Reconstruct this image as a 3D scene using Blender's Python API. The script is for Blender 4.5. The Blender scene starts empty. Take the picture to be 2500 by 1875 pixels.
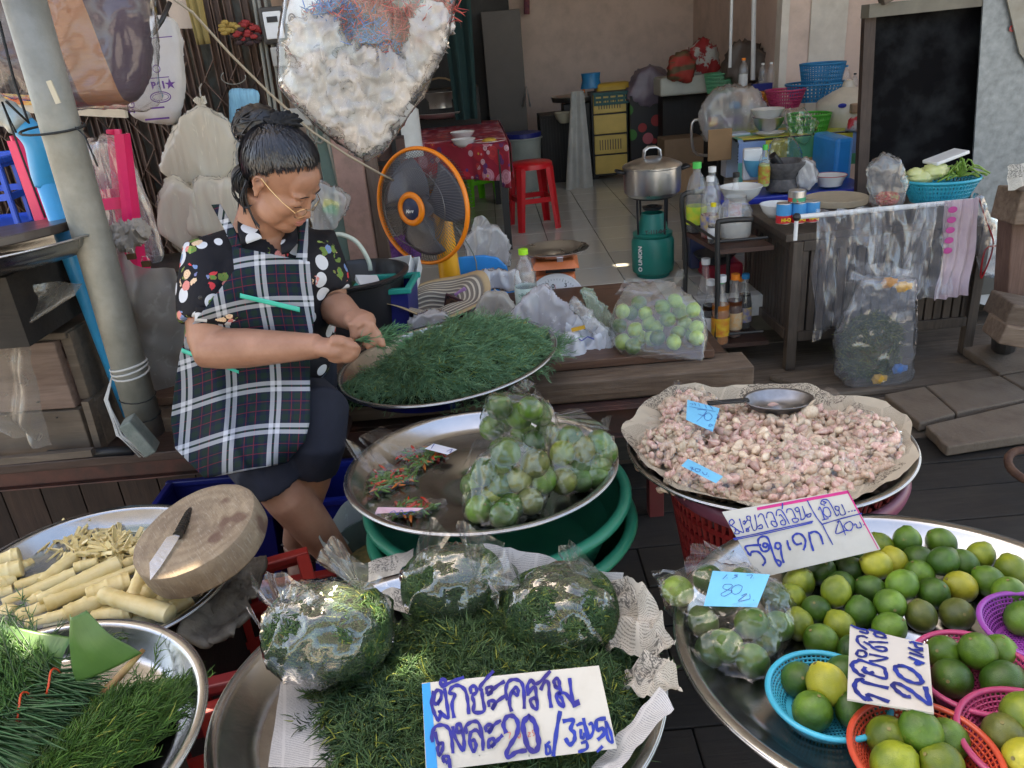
import bpy,bmesh,math,random
import numpy as np
from mathutils import Vector,Matrix,Euler,noise as mnoise
R=math.radians
random.seed(7)
SC=bpy.context.scene
COL=SC.collection
# -- camera
FPX,PITCH,ROLL,CAMZ=1900.0,R(23.5),R(5.0),1.5
_F=Vector((0,math.cos(PITCH),-math.sin(PITCH)))
_U=Vector((0,math.sin(PITCH),math.cos(PITCH)))
_X=Vector((1,0,0))
cr,sr=math.cos(ROLL),math.sin(ROLL)
right=cr*_X-sr*_U
up=sr*_X+cr*_U
cam_d=bpy.data.cameras.new('camera')
cam=bpy.data.objects.new('camera',cam_d);COL.objects.link(cam)
m=Matrix((right,up,-_F)).transposed().to_4x4();m.translation=(0,0,CAMZ)
cam.matrix_world=m
cam_d.sensor_width=36;cam_d.lens=FPX/2500*36;cam_d.clip_end=300;cam_d.clip_start=.02
cam_d.dof.use_dof=False
SC.camera=cam
# -- world, sun, exposure
W=bpy.data.worlds.new('World');SC.world=W;W.use_nodes=True
wn=W.node_tree.nodes;wl=W.node_tree.links
SUN_EL,SUN_AZ=R(60),R(330)
sky=wn.new('ShaderNodeTexSky');sky.sky_type='NISHITA';sky.sun_disc=False
sky.sun_elevation=SUN_EL;sky.sun_rotation=SUN_AZ;sky.dust_density=2.5;sky.ozone_density=.6;sky.air_density=.9
bg=wn['Background'];bg.inputs[1].default_value=.15
wl.new(sky.outputs[0],bg.inputs[0])
sun_dir=Vector((math.sin(SUN_AZ)*math.cos(SUN_EL),math.cos(SUN_AZ)*math.cos(SUN_EL),math.sin(SUN_EL)))
sl=bpy.data.lights.new('sun','SUN');sl.energy=5.0;sl.angle=R(.5);sl.color=(1,.94,.84)
so=bpy.data.objects.new('sun',sl);COL.objects.link(so)
so.rotation_euler=sun_dir.to_track_quat('Z','Y').to_euler();so.location=sun_dir*20
vs=SC.view_settings;vs.view_transform='Standard';vs.look='None';vs.exposure=2.35;vs.gamma=1;vs.use_curve_mapping=False
try:
 vs.use_white_balance=True;vs.white_balance_temperature=7900;vs.white_balance_tint=10
except Exception:pass
SC.cycles.max_bounces=8;SC.cycles.transparent_max_bounces=24;SC.cycles.diffuse_bounces=3;SC.cycles.glossy_bounces=3
SC.cycles.transmission_bounces=4;SC.cycles.caustics_reflective=False;SC.cycles.caustics_refractive=False
SC.cycles.sample_clamp_indirect=8
# -- helpers
def ray(px,py):
 x=(px-1250)/FPX;y=(937.5-py)/FPX
 return right*x+up*y+_F
def PZ(px,py,z):
 d=ray(px,py);return Vector((0,0,CAMZ))+d*((z-CAMZ)/d.z)
def PY(px,py,y):
 d=ray(px,py);return Vector((0,0,CAMZ))+d*(y/d.y)
def tag(o,label=None,cat=None,group=None,kind=None):
 if label:o['label']=label
 if cat:o['category']=cat
 if group:o['group']=group
 if kind:o['kind']=kind
 return o
def thing(name,label,cat,loc=(0,0,0),rz=0,group=None):
 o=bpy.data.objects.new(name,None);COL.objects.link(o);o.location=loc;o.rotation_euler=(0,0,rz)
 o.empty_display_size=.05
 return tag(o,label,cat,group)
class MB:
 """collects shapes, builds one mesh"""
 def __init__(s):s.v=[];s.f=[];s.uv=None;s.n=0
 def add(s,V,F,M=None):
  if M is not None:V=[M@Vector(p)for p in V]
  k=len(s.v);s.v.extend([tuple(p)for p in V]);s.f.extend([tuple(i+k for i in f)for f in F]);return s
 def box(s,c,d,M=None,rz=0,rot=None):
  x,y,z=d[0]/2,d[1]/2,d[2]/2
  V=[(-x,-y,-z),(x,-y,-z),(x,y,-z),(-x,y,-z),(-x,-y,z),(x,-y,z),(x,y,z),(-x,y,z)]
  T=Matrix.Translation(c)@(Euler(rot).to_matrix().to_4x4()if rot else Matrix.Rotation(rz,4,'Z'))
  if M is not None:T=M@T
  return s.add(V,[(0,3,2,1),(4,5,6,7),(0,1,5,4),(1,2,6,5),(2,3,7,6),(3,0,4,7)],T)
 def lathe(s,prof,n=32,c=(0,0,0),sy=1,M=None,close=False,wob=0,a0=0):
  V=[];F=[]
  for r,z in prof:
   for i in range(n):
    a=a0+2*math.pi*i/n;V.append((c[0]+r*math.cos(a),c[1]+r*sy*math.sin(a),c[2]+z))
  L=len(prof)
  for j in range(L-1 if not close else L):
   j2=(j+1)%L
   for i in range(n):F.append((j*n+i,j*n+(i+1)%n,j2*n+(i+1)%n,j2*n+i))
  return s.add(V,F,M)
 def disc(s,c,r,n=24,M=None,up=1,sy=1):
  V=[(c[0]+r*math.cos(2*math.pi*i/n),c[1]+r*sy*math.sin(2*math.pi*i/n),c[2])for i in range(n)]
  return s.add(V,[tuple(range(n))if up>0 else tuple(range(n))[::-1]],M)
 def cyl(s,c,r,h,n=24,M=None,r2=None):
  r2=r if r2 is None else r2
  V=[(c[0]+r*math.cos(2*math.pi*i/n),c[1]+r*math.sin(2*math.pi*i/n),c[2])for i in range(n)]
  V+=[(c[0]+r2*math.cos(2*math.pi*i/n),c[1]+r2*math.sin(2*math.pi*i/n),c[2]+h)for i in range(n)]
  F=[(i,(i+1)%n,n+(i+1)%n,n+i)for i in range(n)]+[tuple(range(n))[::-1],tuple(range(n,2*n))]
  return s.add(V,F,M)
 def tube(s,pts,r,n=8,M=None,cap=True,closed=False,flat=1):
  pts=[Vector(p)for p in pts];L=len(pts)
  rs=r if isinstance(r,(list,tuple))else[r]*L
  V=[];F=[];prev=None
  for i,p in enumerate(pts):
   if closed:t=pts[(i+1)%L]-pts[i-1]
   else:t=pts[min(i+1,L-1)]-pts[max(i-1,0)]
   t.normalize()
   if prev is None:
    a=Vector((0,0,1))if abs(t.z)<.9 else Vector((1,0,0))
    u=t.cross(a).normalized()
   else:u=(prev-t*prev.dot(t)).normalized()
   prev=u;w=t.cross(u)
   for k in range(n):
    a=2*math.pi*k/n;V.append(p+(u*math.cos(a)+w*math.sin(a)*flat)*rs[i])
  for j in range(L if closed else L-1):
   j2=(j+1)%L
   for k in range(n):F.append((j*n+k,j*n+(k+1)%n,j2*n+(k+1)%n,j2*n+k))
  if cap and not closed:F.append(tuple(range(n))[::-1]);F.append(tuple((L-1)*n+k for k in range(n)))
  return s.add(V,F,M)
 def bar(s,a,b,w,h=None,M=None):
  """straight bar of rectangular section from a to b"""
  a,b=Vector(a),Vector(b);h=w if h is None else h;t=(b-a).normalized()
  q=Vector((0,0,1))if abs(t.z)<.95 else Vector((0,1,0))
  u=t.cross(q).normalized()*w/2;v=u.cross(t).normalized()*h/2
  V=[a-u-v,a+u-v,a+u+v,a-u+v,b-u-v,b+u-v,b+u+v,b-u+v]
  return s.add(V,[(0,1,2,3),(7,6,5,4),(0,4,5,1),(1,5,6,2),(2,6,7,3),(3,7,4,0)],M)
 def ball(s,c,r,n=16,m=10,M=None,fn=None):
  r=(r,r,r)if not isinstance(r,(tuple,list))else r
  V=[(c[0],c[1],c[2]+r[2])]
  for j in range(1,m):
   t=math.pi*j/m
   for i in range(n):
    a=2*math.pi*i/n;d=(math.sin(t)*math.cos(a),math.sin(t)*math.sin(a),math.cos(t));k=fn(d)if fn else 1
    V.append((c[0]+r[0]*d[0]*k,c[1]+r[1]*d[1]*k,c[2]+r[2]*d[2]*k))
  V.append((c[0],c[1],c[2]-r[2]));e=len(V)-1;F=[]
  for i in range(n):F.append((0,1+i,1+(i+1)%n));F.append((e,1+(m-2)*n+(i+1)%n,1+(m-2)*n+i))
  for j in range(m-2):
   for i in range(n):F.append((1+j*n+i,1+(j+1)*n+i,1+(j+1)*n+(i+1)%n,1+j*n+(i+1)%n))
  return s.add(V,F,M)
 def grid(s,fn,nu,nv,M=None,cu=False,cv=False,uv=None):
  """fn(u,v) -> point, u,v in 0..1"""
  V=[fn(i/(nu if cu else nu-1),j/(nv if cv else nv-1))for j in range(nv)for i in range(nu)]
  F=[]
  for j in range(nv if cv else nv-1):
   for i in range(nu if cu else nu-1):
    F.append((j*nu+i,j*nu+(i+1)%nu,((j+1)%nv)*nu+(i+1)%nu,((j+1)%nv)*nu+i))
  if uv:
   if s.uv is None:s.uv={}
   k=len(s.v)
   for j in range(nv):
    for i in range(nu):s.uv[k+j*nu+i]=uv(i/(nu if cu else nu-1),j/(nv if cv else nv-1))
  return s.add(V,F,M)
 def prism(s,pts,h,M=None):
  """outline in xy from z=0 to h"""
  n=len(pts);V=[(x,y,0)for x,y in pts]+[(x,y,h)for x,y in pts]
  return s.add(V,[tuple(range(n))[::-1],tuple(range(n,2*n))]+[(i,(i+1)%n,n+(i+1)%n,n+i)for i in range(n)],M)
 def build(s,name,mat,parent=None,smooth=False,world=False,bevel=0,solid=0,sub=0,auto=None,loc=None):
  me=bpy.data.meshes.new(name)
  off=Vector((0,0,0))
  if world and parent is not None:
   q=parent
   while q is not None:off+=q.location;q=q.parent
  V=[(p[0]-off.x,p[1]-off.y,p[2]-off.z)for p in s.v]if world and parent is not None else s.v
  if loc is not None:V=[(p[0]-loc[0],p[1]-loc[1],p[2]-loc[2])for p in V]
  me.from_pydata(V,[],s.f)
  if s.uv:
   l=me.uv_layers.new(name='uv')
   for lp in me.loops:l.data[lp.index].uv=s.uv.get(lp.vertex_index,(0,0))
  me.update()
  bm=bmesh.new();bm.from_mesh(me);bmesh.ops.recalc_face_normals(bm,faces=bm.faces);bm.to_mesh(me);bm.free()
  if smooth:me.shade_smooth()
  if auto:me.shade_smooth();me.set_sharp_from_angle(angle=R(auto))
  if mat is not None:
   for mm in(mat if isinstance(mat,(list,tuple))else[mat]):me.materials.append(mm)
  o=bpy.data.objects.new(name,me);COL.objects.link(o)
  if loc is not None:o.location=loc
  if parent is not None:o.parent=parent
  if solid:q=o.modifiers.new('solid','SOLIDIFY');q.thickness=solid;q.offset=0
  if bevel:q=o.modifiers.new('bevel','BEVEL');q.width=bevel;q.segments=2;q.limit_method='ANGLE';q.angle_limit=R(40)
  if sub:q=o.modifiers.new('sub','SUBSURF');q.levels=sub;q.render_levels=sub
  return o
def child_copies(o,locs,parent,rot=None,sc=None):
 for i,l in enumerate(locs):
  c=o.copy();COL.objects.link(c);c.parent=parent;c.location=l
  if rot:c.rotation_euler=rot[i]
  if sc:c.scale=sc[i]
def copy_tree(o,parent=None):
 c=o.copy();COL.objects.link(c)
 if parent is not None:c.parent=parent
 for ch in list(o.children):copy_tree(ch,c)
 return c
def fractal(p,s=1.0,o=3,seed=0):
 return mnoise.fractal(Vector(p)*s+Vector((seed*7.3,seed*3.1,-seed*5.7)),1.0,2.0,o)
def ridged(p,s=1.0,seed=0):
 q=Vector(p)*s+Vector((seed*7.3,seed*3.1,-seed*5.7));return 1-abs(mnoise.noise(q))*2
# -- materials
def S(nt,t,**k):
 n=nt.nodes.new(t)
 for a,b in k.items():setattr(n,a,b)
 return n
def newmat(name):
 mt=bpy.data.materials.new(name);mt.use_nodes=True;nt=mt.node_tree;b=nt.nodes['Principled BSDF'];return mt,nt,b
def c4(c):return(c[0],c[1],c[2],1)
def ramp(nt,src,stops,interp='LINEAR'):
 r=S(nt,'ShaderNodeValToRGB');nt.links.new(src,r.inputs[0]);e=r.color_ramp;e.interpolation=interp
 while len(e.elements)<len(stops):e.elements.new(.5)
 for el,(p,c)in zip(e.elements,stops):el.position=p;el.color=c4(c)if not isinstance(c,(int,float))else(c,c,c,1)
 return r.outputs[0]
def mixc(nt,f,a,b,bt='MIX'):
 n=S(nt,'ShaderNodeMix',data_type='RGBA',blend_type=bt)
 for i,x in((0,f),(6,a),(7,b)):
  if hasattr(x,'links')or hasattr(x,'is_linked'):nt.links.new(x,n.inputs[i])
  else:n.inputs[i].default_value=x if i==0 else c4(x)
 return n.outputs[2]
def mth(nt,op,a,b=0,c=0,clamp=False):
 n=S(nt,'ShaderNodeMath',operation=op);n.use_clamp=clamp
 for i,x in enumerate((a,b,c)):
  if hasattr(x,'is_linked'):nt.links.new(x,n.inputs[i])
  else:n.inputs[i].default_value=x
 return n.outputs[0]
def coord(nt,kind='Object',scale=(1,1,1),rot=(0,0,0),loc=(0,0,0)):
 t=S(nt,'ShaderNodeTexCoord');mp=S(nt,'ShaderNodeMapping');nt.links.new(t.outputs[kind],mp.inputs[0])
 mp.inputs['Scale'].default_value=scale;mp.inputs['Rotation'].default_value=rot;mp.inputs['Location'].default_value=loc
 return mp.outputs[0]
def ntex(nt,vec,scale=5,det=4,rough=.55,dist=0):
 n=S(nt,'ShaderNodeTexNoise');nt.links.new(vec,n.inputs['Vector']);n.inputs['Scale'].default_value=scale;n.inputs['Detail'].default_value=det
 n.inputs['Roughness'].default_value=rough;n.inputs['Distortion'].default_value=dist;return n.outputs[0]
def vor(nt,vec,scale=5,feature='F1',out=0,rnd=1.0):
 n=S(nt,'ShaderNodeTexVoronoi',feature=feature);nt.links.new(vec,n.inputs['Vector']);n.inputs['Scale'].default_value=scale;n.inputs['Randomness'].default_value=rnd;return n.outputs[out]
def bump(nt,b,h,st=.3,dist=.01):
 n=S(nt,'ShaderNodeBump');n.inputs['Strength'].default_value=st;n.inputs['Distance'].default_value=dist
 nt.links.new(h,n.inputs['Height']);nt.links.new(n.outputs[0],b.inputs['Normal']);return n.outputs[0]
_M={}
def pm(name,col,rough=.5,metal=0,col2=None,ns=8,lo=.35,hi=.7,bs=0,bst=.3,bd=.005,rv=0,stretch=(1,1,1),spec=.5,coat=0,sss=0,grime=0,gcol=(.05,.04,.03),trans=0,det=5,em=None,island=0):
 if name in _M:return _M[name]
 mt,nt,b=newmat(name);_M[name]=mt
 v=coord(nt,'Object',stretch)
 L=nt.links;out=None
 if col2 is not None:
  n=ntex(nt,v,ns,det,.6);out=ramp(nt,n,[(lo,col),(hi,col2)])
 else:
  n=ntex(nt,v,ns,det,.6);out=ramp(nt,n,[(.3,tuple(x*.88 for x in col)),(.7,tuple(min(1,x*1.1)for x in col))])
 if grime:
  g=ntex(nt,coord(nt,'Object'),3.1,6,.7);gf=ramp(nt,g,[(.45,0),(.75,1)]);gm=mth(nt,'MULTIPLY',gf,grime)
  out=mixc(nt,gm,out,gcol)
 if island:
  oi=S(nt,'ShaderNodeObjectInfo');hv=S(nt,'ShaderNodeHueSaturation');L.new(out,hv.inputs['Color'])
  L.new(mth(nt,'MULTIPLY_ADD',oi.outputs['Random'],island,1-island/2),hv.inputs['Value']);out=hv.outputs[0]
 L.new(out,b.inputs['Base Color'])
 b.inputs['Roughness'].default_value=rough;b.inputs['Metallic'].default_value=metal
 b.inputs['Specular IOR Level'].default_value=spec;b.inputs['Coat Weight'].default_value=coat
 if sss:b.inputs['Subsurface Weight'].default_value=sss;b.inputs['Subsurface Radius'].default_value=(.012,.005,.003);b.inputs['Subsurface Scale'].default_value=1
 if trans:b.inputs['Transmission Weight'].default_value=trans
 if rv:
  rn=ntex(nt,v,ns*1.7,4,.6);L.new(mth(nt,'MULTIPLY_ADD',rn,rv,rough-rv/2,True),b.inputs['Roughness'])
 if bs:bump(nt,b,ntex(nt,v,bs,5,.65),bst,bd)
 if em:b.inputs['Emission Color'].default_value=c4(em[0]);b.inputs['Emission Strength'].default_value=em[1]
 return mt
def thin_fresnel(nt,nrm=None):
 fr=S(nt,'ShaderNodeFresnel');g=S(nt,'ShaderNodeNewGeometry');nt.links.new(mth(nt,'MULTIPLY_ADD',g.outputs['Backfacing'],-.8333,1.5),fr.inputs[0])
 if nrm is not None:nt.links.new(nrm,fr.inputs['Normal'])
 return fr
def film(name,milk=.12,tint=(1,1,1),wr=40,st=.5,rough=.12,gl=.35,milkcol=(.9,.92,.95),bd=.004,stretch=(1,1,1)):
 """thin plastic bag film"""
 if name in _M:return _M[name]
 mt,nt,b=newmat(name);_M[name]=mt;L=nt.links;nt.nodes.remove(b);outn=nt.nodes['Material Output']
 v=coord(nt,'Object',stretch)
 w1=ntex(nt,v,wr,3,.5,1.2);w2=ntex(nt,v,wr*.35,2,.5,2.0)
 r1=mth(nt,'ABSOLUTE',mth(nt,'SUBTRACT',w1,.5));r2=mth(nt,'ABSOLUTE',mth(nt,'SUBTRACT',w2,.5))
 h=mth(nt,'ADD',mth(nt,'MULTIPLY',r1,.6),r2)
 bp=S(nt,'ShaderNodeBump');bp.inputs['Strength'].default_value=min(1,st*.9);bp.inputs['Distance'].default_value=bd;L.new(h,bp.inputs['Height'])
 tr=S(nt,'ShaderNodeBsdfTransparent');tr.inputs[0].default_value=c4(tint)
 df=S(nt,'ShaderNodeBsdfDiffuse');df.inputs[0].default_value=c4(milkcol);L.new(bp.outputs[0],df.inputs['Normal'])
 tl=S(nt,'ShaderNodeBsdfTranslucent');tl.inputs[0].default_value=c4(milkcol)
 dm=S(nt,'ShaderNodeMixShader');dm.inputs[0].default_value=.45;L.new(df.outputs[0],dm.inputs[1]);L.new(tl.outputs[0],dm.inputs[2])
 m1=S(nt,'ShaderNodeMixShader')
 crease=ramp(nt,h,[(0.0,min(1,milk*1.4+.10)),(.025,milk),(1,milk*.8)])
 lw=S(nt,'ShaderNodeLayerWeight');lw.inputs[0].default_value=.25;L.new(bp.outputs[0],lw.inputs['Normal'])
 fm=mth(nt,'ADD',crease,mth(nt,'MULTIPLY',lw.outputs['Facing'],milk*.6),clamp=True)
 L.new(fm,m1.inputs[0]);L.new(tr.outputs[0],m1.inputs[1]);L.new(dm.outputs[0],m1.inputs[2])
 g=S(nt,'ShaderNodeBsdfGlossy');g.inputs['Roughness'].default_value=rough;L.new(bp.outputs[0],g.inputs['Normal'])
 fr=thin_fresnel(nt,bp.outputs[0])
 m2=S(nt,'ShaderNodeMixShader');L.new(mth(nt,'MULTIPLY',fr.outputs[0],gl*3.8,clamp=True),m2.inputs[0]);L.new(m1.outputs[0],m2.inputs[1]);L.new(g.outputs[0],m2.inputs[2])
 L.new(m2.outputs[0],outn.inputs[0]);return mt
def glass(name,col=(1,1,1),fac=.25,rough=.05,gl=1.5):
 if name in _M:return _M[name]
 mt,nt,b=newmat(name);_M[name]=mt;L=nt.links;nt.nodes.remove(b)
 tr=S(nt,'ShaderNodeBsdfTransparent');tr.inputs[0].default_value=c4(col)
 df=S(nt,'ShaderNodeBsdfDiffuse');df.inputs[0].default_value=c4((.8,.82,.82));m0=S(nt,'ShaderNodeMixShader');m0.inputs[0].default_value=fac*.4
 L.new(tr.outputs[0],m0.inputs[1]);L.new(df.outputs[0],m0.inputs[2])
 g=S(nt,'ShaderNodeBsdfGlossy');g.inputs['Roughness'].default_value=rough
 fr=thin_fresnel(nt)
 m2=S(nt,'ShaderNodeMixShader');L.new(mth(nt,'MULTIPLY',fr.outputs[0],gl,clamp=True),m2.inputs[0]);L.new(m0.outputs[0],m2.inputs[1]);L.new(g.outputs[0],m2.inputs[2])
 L.new(m2.outputs[0],nt.nodes['Material Output'].inputs[0]);return mt
def wood(name,a,b_,grain='x',rough=.6,sc=14,st=.35,wear=None):
 if name in _M:return _M[name]
 mt,nt,b=newmat(name);_M[name]=mt;L=nt.links
 k={'x':(1,12,12),'y':(12,1,12),'z':(12,12,1)}[grain]
 oi=S(nt,'ShaderNodeObjectInfo')
 tc=S(nt,'ShaderNodeTexCoord');va=S(nt,'ShaderNodeVectorMath',operation='ADD');L.new(tc.outputs['Object'],va.inputs[0])
 cb=S(nt,'ShaderNodeCombineXYZ');q=mth(nt,'MULTIPLY',oi.outputs['Random'],17.0)
 for i in range(3):L.new(q,cb.inputs[i])
 L.new(cb.outputs[0],va.inputs[1]);mp=S(nt,'ShaderNodeMapping');mp.inputs['Scale'].default_value=k;L.new(va.outputs[0],mp.inputs[0])
 n=ntex(nt,mp.outputs[0],sc*.35,7,.65,.6);c=ramp(nt,n,[(.3,a),(.72,b_)])
 big=ntex(nt,va.outputs[0],3,4,.6);c=mixc(nt,ramp(nt,big,[(.35,0),(.7,.55)]),c,wear or tuple(x*.45 for x in a))
 hv=S(nt,'ShaderNodeHueSaturation');L.new(c,hv.inputs['Color']);L.new(mth(nt,'MULTIPLY_ADD',oi.outputs['Random'],.5,.75),hv.inputs['Value'])
 L.new(hv.outputs[0],b.inputs['Base Color']);L.new(mth(nt,'MULTIPLY_ADD',big,.4,rough-.2,True),b.inputs['Roughness'])
 h=mth(nt,'ADD',n,mth(nt,'MULTIPLY',ntex(nt,va.outputs[0],45,3),.4));bump(nt,b,h,st,.006);return mt
def vcol(name,rough=.45,sss=0,spec=.4,gain=1.0,trn=.0):
 """base colour from a per-leaf colour attribute"""
 if name in _M:return _M[name]
 mt,nt,b=newmat(name);_M[name]=mt
 a=S(nt,'ShaderNodeAttribute');a.attribute_name='tint';nt.links.new(a.outputs['Color'],b.inputs['Base Color']);b.inputs['Roughness'].default_value=rough
 b.inputs['Specular IOR Level'].default_value=spec
 if trn:
  t=S(nt,'ShaderNodeBsdfTranslucent');nt.links.new(a.outputs['Color'],t.inputs[0]);mx=S(nt,'ShaderNodeMixShader');mx.inputs[0].default_value=trn
  nt.links.new(b.outputs[0],mx.inputs[1]);nt.links.new(t.outputs[0],mx.inputs[2]);nt.links.new(mx.outputs[0],nt.nodes['Material Output'].inputs[0])
 return mt
M_steel=pm('stainless_steel',(.55,.56,.57),.28,1,(.42,.43,.44),ns=6,rv=.2,bs=9,bst=.06,bd=.01)
M_alu=pm('aluminium',(.62,.63,.64),.3,1,rv=.15,bs=12,bst=.05)
M_black=pm('black_plastic',(.018,.018,.02),.4)
M_white=pm('white_plastic',(.75,.76,.76),.35,grime=.15)
M_void=pm('dark_void',(.012,.011,.01),.9)  # near-black colour standing in for the shade inside tub and cabinet
def text_mesh(body,size,mat,parent,M,name='lettering',extr=.0003,align='CENTER',bold=0):
 cu=bpy.data.curves.new(name,'FONT');cu.body=body;cu.size=size;cu.extrude=extr;cu.align_x=align;cu.align_y='CENTER';cu.offset=bold
 cu.materials.append(mat);o=bpy.data.objects.new(name,cu);COL.objects.link(o)
 dg=bpy.context.evaluated_depsgraph_get();me=bpy.data.meshes.new_from_object(o.evaluated_get(dg));bpy.data.objects.remove(o)
 me.transform(M);r=bpy.data.objects.new(name,me);COL.objects.link(r);r.parent=parent;return r
def np_mesh(name,V,F,mat,tint=None,parent=None,smooth=False,loc=None):
 """V (n,3) F (m,k) numpy"""
 me=bpy.data.meshes.new(name);V=np.asarray(V,np.float32);F=np.asarray(F,np.int32);n,k=F.shape
 if loc is not None:V=V-np.asarray(loc,np.float32)
 me.vertices.add(len(V));me.vertices.foreach_set('co',V.ravel());me.loops.add(n*k);me.loops.foreach_set('vertex_index',F.ravel())
 me.polygons.add(n);me.polygons.foreach_set('loop_start',np.arange(0,n*k,k,dtype=np.int32));me.update(calc_edges=True)
 if tint is not None:
  a=me.color_attributes.new('tint','FLOAT_COLOR','POINT');c=np.ones((len(V),4),np.float32);c[:,:3]=tint;a.data.foreach_set('color',c.ravel())
 if smooth:me.shade_smooth()
 me.materials.append(mat);o=bpy.data.objects.new(name,me);COL.objects.link(o)
 if loc is not None:o.location=loc
 if parent is not None:o.parent=parent
 return o
RNG=np.random.default_rng(5)
def blades(base,dirs,nrm,length,width,curl,cols,seg=4,three=True):
 """curved narrow leaves; base,dirs,nrm (n,3); length,width,curl (n,); returns V,F,tint"""
 n=len(base);t=np.linspace(0,1,seg+1)
 d=dirs/np.linalg.norm(dirs,axis=1,keepdims=True);s=np.cross(d,nrm);s/=np.linalg.norm(s,axis=1,keepdims=True)+1e-9;u=np.cross(s,d)
 ang=curl[:,None]*t[None,:]
 st=length[:,None]/seg;x=np.concatenate([np.zeros((n,1)),np.cumsum(np.cos(ang[:,:-1])*st,1)],1);y=np.concatenate([np.zeros((n,1)),np.cumsum(np.sin(ang[:,:-1])*st,1)],1)
 C=base[:,None,:]+d[:,None,:]*x[...,None]+u[:,None,:]*y[...,None]
 w=width[:,None]*(1-.75*np.abs(t[None,:]-.35)**1.2)*np.where(t[None,:]>.99,.3,1)
 A=C-s[:,None,:]*w[...,None]/2;B=C+s[:,None,:]*w[...,None]/2
 if three:
  Dn=C+u[:,None,:]*w[...,None]*.6;V=np.stack([A,B,Dn],2).reshape(-1,3);k=3
 else:V=np.stack([A,B],2).reshape(-1,3);k=2
 q=[]
 for j in range(seg):
  a=j*k;b=(j+1)*k
  for e in range(k if k==3 else 1):q.append([a+e,a+(e+1)%k,b+(e+1)%k,b+e])
 q=np.array(q);F=(q[None]+(np.arange(n)*(seg+1)*k)[:,None,None]).reshape(-1,4)
 T=np.repeat(cols,(seg+1)*k,0);return V,F,T
def unit(a):return a/(np.linalg.norm(a,axis=-1,keepdims=True)+1e-9)
def herb_pile(surf,n_sprig,slen=.08,nleaf=22,ll=(.014,.028),lw=.0022,c0=(.03,.10,.03),c1=(.10,.22,.06),stemc=(.12,.2,.05),lift=.25,spread=.8,flow=None,yellow=.06,seed=1,seg=3):
 """many sprigs lying on a surface. surf(n)-> points, normals"""
 rg=np.random.default_rng(seed);P,N=surf(n_sprig,rg);N=unit(N)
 if flow is None:a=rg.uniform(0,2*np.pi,n_sprig)
 else:a=flow(P,rg)
 h=np.stack([np.cos(a),np.sin(a),np.zeros_like(a)],1);h=h-N*(h*N).sum(1,keepdims=True);h=unit(h)+N*rg.uniform(-.1,lift,(n_sprig,1));h=unit(h)
 L=slen*rg.uniform(.6,1.3,n_sprig);crv=rg.normal(0,.9,n_sprig)
 side=unit(np.cross(h,N))
 tt=np.linspace(.05,1,nleaf)
 col=np.array(stemc)[None]*rg.uniform(.7,1.3,(n_sprig,1))
 V1,F1,T1=blades(P-h*L[:,None]/2,h+side*(-crv[:,None]*.25),side,L,np.full(n_sprig,lw*1.1),crv,col,4)
 x=(tt[None]-.5)*L[:,None];bend=crv[:,None]*.5*L[:,None]*(tt[None]**2-tt[None]*.5)*-1
 B=P[:,None]+h[:,None]*x[...,None]+side[:,None]*bend[...,None]
 sg=np.where(np.arange(nleaf)%2==0,1,-1)[None]*rg.uniform(.5,1,(n_sprig,nleaf));ph=rg.normal(0,.5,(n_sprig,nleaf))
 D=h[:,None]*rg.uniform(.5,1.3,(n_sprig,nleaf,1))+side[:,None]*(sg*spread)[...,None]+N[:,None]*(ph*.5+.12)[...,None]
 m=n_sprig*nleaf;B=B.reshape(m,3);D=D.reshape(m,3);NN=np.repeat(N,nleaf,0)+rg.normal(0,.5,(m,3))
 base=np.array(c0)[None]+(np.array(c1)-np.array(c0))[None]*rg.beta(1.6,2.2,(n_sprig,1));base=np.repeat(base,nleaf,0)*rg.uniform(.75,1.25,(m,1))
 yl=rg.random(m)<yellow;base[yl]=np.array([.28,.32,.06])*rg.uniform(.7,1.2,(yl.sum(),1))
 V2,F2,T2=blades(B,D,NN,rg.uniform(ll[0],ll[1],m),np.full(m,lw)*rg.uniform(.7,1.2,m),rg.normal(0,1.5,m)/seg*2,base,seg)
 return np.concatenate([V1,V2]),np.concatenate([F1,F2+len(V1)]),np.concatenate([T1,T2])
# -- STRUCTURE
ZF=.25
M_ground=pm('pale_concrete',(.20,.185,.16),.9,col2=(.30,.27,.24),ns=2,bs=20,bst=.4)
MB().box((0,0,-.4),(80,80,.1)).build('ground',M_ground)['kind']='structure'
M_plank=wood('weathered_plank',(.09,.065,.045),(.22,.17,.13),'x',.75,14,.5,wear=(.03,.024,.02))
M_plank_dk=wood('dark_plank',(.012,.009,.007),(.032,.025,.019),'x',.7,14,.4)  # dark copy of the plank wood, shade under the trays put into it
walk=thing('walkway',None,None,(0,0,0));walk['kind']='structure'
y=.3;k=0
while y<3.72:
 w=random.uniform(.165,.2)
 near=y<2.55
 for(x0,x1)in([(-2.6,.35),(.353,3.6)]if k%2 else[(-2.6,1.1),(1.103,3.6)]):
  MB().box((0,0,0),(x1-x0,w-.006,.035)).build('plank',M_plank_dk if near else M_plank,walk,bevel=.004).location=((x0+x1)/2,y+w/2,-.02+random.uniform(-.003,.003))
 y+=w;k+=1
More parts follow.
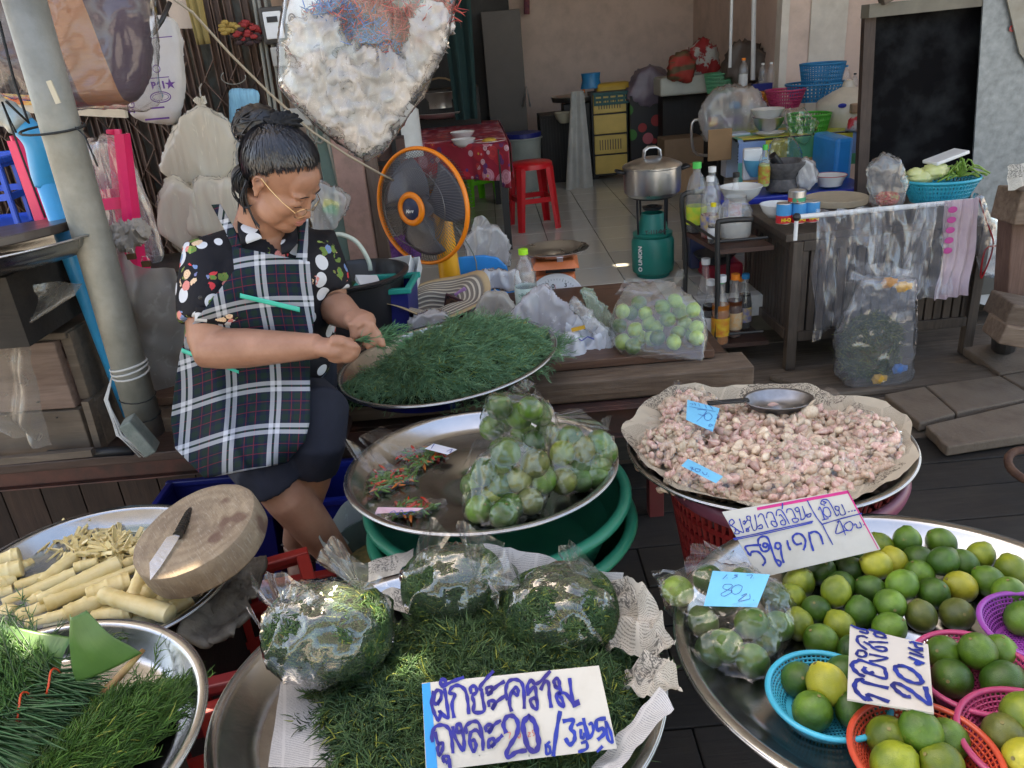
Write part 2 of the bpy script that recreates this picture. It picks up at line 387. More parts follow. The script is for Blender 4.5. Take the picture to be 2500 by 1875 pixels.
# worn thick slabs lying on the boards at the right
def poly_slab(pts,z,h,mat,name,parent,bev=.008):
 P=[PZ(px,py,z)for px,py in pts];c=sum(P,Vector())/len(P)
 mb=MB();q=[]
 for i in range(len(P)):
  a,b=P[i]-c,P[(i+1)%len(P)]-c
  for t in(0,.25,.5,.75):q.append(((a.x+(b.x-a.x)*t)*(1+random.uniform(-.012,.012)),(a.y+(b.y-a.y)*t)*(1+random.uniform(-.012,.012))))
 if sum(q[i][0]*q[(i+1)%len(q)][1]-q[(i+1)%len(q)][0]*q[i][1]for i in range(len(q)))<0:q=q[::-1]
 mb.prism(q,-h);o=mb.build(name,mat,parent,bevel=bev);o.location=(c.x,c.y,z);return o
def Z2(x,y):return(1600+x/2.37,500+y/2.37)
M_slab=pm('worn_slab',(.11,.078,.055),.85,col2=(.25,.19,.14),ns=6,lo=.3,hi=.7,bs=60,bst=.9,bd=.006,grime=.6)
for i,pts in enumerate([[(1325,1095),(1560,1048),(1738,1205),(1530,1262)],[(1568,1046),(1990,985),(2200,1110),(1748,1200)],[(1560,1275),(2220,1120),(2400,1290),(1690,1402)],[(2005,985),(2300,940),(2400,1090),(2215,1105)],[(1780,820),(2150,775),(2360,930),(1990,975)]]):
 poly_slab([Z2(*p)for p in pts],.045,.04,M_slab,'slab',walk,.007)
poly_slab([Z2(*p)for p in[(655,985),(1410,890),(1960,930),(2030,985),(1560,1040),(1000,1095)]],.03,.03,M_plank,'plank',walk)
# shop floor: tiles
M_tile=pm('grey_floor_tile',(.50,.51,.47),.10,col2=(.58,.58,.54),ns=2.2,rv=.12,grime=.18,island=.1,gcol=(.2,.18,.15))
M_grout=pm('grout',(.10,.095,.085),.8)
fl=thing('shop_floor',None,None,(0,0,ZF));fl['kind']='structure'
MB().box((1.0,6.4,-.06),(5.4,5.32,.1)).build('screed',M_grout,fl)
T=.345;tile=None
tm=MB().box((0,0,0),(T-.005,T-.005,.012))
cells=[]
for i in range(-5,6):
 for j in range(0,14):
  cx,cy=.675+T*(i+.5),3.79+T*(j+.5)
  if cx<-.9 or cx>2.4:continue
  cells.append((cx,cy,-.004))
tile=tm.build('tile',M_tile,fl,bevel=.0015);tile.location=cells[0]
child_copies(tile,cells[1:],fl)
# painted sill along the front edge of the shop floor
M_sill=pm('white_sill_paint',(.62,.62,.6),.5,grime=.5)
MB().box((.35,3.745,ZF-.05),(2.6,.075,.11)).build('sill',M_sill,None,bevel=.006)['kind']='structure'
M_deck=wood('brown_deck',(.07,.035,.022),(.14,.08,.05),'x',.6,14,.4)
dk=thing('deck',None,None,(0,0,0));dk['kind']='structure'
for i in range(5):
 MB().box((0,0,0),(3.55,.192,.03)).build('plank',M_deck,dk,bevel=.003).location=(-.85,2.84+i*.195-.05,ZF-.04)
# walls
M_wall=pm('pink_plaster',(.70,.53,.45),.8,col2=(.76,.59,.51),ns=1.2,bs=40,bst=.12,grime=.35,gcol=(.2,.15,.11))
M_wall2=pm('pale_plaster',(.70,.65,.58),.8,grime=.3,gcol=(.4,.32,.25),bs=40,bst=.12)
def wall(name,c,d,mat):o=MB().box(c,d).build(name,mat);o['kind']='structure';return o
wall('wall_back',(0.2,9.1,1.85),(4.4,.1,3.3),M_wall)
xr=PY(1690,250,9.05).x
wall('wall_right',(xr+.05,7.62,1.85),(.1,2.85,3.3),M_wall)
yj=6.2;xj=PY(1904,250,yj).x
wall('wall_return',((xj+3.6)/2,yj-.05,1.85),(3.6-xj,.09,3.3),M_wall)
wall('wall_return_edge',(xj-.03,yj-.05,1.85),(.055,.11,3.3),M_wall2)
wall('pale_panel',((PY(1975,100,yj-.1).x+PY(2063,100,yj-.1).x)/2,yj-.105,1.65),(PY(2063,100,yj-.1).x-PY(1975,100,yj-.1).x,.012,2.9),M_wall2)
wall('wall_left',(-1.5,6.5,1.85),(.1,5.2,3.3),M_wall)
wall('wall_side',(3.65,5.2,1.2),(.1,2.1,3.9),M_wall)
# roof: unseen shop roof, edge and gaps shaped to place sun patches and shade
M_roof=pm('roof_sheet',(.7,.69,.66),.6,grime=.2)
patches=[(PZ(958,1652,.685),.105,.05),(PZ(440,1500,.60),.10,.045),(PZ(25,1590,.79),.08,.05),(PZ(1517,648,ZF),.07,.05)]
ROOFZ=3.45
holes=[]
for p,wx,wy in patches:
 q=p+sun_dir*((ROOFZ-p.z)/sun_dir.z);holes.append((q.x-wx/2,q.x+wx/2,q.y-wy/2,q.y+wy/2))
def holed(name,x0,x1,y0,y1,z,mat):
 xs=sorted({x0,x1}|{h[i]for h in holes for i in(0,1)if x0<h[i]<x1});ys=sorted({y0,y1}|{h[i]for h in holes for i in(2,3)if y0<h[i]<y1})
 V=[(x,y,z)for y in ys for x in xs];F=[];n=len(xs)
 for j in range(len(ys)-1):
  for i in range(n-1):
   cx,cy=(xs[i]+xs[i+1])/2,(ys[j]+ys[j+1])/2
   if any(h[0]<cx<h[1]and h[2]<cy<h[3]for h in holes):continue
   F.append((j*n+i,j*n+i+1,(j+1)*n+i+1,(j+1)*n+i))
 o=MB().add(V,F).build(name,mat);o['kind']='structure';return o
holed('roof',-5,5.5,1.72,9.3,ROOFZ,M_roof)
wall('sky_blocker',(0,-1.2,2.5),(9,2.2,.03),M_roof)  # added out-of-view panel that dims the sky light on the front trays
# -- folding metal shutter
M_rust=pm('rusty_brown_steel',(.13,.075,.055),.6,metal=.3,col2=(.22,.15,.12),ns=9,bs=50,bst=.35,grime=.5,gcol=(.05,.03,.02))
M_rust2=pm('grey_rust_sheet',(.20,.21,.19),.7,metal=.2,col2=(.20,.10,.045),ns=7,lo=.42,hi=.62,bs=40,bst=.3,grime=.5)
sh=thing('folding_shutter','rusty brown folding lattice shutter closing the shop front behind the woman','shutter',(-1.8,3.42,ZF))
n=36;x0=-.93;sp=.0535
MB().box((0,.06,.9),(1.95,.01,1.8)).build('backing_sheet',M_rust2,sh)
bm_=MB()
for a,b in(((-.013,0),(.003,.03)),((.013,0),(.003,.03)),((0,.012),(.026,.003))):bm_.box((a[0],a[1],.92),(b[0],b[1],1.84))
b0=bm_.build('upright',M_rust,sh);b0.location=(x0,0,0)
child_copies(b0,[(x0+i*sp,random.uniform(-.006,.006),0)for i in range(1,n)],sh,rot=[(0,random.uniform(-.012,.012),0)for i in range(1,n)])
lat=MB().bar((-sp,-.022,-.075),(sp,-.022,.075),.016,.003).build('lattice_strip',M_rust,sh)
lat2=MB().bar((-sp,-.026,.075),(sp,-.026,-.075),.016,.003).build('lattice_strip',M_rust,sh)
L1=[];L2=[]
for r_ in range(6):
 for i in range(1,n-1,2):
  for dz in(0,.15):
   L1.append((x0+i*sp,0,.18+r_*.32+dz*.0));L2.append((x0+i*sp,0,.18+r_*.32+dz*.0));break
 for i in range(2,n-1,2):
  L1.append((x0+i*sp,0,.18+r_*.32+.075));L2.append((x0+i*sp,0,.18+r_*.32-.075))
lat.location=L1[0];lat2.location=L2[0];child_copies(lat,L1[1:145],sh);child_copies(lat2,L2[1:145],sh)
# pink-brown door post beside the shutter, pale panel behind it
M_post=pm('flaking_pink_paint',(.36,.215,.18),.6,col2=(.27,.17,.14),ns=14,lo=.45,hi=.6,bs=30,bst=.3,grime=.4)
a,b=PY(797,330,3.35),PY(880,655,3.35)
pp=thing('door_post','peeling pinkish brown door post between shutter and shop','post',(b.x+.02,3.38,ZF))
MB().box((0,0,1.3),(.115,.07,2.6)).build('post',M_post,pp,bevel=.004)
MB().box((.085,.03,1.3),(.05,.05,2.6)).build('trim',wood('brown_trim',(.12,.08,.06),(.2,.14,.11),'z'),pp,bevel=.003)
MB().box((-.09,.01,1.3),(.06,.04,2.6)).build('green_edge',pm('old_green_paint',(.10,.16,.14),.6,grime=.6),pp,bevel=.003)
# -- bench / ledge
M_bench=wood('dark_brown_board',(.075,.036,.022),(.16,.085,.055),'x',.42,16,.25)
M_beam=wood('grey_worn_beam',(.12,.075,.048),(.27,.195,.14),'x',.7,12,.6)
M_steelb=pm('rusty_purlin_paint',(.075,.045,.04),.5,metal=.3,col2=(.14,.06,.05),ns=8,lo=.45,hi=.65,grime=.5,bs=40,bst=.2)
be=thing('ledge','long brown wooden ledge the woman sits on, with worn front beam','bench',(0,2.2,0))
MB().box((-.55,.27,.565),(2.38,.22*2,.028)).build('board',M_bench,be,bevel=.003)
MB().box((.01,.68,.56),(1.2,.37,.028)).build('board',M_bench,be,bevel=.003)
MB().box((-1.9,.3,.5),(.9,.8,.03)).build('board',M_bench,be,bevel=.003)
MB().box((-.31,.03,.512),(2.1,.13,.07)).build('beam',M_beam,be,bevel=.006)
MB().box((-1.55,-.05,.485),(2.1,.24,.03)).build('beam',wood('reddish_dark_board',(.05,.028,.022),(.10,.055,.045),'x',.55),be,bevel=.004)
q=MB();q.box((-.95,-.04,.42),(3.3,.045,.1));q.box((-.95,-.055,.465),(3.3,.06,.006));q.box((-.95,-.055,.371),(3.3,.06,.006));q.build('steel_beam',M_steelb,be,bevel=.002)
for x in(-2.0,.45,-.1):MB().box((x,.05,.17),(.05,.05,.38)).build('leg',pm('dark_red_paint',(.16,.02,.02),.5,grime=.5),be,bevel=.003)
for i in range(9):MB().box((0,0,0),(.125,.02,.4)).build('board',wood('red_brown_upright',(.035,.018,.012),(.075,.04,.028),'z',.7),be).location=(-2.05+i*.13,.1,.2)
MB().box((-.5,.38,.28),(2.2,.02,.5)).build('back_board',M_plank_dk,be)
# -- TRAYS AND PRODUCE
def slope_rot(a,b):return Vector((-a,-b,1)).normalized().to_track_quat('Z','Y').to_euler()
TR={}
M_traysteel=pm('brushed_tray_steel',(.50,.51,.52),.24,1,(.36,.37,.38),ns=3.5,rv=.22,bs=7,bst=.10,bd=.01,grime=.25,gcol=(.16,.15,.13))
def tray(key,label,c,rad,a=0,b=0,depth=.038,flat=.80,grp='round stainless steel trays'):
 o=bpy.data.objects.new('steel_tray',None);COL.objects.link(o);tag(o,label,'tray',grp)
 o.location=c;N=Vector((-a,-b,1)).normalized();o.rotation_mode='QUATERNION';o.rotation_quaternion=Vector((0,0,1)).rotation_difference(N)
 d=depth;pr=[(.0005,-d),(rad*.5,-d+.001),(rad*flat,-d),(rad*(flat+.03),-d+.002),(rad*(flat+.06),-d+.008),(rad*.945,-.006),(rad*.955,-.002),(rad*.965,-.001),(rad*.995,.0005),(rad*1.0,-.001),(rad*1.0,-.006)]
 MB().lathe(pr,128).build('pan',M_traysteel,o,smooth=True,solid=.0012)
 MB().lathe([(rad+.0025*math.cos(t),-.003+.0025*math.sin(t))for t in[i*math.pi/4 for i in range(8)]],128,close=True).build('rolled_rim',M_steel,o,smooth=True)
 TR[key]=(Vector(c),a,b,rad,d,flat);return o
def tz(key,x,y,dz=0):
 c,a,b,r,d,fl_=TR[key];return c.z+a*(x-c.x)+b*(y-c.y)-d+dz
def tp(key,px,py,dz=0):
 c,a,b,r,d,fl_=TR[key];N=Vector((-a,-b,1));q=c+Vector((0,0,dz-d));rr=ray(px,py);o=Vector((0,0,CAMZ))
 return o+rr*((q-o).dot(N)/rr.dot(N))
tray('lime','large steel tray of chillies and bagged limes standing on stacked green baskets',(-.083,1.517,.66),.30,-.007,-.049)
tray('garlic','steel tray lined with newspaper and heaped with garlic cloves',(.571,1.569,.621),.315,.014,-.032,.035)
tray('big','widest steel tray at the lower right, full of loose limes and small baskets',(.579,.911,.636),.36,.012,-.066)
tray('bamboo','steel tray of peeled bamboo shoots under the chopping block',(-.889,1.366,.563),.27,-.087,-.026,.05)
tray('bl','steel tray of banana leaf and tied green herbs in the lower left corner',(-.675,.74,.744),.24,-.015,-.015)
tray('ctr','steel tray of dark green herbs behind the big purple lettered sign',(-.143,.874,.657),.325,-.001,-.10)
tray('herb','steel tray heaped with picked green herbs beside the woman on the ledge',(-.188,2.16,.668),.33,.078,0,.05)
# -- limes
def lime_mat(name,a,b_,t):
 mt,nt,b=newmat(name);v=coord(nt,'Object');L=nt.links
 oi=S(nt,'ShaderNodeObjectInfo');va=S(nt,'ShaderNodeVectorMath',operation='ADD');cb=S(nt,'ShaderNodeCombineXYZ');q=mth(nt,'MULTIPLY',oi.outputs['Random'],9)
 for i in range(3):L.new(q,cb.inputs[i])
 L.new(v,va.inputs[0]);L.new(cb.outputs[0],va.inputs[1])
 n=ntex(nt,va.outputs[0],20,3,.6);c=ramp(nt,n,[(.34,tuple(x*.8 for x in a)),(.5,tuple((x+y)/2 for x,y in zip(a,b_))),(.64,tuple(x*1.25 for x in b_))])
 sp=ntex(nt,va.outputs[0],260,2,.6);c=mixc(nt,ramp(nt,sp,[(.55,0),(.75,.3)]),c,t)
 bl=ntex(nt,va.outputs[0],60,4,.7);c=mixc(nt,ramp(nt,bl,[(.64,0),(.72,.5)]),c,(.22,.17,.05))
 hv=S(nt,'ShaderNodeHueSaturation');L.new(c,hv.inputs['Color']);L.new(mth(nt,'MULTIPLY_ADD',oi.outputs['Random'],.45,.78),hv.inputs['Value']);L.new(hv.outputs[0],b.inputs['Base Color'])
 b.inputs['Roughness'].default_value=.33;b.inputs['Specular IOR Level'].default_value=.5
 h=mth(nt,'ADD',vor(nt,v,900),mth(nt,'MULTIPLY',n,3));bump(nt,b,h,.45,.0007);return mt
LM={'d':lime_mat('dark_green_lime',(.022,.070,.008),(.050,.12,.013),(.014,.05,.006)),'g':lime_mat('mid_green_lime',(.045,.12,.010),(.10,.19,.018),(.028,.085,.007)),'m':lime_mat('yellow_green_lime',(.085,.15,.011),(.20,.235,.018),(.07,.13,.012)),'Y':lime_mat('yellow_lime',(.30,.31,.022),(.42,.38,.04),(.20,.24,.02)),'o':lime_mat('olive_lime',(.065,.095,.016),(.13,.14,.03),(.045,.06,.014)),'L':lime_mat('pale_lime',(.20,.33,.04),(.30,.42,.07),(.13,.25,.03))}
CN={'d':'dark green','g':'mid green','m':'yellow green','Y':'yellow','o':'dull olive','L':'pale green'}
M_scar=pm('lime_scar',(.20,.17,.06),.7)
def lime_shape(d):
 t=abs(d[2]);return 1+.10*max(0,t-.9)/.1*(1 if d[2]>0 else .6)-.05*max(0,1-abs(t-.93)/.05)*.4
lm0={}
for k_,mt in LM.items():
 mb=MB().ball((0,0,0),(.0245,.0245,.0262),20,14,fn=lime_shape);me=mb.build('lime',mt,smooth=True);lm0[k_]=me.data;bpy.data.objects.remove(me)
sc_=MB().cyl((0,0,.0268),.0022,.001,8).build('stem_scar',M_scar);scar=sc_.data;bpy.data.objects.remove(sc_)
def lime(p,k_,label,group,s=1.0,scar_=True):
 o=bpy.data.objects.new('lime',lm0[k_]);COL.objects.link(o);o.location=p
 o.rotation_euler=(random.uniform(-1.2,1.2)if scar_ else random.uniform(0,3),random.uniform(-.9,.9),random.uniform(0,6));s*=random.uniform(.95,1.06);o.scale=(s,s,s)
 tag(o,label,'lime',group)
 if scar_:c=bpy.data.objects.new('stem_scar',scar);COL.objects.link(c);c.parent=o
 return o
def LZ(x,y):return(1580+x/2.404,1200+y/2.404)
loose=[(885,400,'d',0),(1062,385,'d',0),(1035,475,'d',0),(890,540,'m',0),(850,628,'m',0),(885,778,'m',0),(1005,690,'d',0),(1130,545,'d',0),(1150,617,'m',.018),(1215,372,'d',0),(1200,470,'d',0),(1322,430,'Y',.02),(1365,325,'m',0),(1450,415,'Y',0),(1535,300,'g',.012),(1590,400,'d',0),(1725,300,'g',0),(1725,405,'d',.02),(1600,490,'g',0),(1495,550,'g',.016),(1312,580,'d',0),(1395,670,'g',.012),(1238,690,'d',0),(1130,790,'m',0),(1420,800,'g',0),(1055,890,'g',0),(1588,727,'o',0),(1675,600,'d',0),(1838,560,'Y',0),(1818,722,'o',0),(1858,425,'d',0),(1950,382,'m',0),(2003,530,'g',0),(2125,598,'g',.012),(2140,462,'m',0),(1175,925,'d',0)]
P=[[tp('big',*LZ(x,y),.0245+dz),k_,dz]for x,y,k_,dz in loose]
for it in range(25):
 for i in range(len(P)):
  for j in range(i):
   dv=P[i][0]-P[j][0];l=dv.length
   if l<.047 and l>0:dv*=(.047-l)/l*.5;dv.z=abs(dv.z)*.3 if P[i][2]>P[j][2]else 0;P[i][0]+=dv;P[j][0]-=Vector((dv.x,dv.y,0))
where={0:'leaning on the white cardboard price sign',1:'behind the first row, against the price sign',11:'topmost yellow one with a round stem scar',14:'rearmost green one at the top of the heap',33:'at the far right above the purple basket',25:'in front, just left of the small price card',24:'just behind the small price card',28:'right side of the heap, yellow on top',26:'dull one in front of the heap',29:'last one at the right before the pink basket',5:'beside the bag with the blue price note',31:'at the back right near the tray rim',34:'at the right edge under the tray rim'}
for i,(p,k_,dz)in enumerate(P):
 X_,Y_=loose[i][0],loose[i][1];row=min(int((Y_-290)/110),5);rk=1+sum(1 for q_ in loose if min(int((q_[1]-290)/110),5)==row and q_[0]<X_)
 lb='%s lime in the loose heap, %s'%(CN[k_],where[i])if i in where else '%s lime, %s from the left in the %s row of the loose heap'%(CN[k_],('first','second','third','fourth','fifth','sixth','seventh','eighth','ninth','tenth','eleventh')[rk-1],('back','second','third','fourth','fifth','front')[row])
 lime(p,k_,lb,'loose limes on the large tray',1.02)
# -- small plastic colanders with limes
def colander(cpx,rad,col,cname,z=None,dep=.05,key='big',place='',squash=1.0):
 p=tp(key,*cpx,dep);M=pm(cname+'_plastic',col,.32,spec=.5,trans=0)
 t=thing('plastic_basket','%s perforated plastic basket of limes %s'%(cname,place),'basket',p,0,'small plastic baskets of limes on the large tray')
 MB().lathe([(rad+.0045*math.cos(a),.0045*math.sin(a)*.8)for a in[i*math.pi/4 for i in range(8)]],64,close=True).build('rim',M,t,smooth=True)
 q=MB();n=72;r0=rad*.66;zb=-dep+.003
 for i in range(n):
  a=2*math.pi*i/n
  q.bar((rad*.97*math.cos(a),rad*.97*math.sin(a),-.002),(r0*math.cos(a),r0*math.sin(a),zb),.0022,.0018)
 for f in(.12,.26,.40,.54,.68,.82):
  r_=rad*.97+(r0-rad*.97)*f;z_=-.002+(zb+.002)*f
  q.lathe([(r_-.001,z_-.0014),(r_+.001,z_-.001),(r_+.001,z_+.0014),(r_-.001,z_+.001)],64,close=True)
 o=q.build('side_lattice',M,t);o['kind']='stuff'
 q=MB();q.lathe([(r0+.002,zb-.002),(r0+.002,zb+.002),(r0-.006,zb+.002),(r0-.006,zb-.002)],48,close=True)
 for i in range(-10,11):
  x=i*r0/10.5;h=math.sqrt(max(0,r0*r0-x*x));q.bar((x,-h,zb),(x,h,zb),.0022,.002);q.bar((-h,x,zb+.0004),(h,x,zb+.0004),.0022,.002)
 o=q.build('base_lattice',M,t);o['kind']='stuff';return t
B=[((1060,1185),.079,(.03,.42,.60),'sky blue',.040,'left of the small price card'),((1920,1055),.079,(.50,.06,.17),'dark pink',.040,'right of the small price card'),((1630,1540),.086,(.55,.07,.035),'orange red',.042,'nearest the camera'),((2290,790),.075,(.30,.06,.35),'purple',.045,'cut off by the right edge of the photo'),((2280,1470),.086,(.42,.05,.14),'rose red',.042,'in the lower right corner')]
for c,r_,col,nm,dep,pl in B:colander(LZ(*c),r_,col,nm,dep=dep,place=pl)
bl_=[((890,1105),'d',.028,'rear left in the sky blue basket'),((1055,1130),'Y',.048,'on top in the sky blue basket'),((970,1290),'g',.028,'front left in the sky blue basket'),((1215,1290),'d',.028,'front right in the sky blue basket'),((1150,1070),'d',.028,'half hidden behind the card in the sky blue basket'),((1740,950),'g',.03,'rear left in the dark pink basket'),((1940,938),'g',.05,'on top in the dark pink basket'),((2065,945),'g',.03,'rear right in the dark pink basket'),((1788,1098),'d',.028,'front left in the dark pink basket'),((2085,1112),'d',.03,'front right in the dark pink basket'),((1415,1445),'m',.035,'left in the orange red basket'),((1605,1410),'g',.055,'largest and topmost in the orange red basket'),((1755,1455),'g',.03,'right in the orange red basket'),((1450,1600),'m',.035,'front left in the orange red basket'),((1725,1600),'m',.035,'front right in the orange red basket'),((2090,1425),'o',.035,'blotchy olive one in the rose red basket'),((2205,1310),'m',.05,'rear one in the rose red basket'),((2225,1580),'Y',.035,'front one in the rose red basket'),((2205,745),'g',.03,'the one showing in the purple basket'),((2290,700),'d',.03,'hidden right one in the purple basket')]
for c,k_,dz,wh in bl_:lime(tp('big',*LZ(*c),dz),k_,'%s lime, %s'%(CN[k_],wh),'limes in the small baskets',1.07)
# -- bags
F_clear=film('clear_bag_film',.02,wr=20,st=.7,gl=.40,rough=.045,bd=.005)
F_clear2=film('clear_bag_film_dull',.035,wr=20,st=.8,gl=.75,rough=.06,bd=.006)
F_wad=film('crinkled_white_film',.50,wr=55,st=1.6,gl=.8,rough=.10,milkcol=(.95,.96,.98),bd=.006)
F_milky=film('milky_bag_film',.58,wr=38,st=1.3,gl=.6,rough=.12,bd=.005,stretch=(1,1,.4),milkcol=(.93,.94,.96))
F_cream=film('cream_bag_film',.78,wr=24,st=.6,stretch=(1,1,.15),gl=.28,rough=.25,milkcol=(.86,.81,.70))
def hull(points,r,voxel=.006,amp=.004,fs=22,seed=0,extra=(),smooth=6,crease=1.0,stretch=.4):
 bm=bmesh.new()
 for p in points:
  for k_ in range(26):
   z=1-2*(k_+.5)/26;a=k_*2.4;q=math.sqrt(1-z*z);bm.verts.new(Vector(p)+Vector((q*math.cos(a),q*math.sin(a),z))*r)
 for e in extra:bm.verts.new(e)
 bmesh.ops.convex_hull(bm,input=bm.verts)
 for v in[v for v in bm.verts if not v.link_faces]:bm.verts.remove(v)
 me=bpy.data.meshes.new('tmp');bm.to_mesh(me);bm.free();o=bpy.data.objects.new('tmp',me);COL.objects.link(o)
 q=o.modifiers.new('r','REMESH');q.mode='VOXEL';q.voxel_size=voxel
 q=o.modifiers.new('s','SMOOTH');q.iterations=smooth;q.factor=.5
 dg=bpy.context.evaluated_depsgraph_get();m2=bpy.data.meshes.new_from_object(o.evaluated_get(dg));bpy.data.objects.remove(o)
 V=[v.co.copy()for v in m2.vertices];N=[v.normal.copy()for v in m2.vertices]
 out=[]
 for p,n_ in zip(V,N):
  pa=Vector((p.x,p.y,p.z*stretch));rd=ridged(pa,fs,seed);rd2=ridged(pa+Vector((rd,rd,0))*.006,fs*2.1,seed+3);e1=max(0,rd);e2=max(0,rd2)
  out.append(p+n_*(amp*(1.5*e1**5*crease+.9*e2**4-.5+.5*rd)))
 F=[tuple(p.vertices)for p in m2.polygons];bpy.data.meshes.remove(m2);return out,F
def sheet(mb,A,B_,C,D,nu=14,nv=10,amp=.008,seed=0,fs=25,bow=.0):
 """crumpled film between four corners"""
 A,B_,C,D=map(Vector,(A,B_,C,D));n_=(B_-A).cross(D-A).normalized()
 def f(u,v):
  p=(A*(1-u)+B_*u)*(1-v)+(D*(1-u)+C*u)*v;w=ridged(p,fs,seed)*amp+fractal(p,fs*.5,2,seed+1)*amp*1.5
  return p+n_*(w+bow*math.sin(math.pi*u)*math.sin(math.pi*v))+(B_-A).normalized()*fractal(p,fs,2,seed+5)*amp*.5
 return mb.grid(f,nu,nv)
def spray(mb,neck,tips,width,seed=0,amp=.01,n=10):
 """film gathered at a neck and fanning to a row of tips"""
 neck=Vector(neck);tips=[Vector(t)for t in tips]
 def f(u,v):
  k_=u*(len(tips)-1);i=min(int(k_),len(tips)-2);t=tips[i].lerp(tips[i+1],k_-i);p=neck.lerp(t,v)
  pl=math.sin(u*len(tips)*5.1+seed)*width*(.25+v)+fractal(p,40,2,seed)*amp*v
  return p+Vector((.25*pl,-pl,.3*pl))
 return mb.grid(f,26,n)
def bag(name,label,pts,r,mat,group=None,flaps=(),sprays=(),cat='plastic bag',**kw):
 V,F=hull(pts,r,**kw);c=sum(V,Vector())/len(V)
 mb=MB().add(V,F)
 for i,fl_ in enumerate(flaps):sheet(mb,*fl_,seed=i+kw.get('seed',0))
 for i,(nk,tips,w)in enumerate(sprays):spray(mb,nk,tips,w,seed=i+kw.get('seed',0))
 o=mb.build(name,mat,None,smooth=True,loc=c);tag(o,label,cat,group);return o
def T_(px,py,key,dz):return tp(key,px,py,dz)
# bag of limes with the blue price note, on the large tray
lb=[((180,585),'L',.06),((330,765),'g',.045),((610,775),'g',.05),((465,905),'g',.035),((770,790),'g',.03),((620,995),'g',.025),((370,935),'d',.025),((360,520),'d',.07),((745,620),'d',.04),((560,530),'d',.06),((450,650),'d',.03),((690,870),'d',.025)]
pts=[]
for c,k_,dz in lb:
 p=tp('big',*LZ(*c),dz);pts.append(p);lime(p,k_,'%s lime inside the clear bag under the blue 80 baht note'%CN[k_],'limes inside the bag with the 80 baht note',1.0)
Tq=lambda x,y,dz:tp('big',*LZ(x,y),dz)
bag('plastic_bag','clear knotted bag of limes with a blue 80 baht note',pts,.030,F_clear,'clear bags of limes',amp=.003,seed=2,extra=[Tq(620,1120,.008),Tq(60,500,.08)],flaps=[(Tq(25,460,.08),Tq(110,690,.05),Tq(230,640,.06),Tq(200,470,.1)),(Tq(500,1010,.02),Tq(620,1135,.005),Tq(720,980,.03),Tq(600,960,.03))],sprays=[(Tq(480,400,.12),[Tq(210,470,.11),Tq(240,320,.15),Tq(330,290,.16),Tq(420,320,.15)],.006),(Tq(480,400,.12),[Tq(420,330,.16),Tq(520,350,.14),Tq(700,500,.09),Tq(800,640,.06)],.005)])
# lime bags on the middle tray
def S3(x,y):return(800+x/2.765,900+y/2.765)
def limebag(items,label,seed,sprays,extra=(),zt=.0,r=.031,flaps=()):
 pts=[]
 for(x,y),k_,dz in items:
  p=tp('lime',*S3(x,y),dz);pts.append(p);lime(p,k_,'%s lime %s'%(CN[k_],label[1]),label[2],1.14)
 T3=lambda x,y,dz:tp('lime',*S3(x,y),dz)
 return bag('plastic_bag',label[0],pts,r,F_clear,'clear bags of limes',amp=.0035,seed=seed,extra=[T3(*e)for e in extra],sprays=[(T3(*s[0]),[T3(*q)for q in s[1]],s[2])for s in sprays],flaps=[tuple(T3(*q)for q in f_)for f_ in flaps])
limebag([((1180,635),'d',.10),((1400,640),'o',.10),((985,790),'g',.05),((1060,700),'d',.09),((1165,790),'d',.06),((1285,750),'o',.07),((1450,745),'g',.06),((1120,880),'m',.035),((1365,895),'o',.035),((1025,950),'g',.028),((1240,930),'d',.03),((1190,990),'d',.026),((1330,790),'d',.03),((1200,560),'g',.13),((1010,880),'d',.03)],('clear bag of limes nearest the front of the middle tray','in the front bag on the middle tray','limes in the front bag of the middle tray'),11,[((1210,430,.19),[(1120,400,.2),(1180,365,.22),(1230,380,.22),(1300,440,.2)],.005),((1210,440,.19),[(1100,560,.16),(1000,620,.12),(930,720,.08),(1010,480,.14)],.004)],extra=[(1210,460,.18),(1385,980,.01),(1200,1055,.003)],flaps=[((930,690,.09),(965,600,.12),(1050,520,.15),(1020,470,.15))])
limebag([((1585,570),'m',.09),((1720,545),'o',.09),((1640,470),'d',.11),((1830,500),'d',.09),((1870,560),'d',.07),((1590,760),'o',.04),((1700,660),'d',.05),((1830,640),'g',.05),((1700,740),'d',.03),((1810,720),'g',.03)],('clear bag of limes at the right edge of the middle tray','in the right hand bag on the middle tray','limes in the right bag of the middle tray'),12,[((1480,330,.19),[(1500,300,.2),(1700,265,.22),(1780,330,.2),(1920,420,.15)],.007),((1880,450,.13),[(1840,350,.16),(1880,330,.17),(1925,310,.18)],.004)],extra=[(1480,380,.17),(1900,600,.05),(1850,770,.01),(1560,830,.004)])
limebag([((1160,260),'g',.15),((1370,270),'g',.16),((1110,400),'g',.08),((1290,320),'g',.12),((1430,300),'g',.13),((1330,450),'g',.06),((1480,440),'g',.07),((1400,500),'d',.06),((1180,350),'g',.09)],('tallest clear bag of limes with its handles up, rearmost on the middle tray','in the rearmost bag on the middle tray','limes in the rear bag of the middle tray'),13,[((1330,170,.22),[(1230,150,.22),(1290,85,.25),(1350,70,.25),(1400,100,.24)],.004),((1380,180,.22),[(1400,90,.24),(1440,180,.2),(1470,270,.17),(1530,330,.14)],.006)],extra=[(1250,180,.2),(1080,180,.2),(1075,470,.05)],flaps=[((1062,190,.2),(1150,200,.2),(1250,110,.23),(1230,160,.22))])
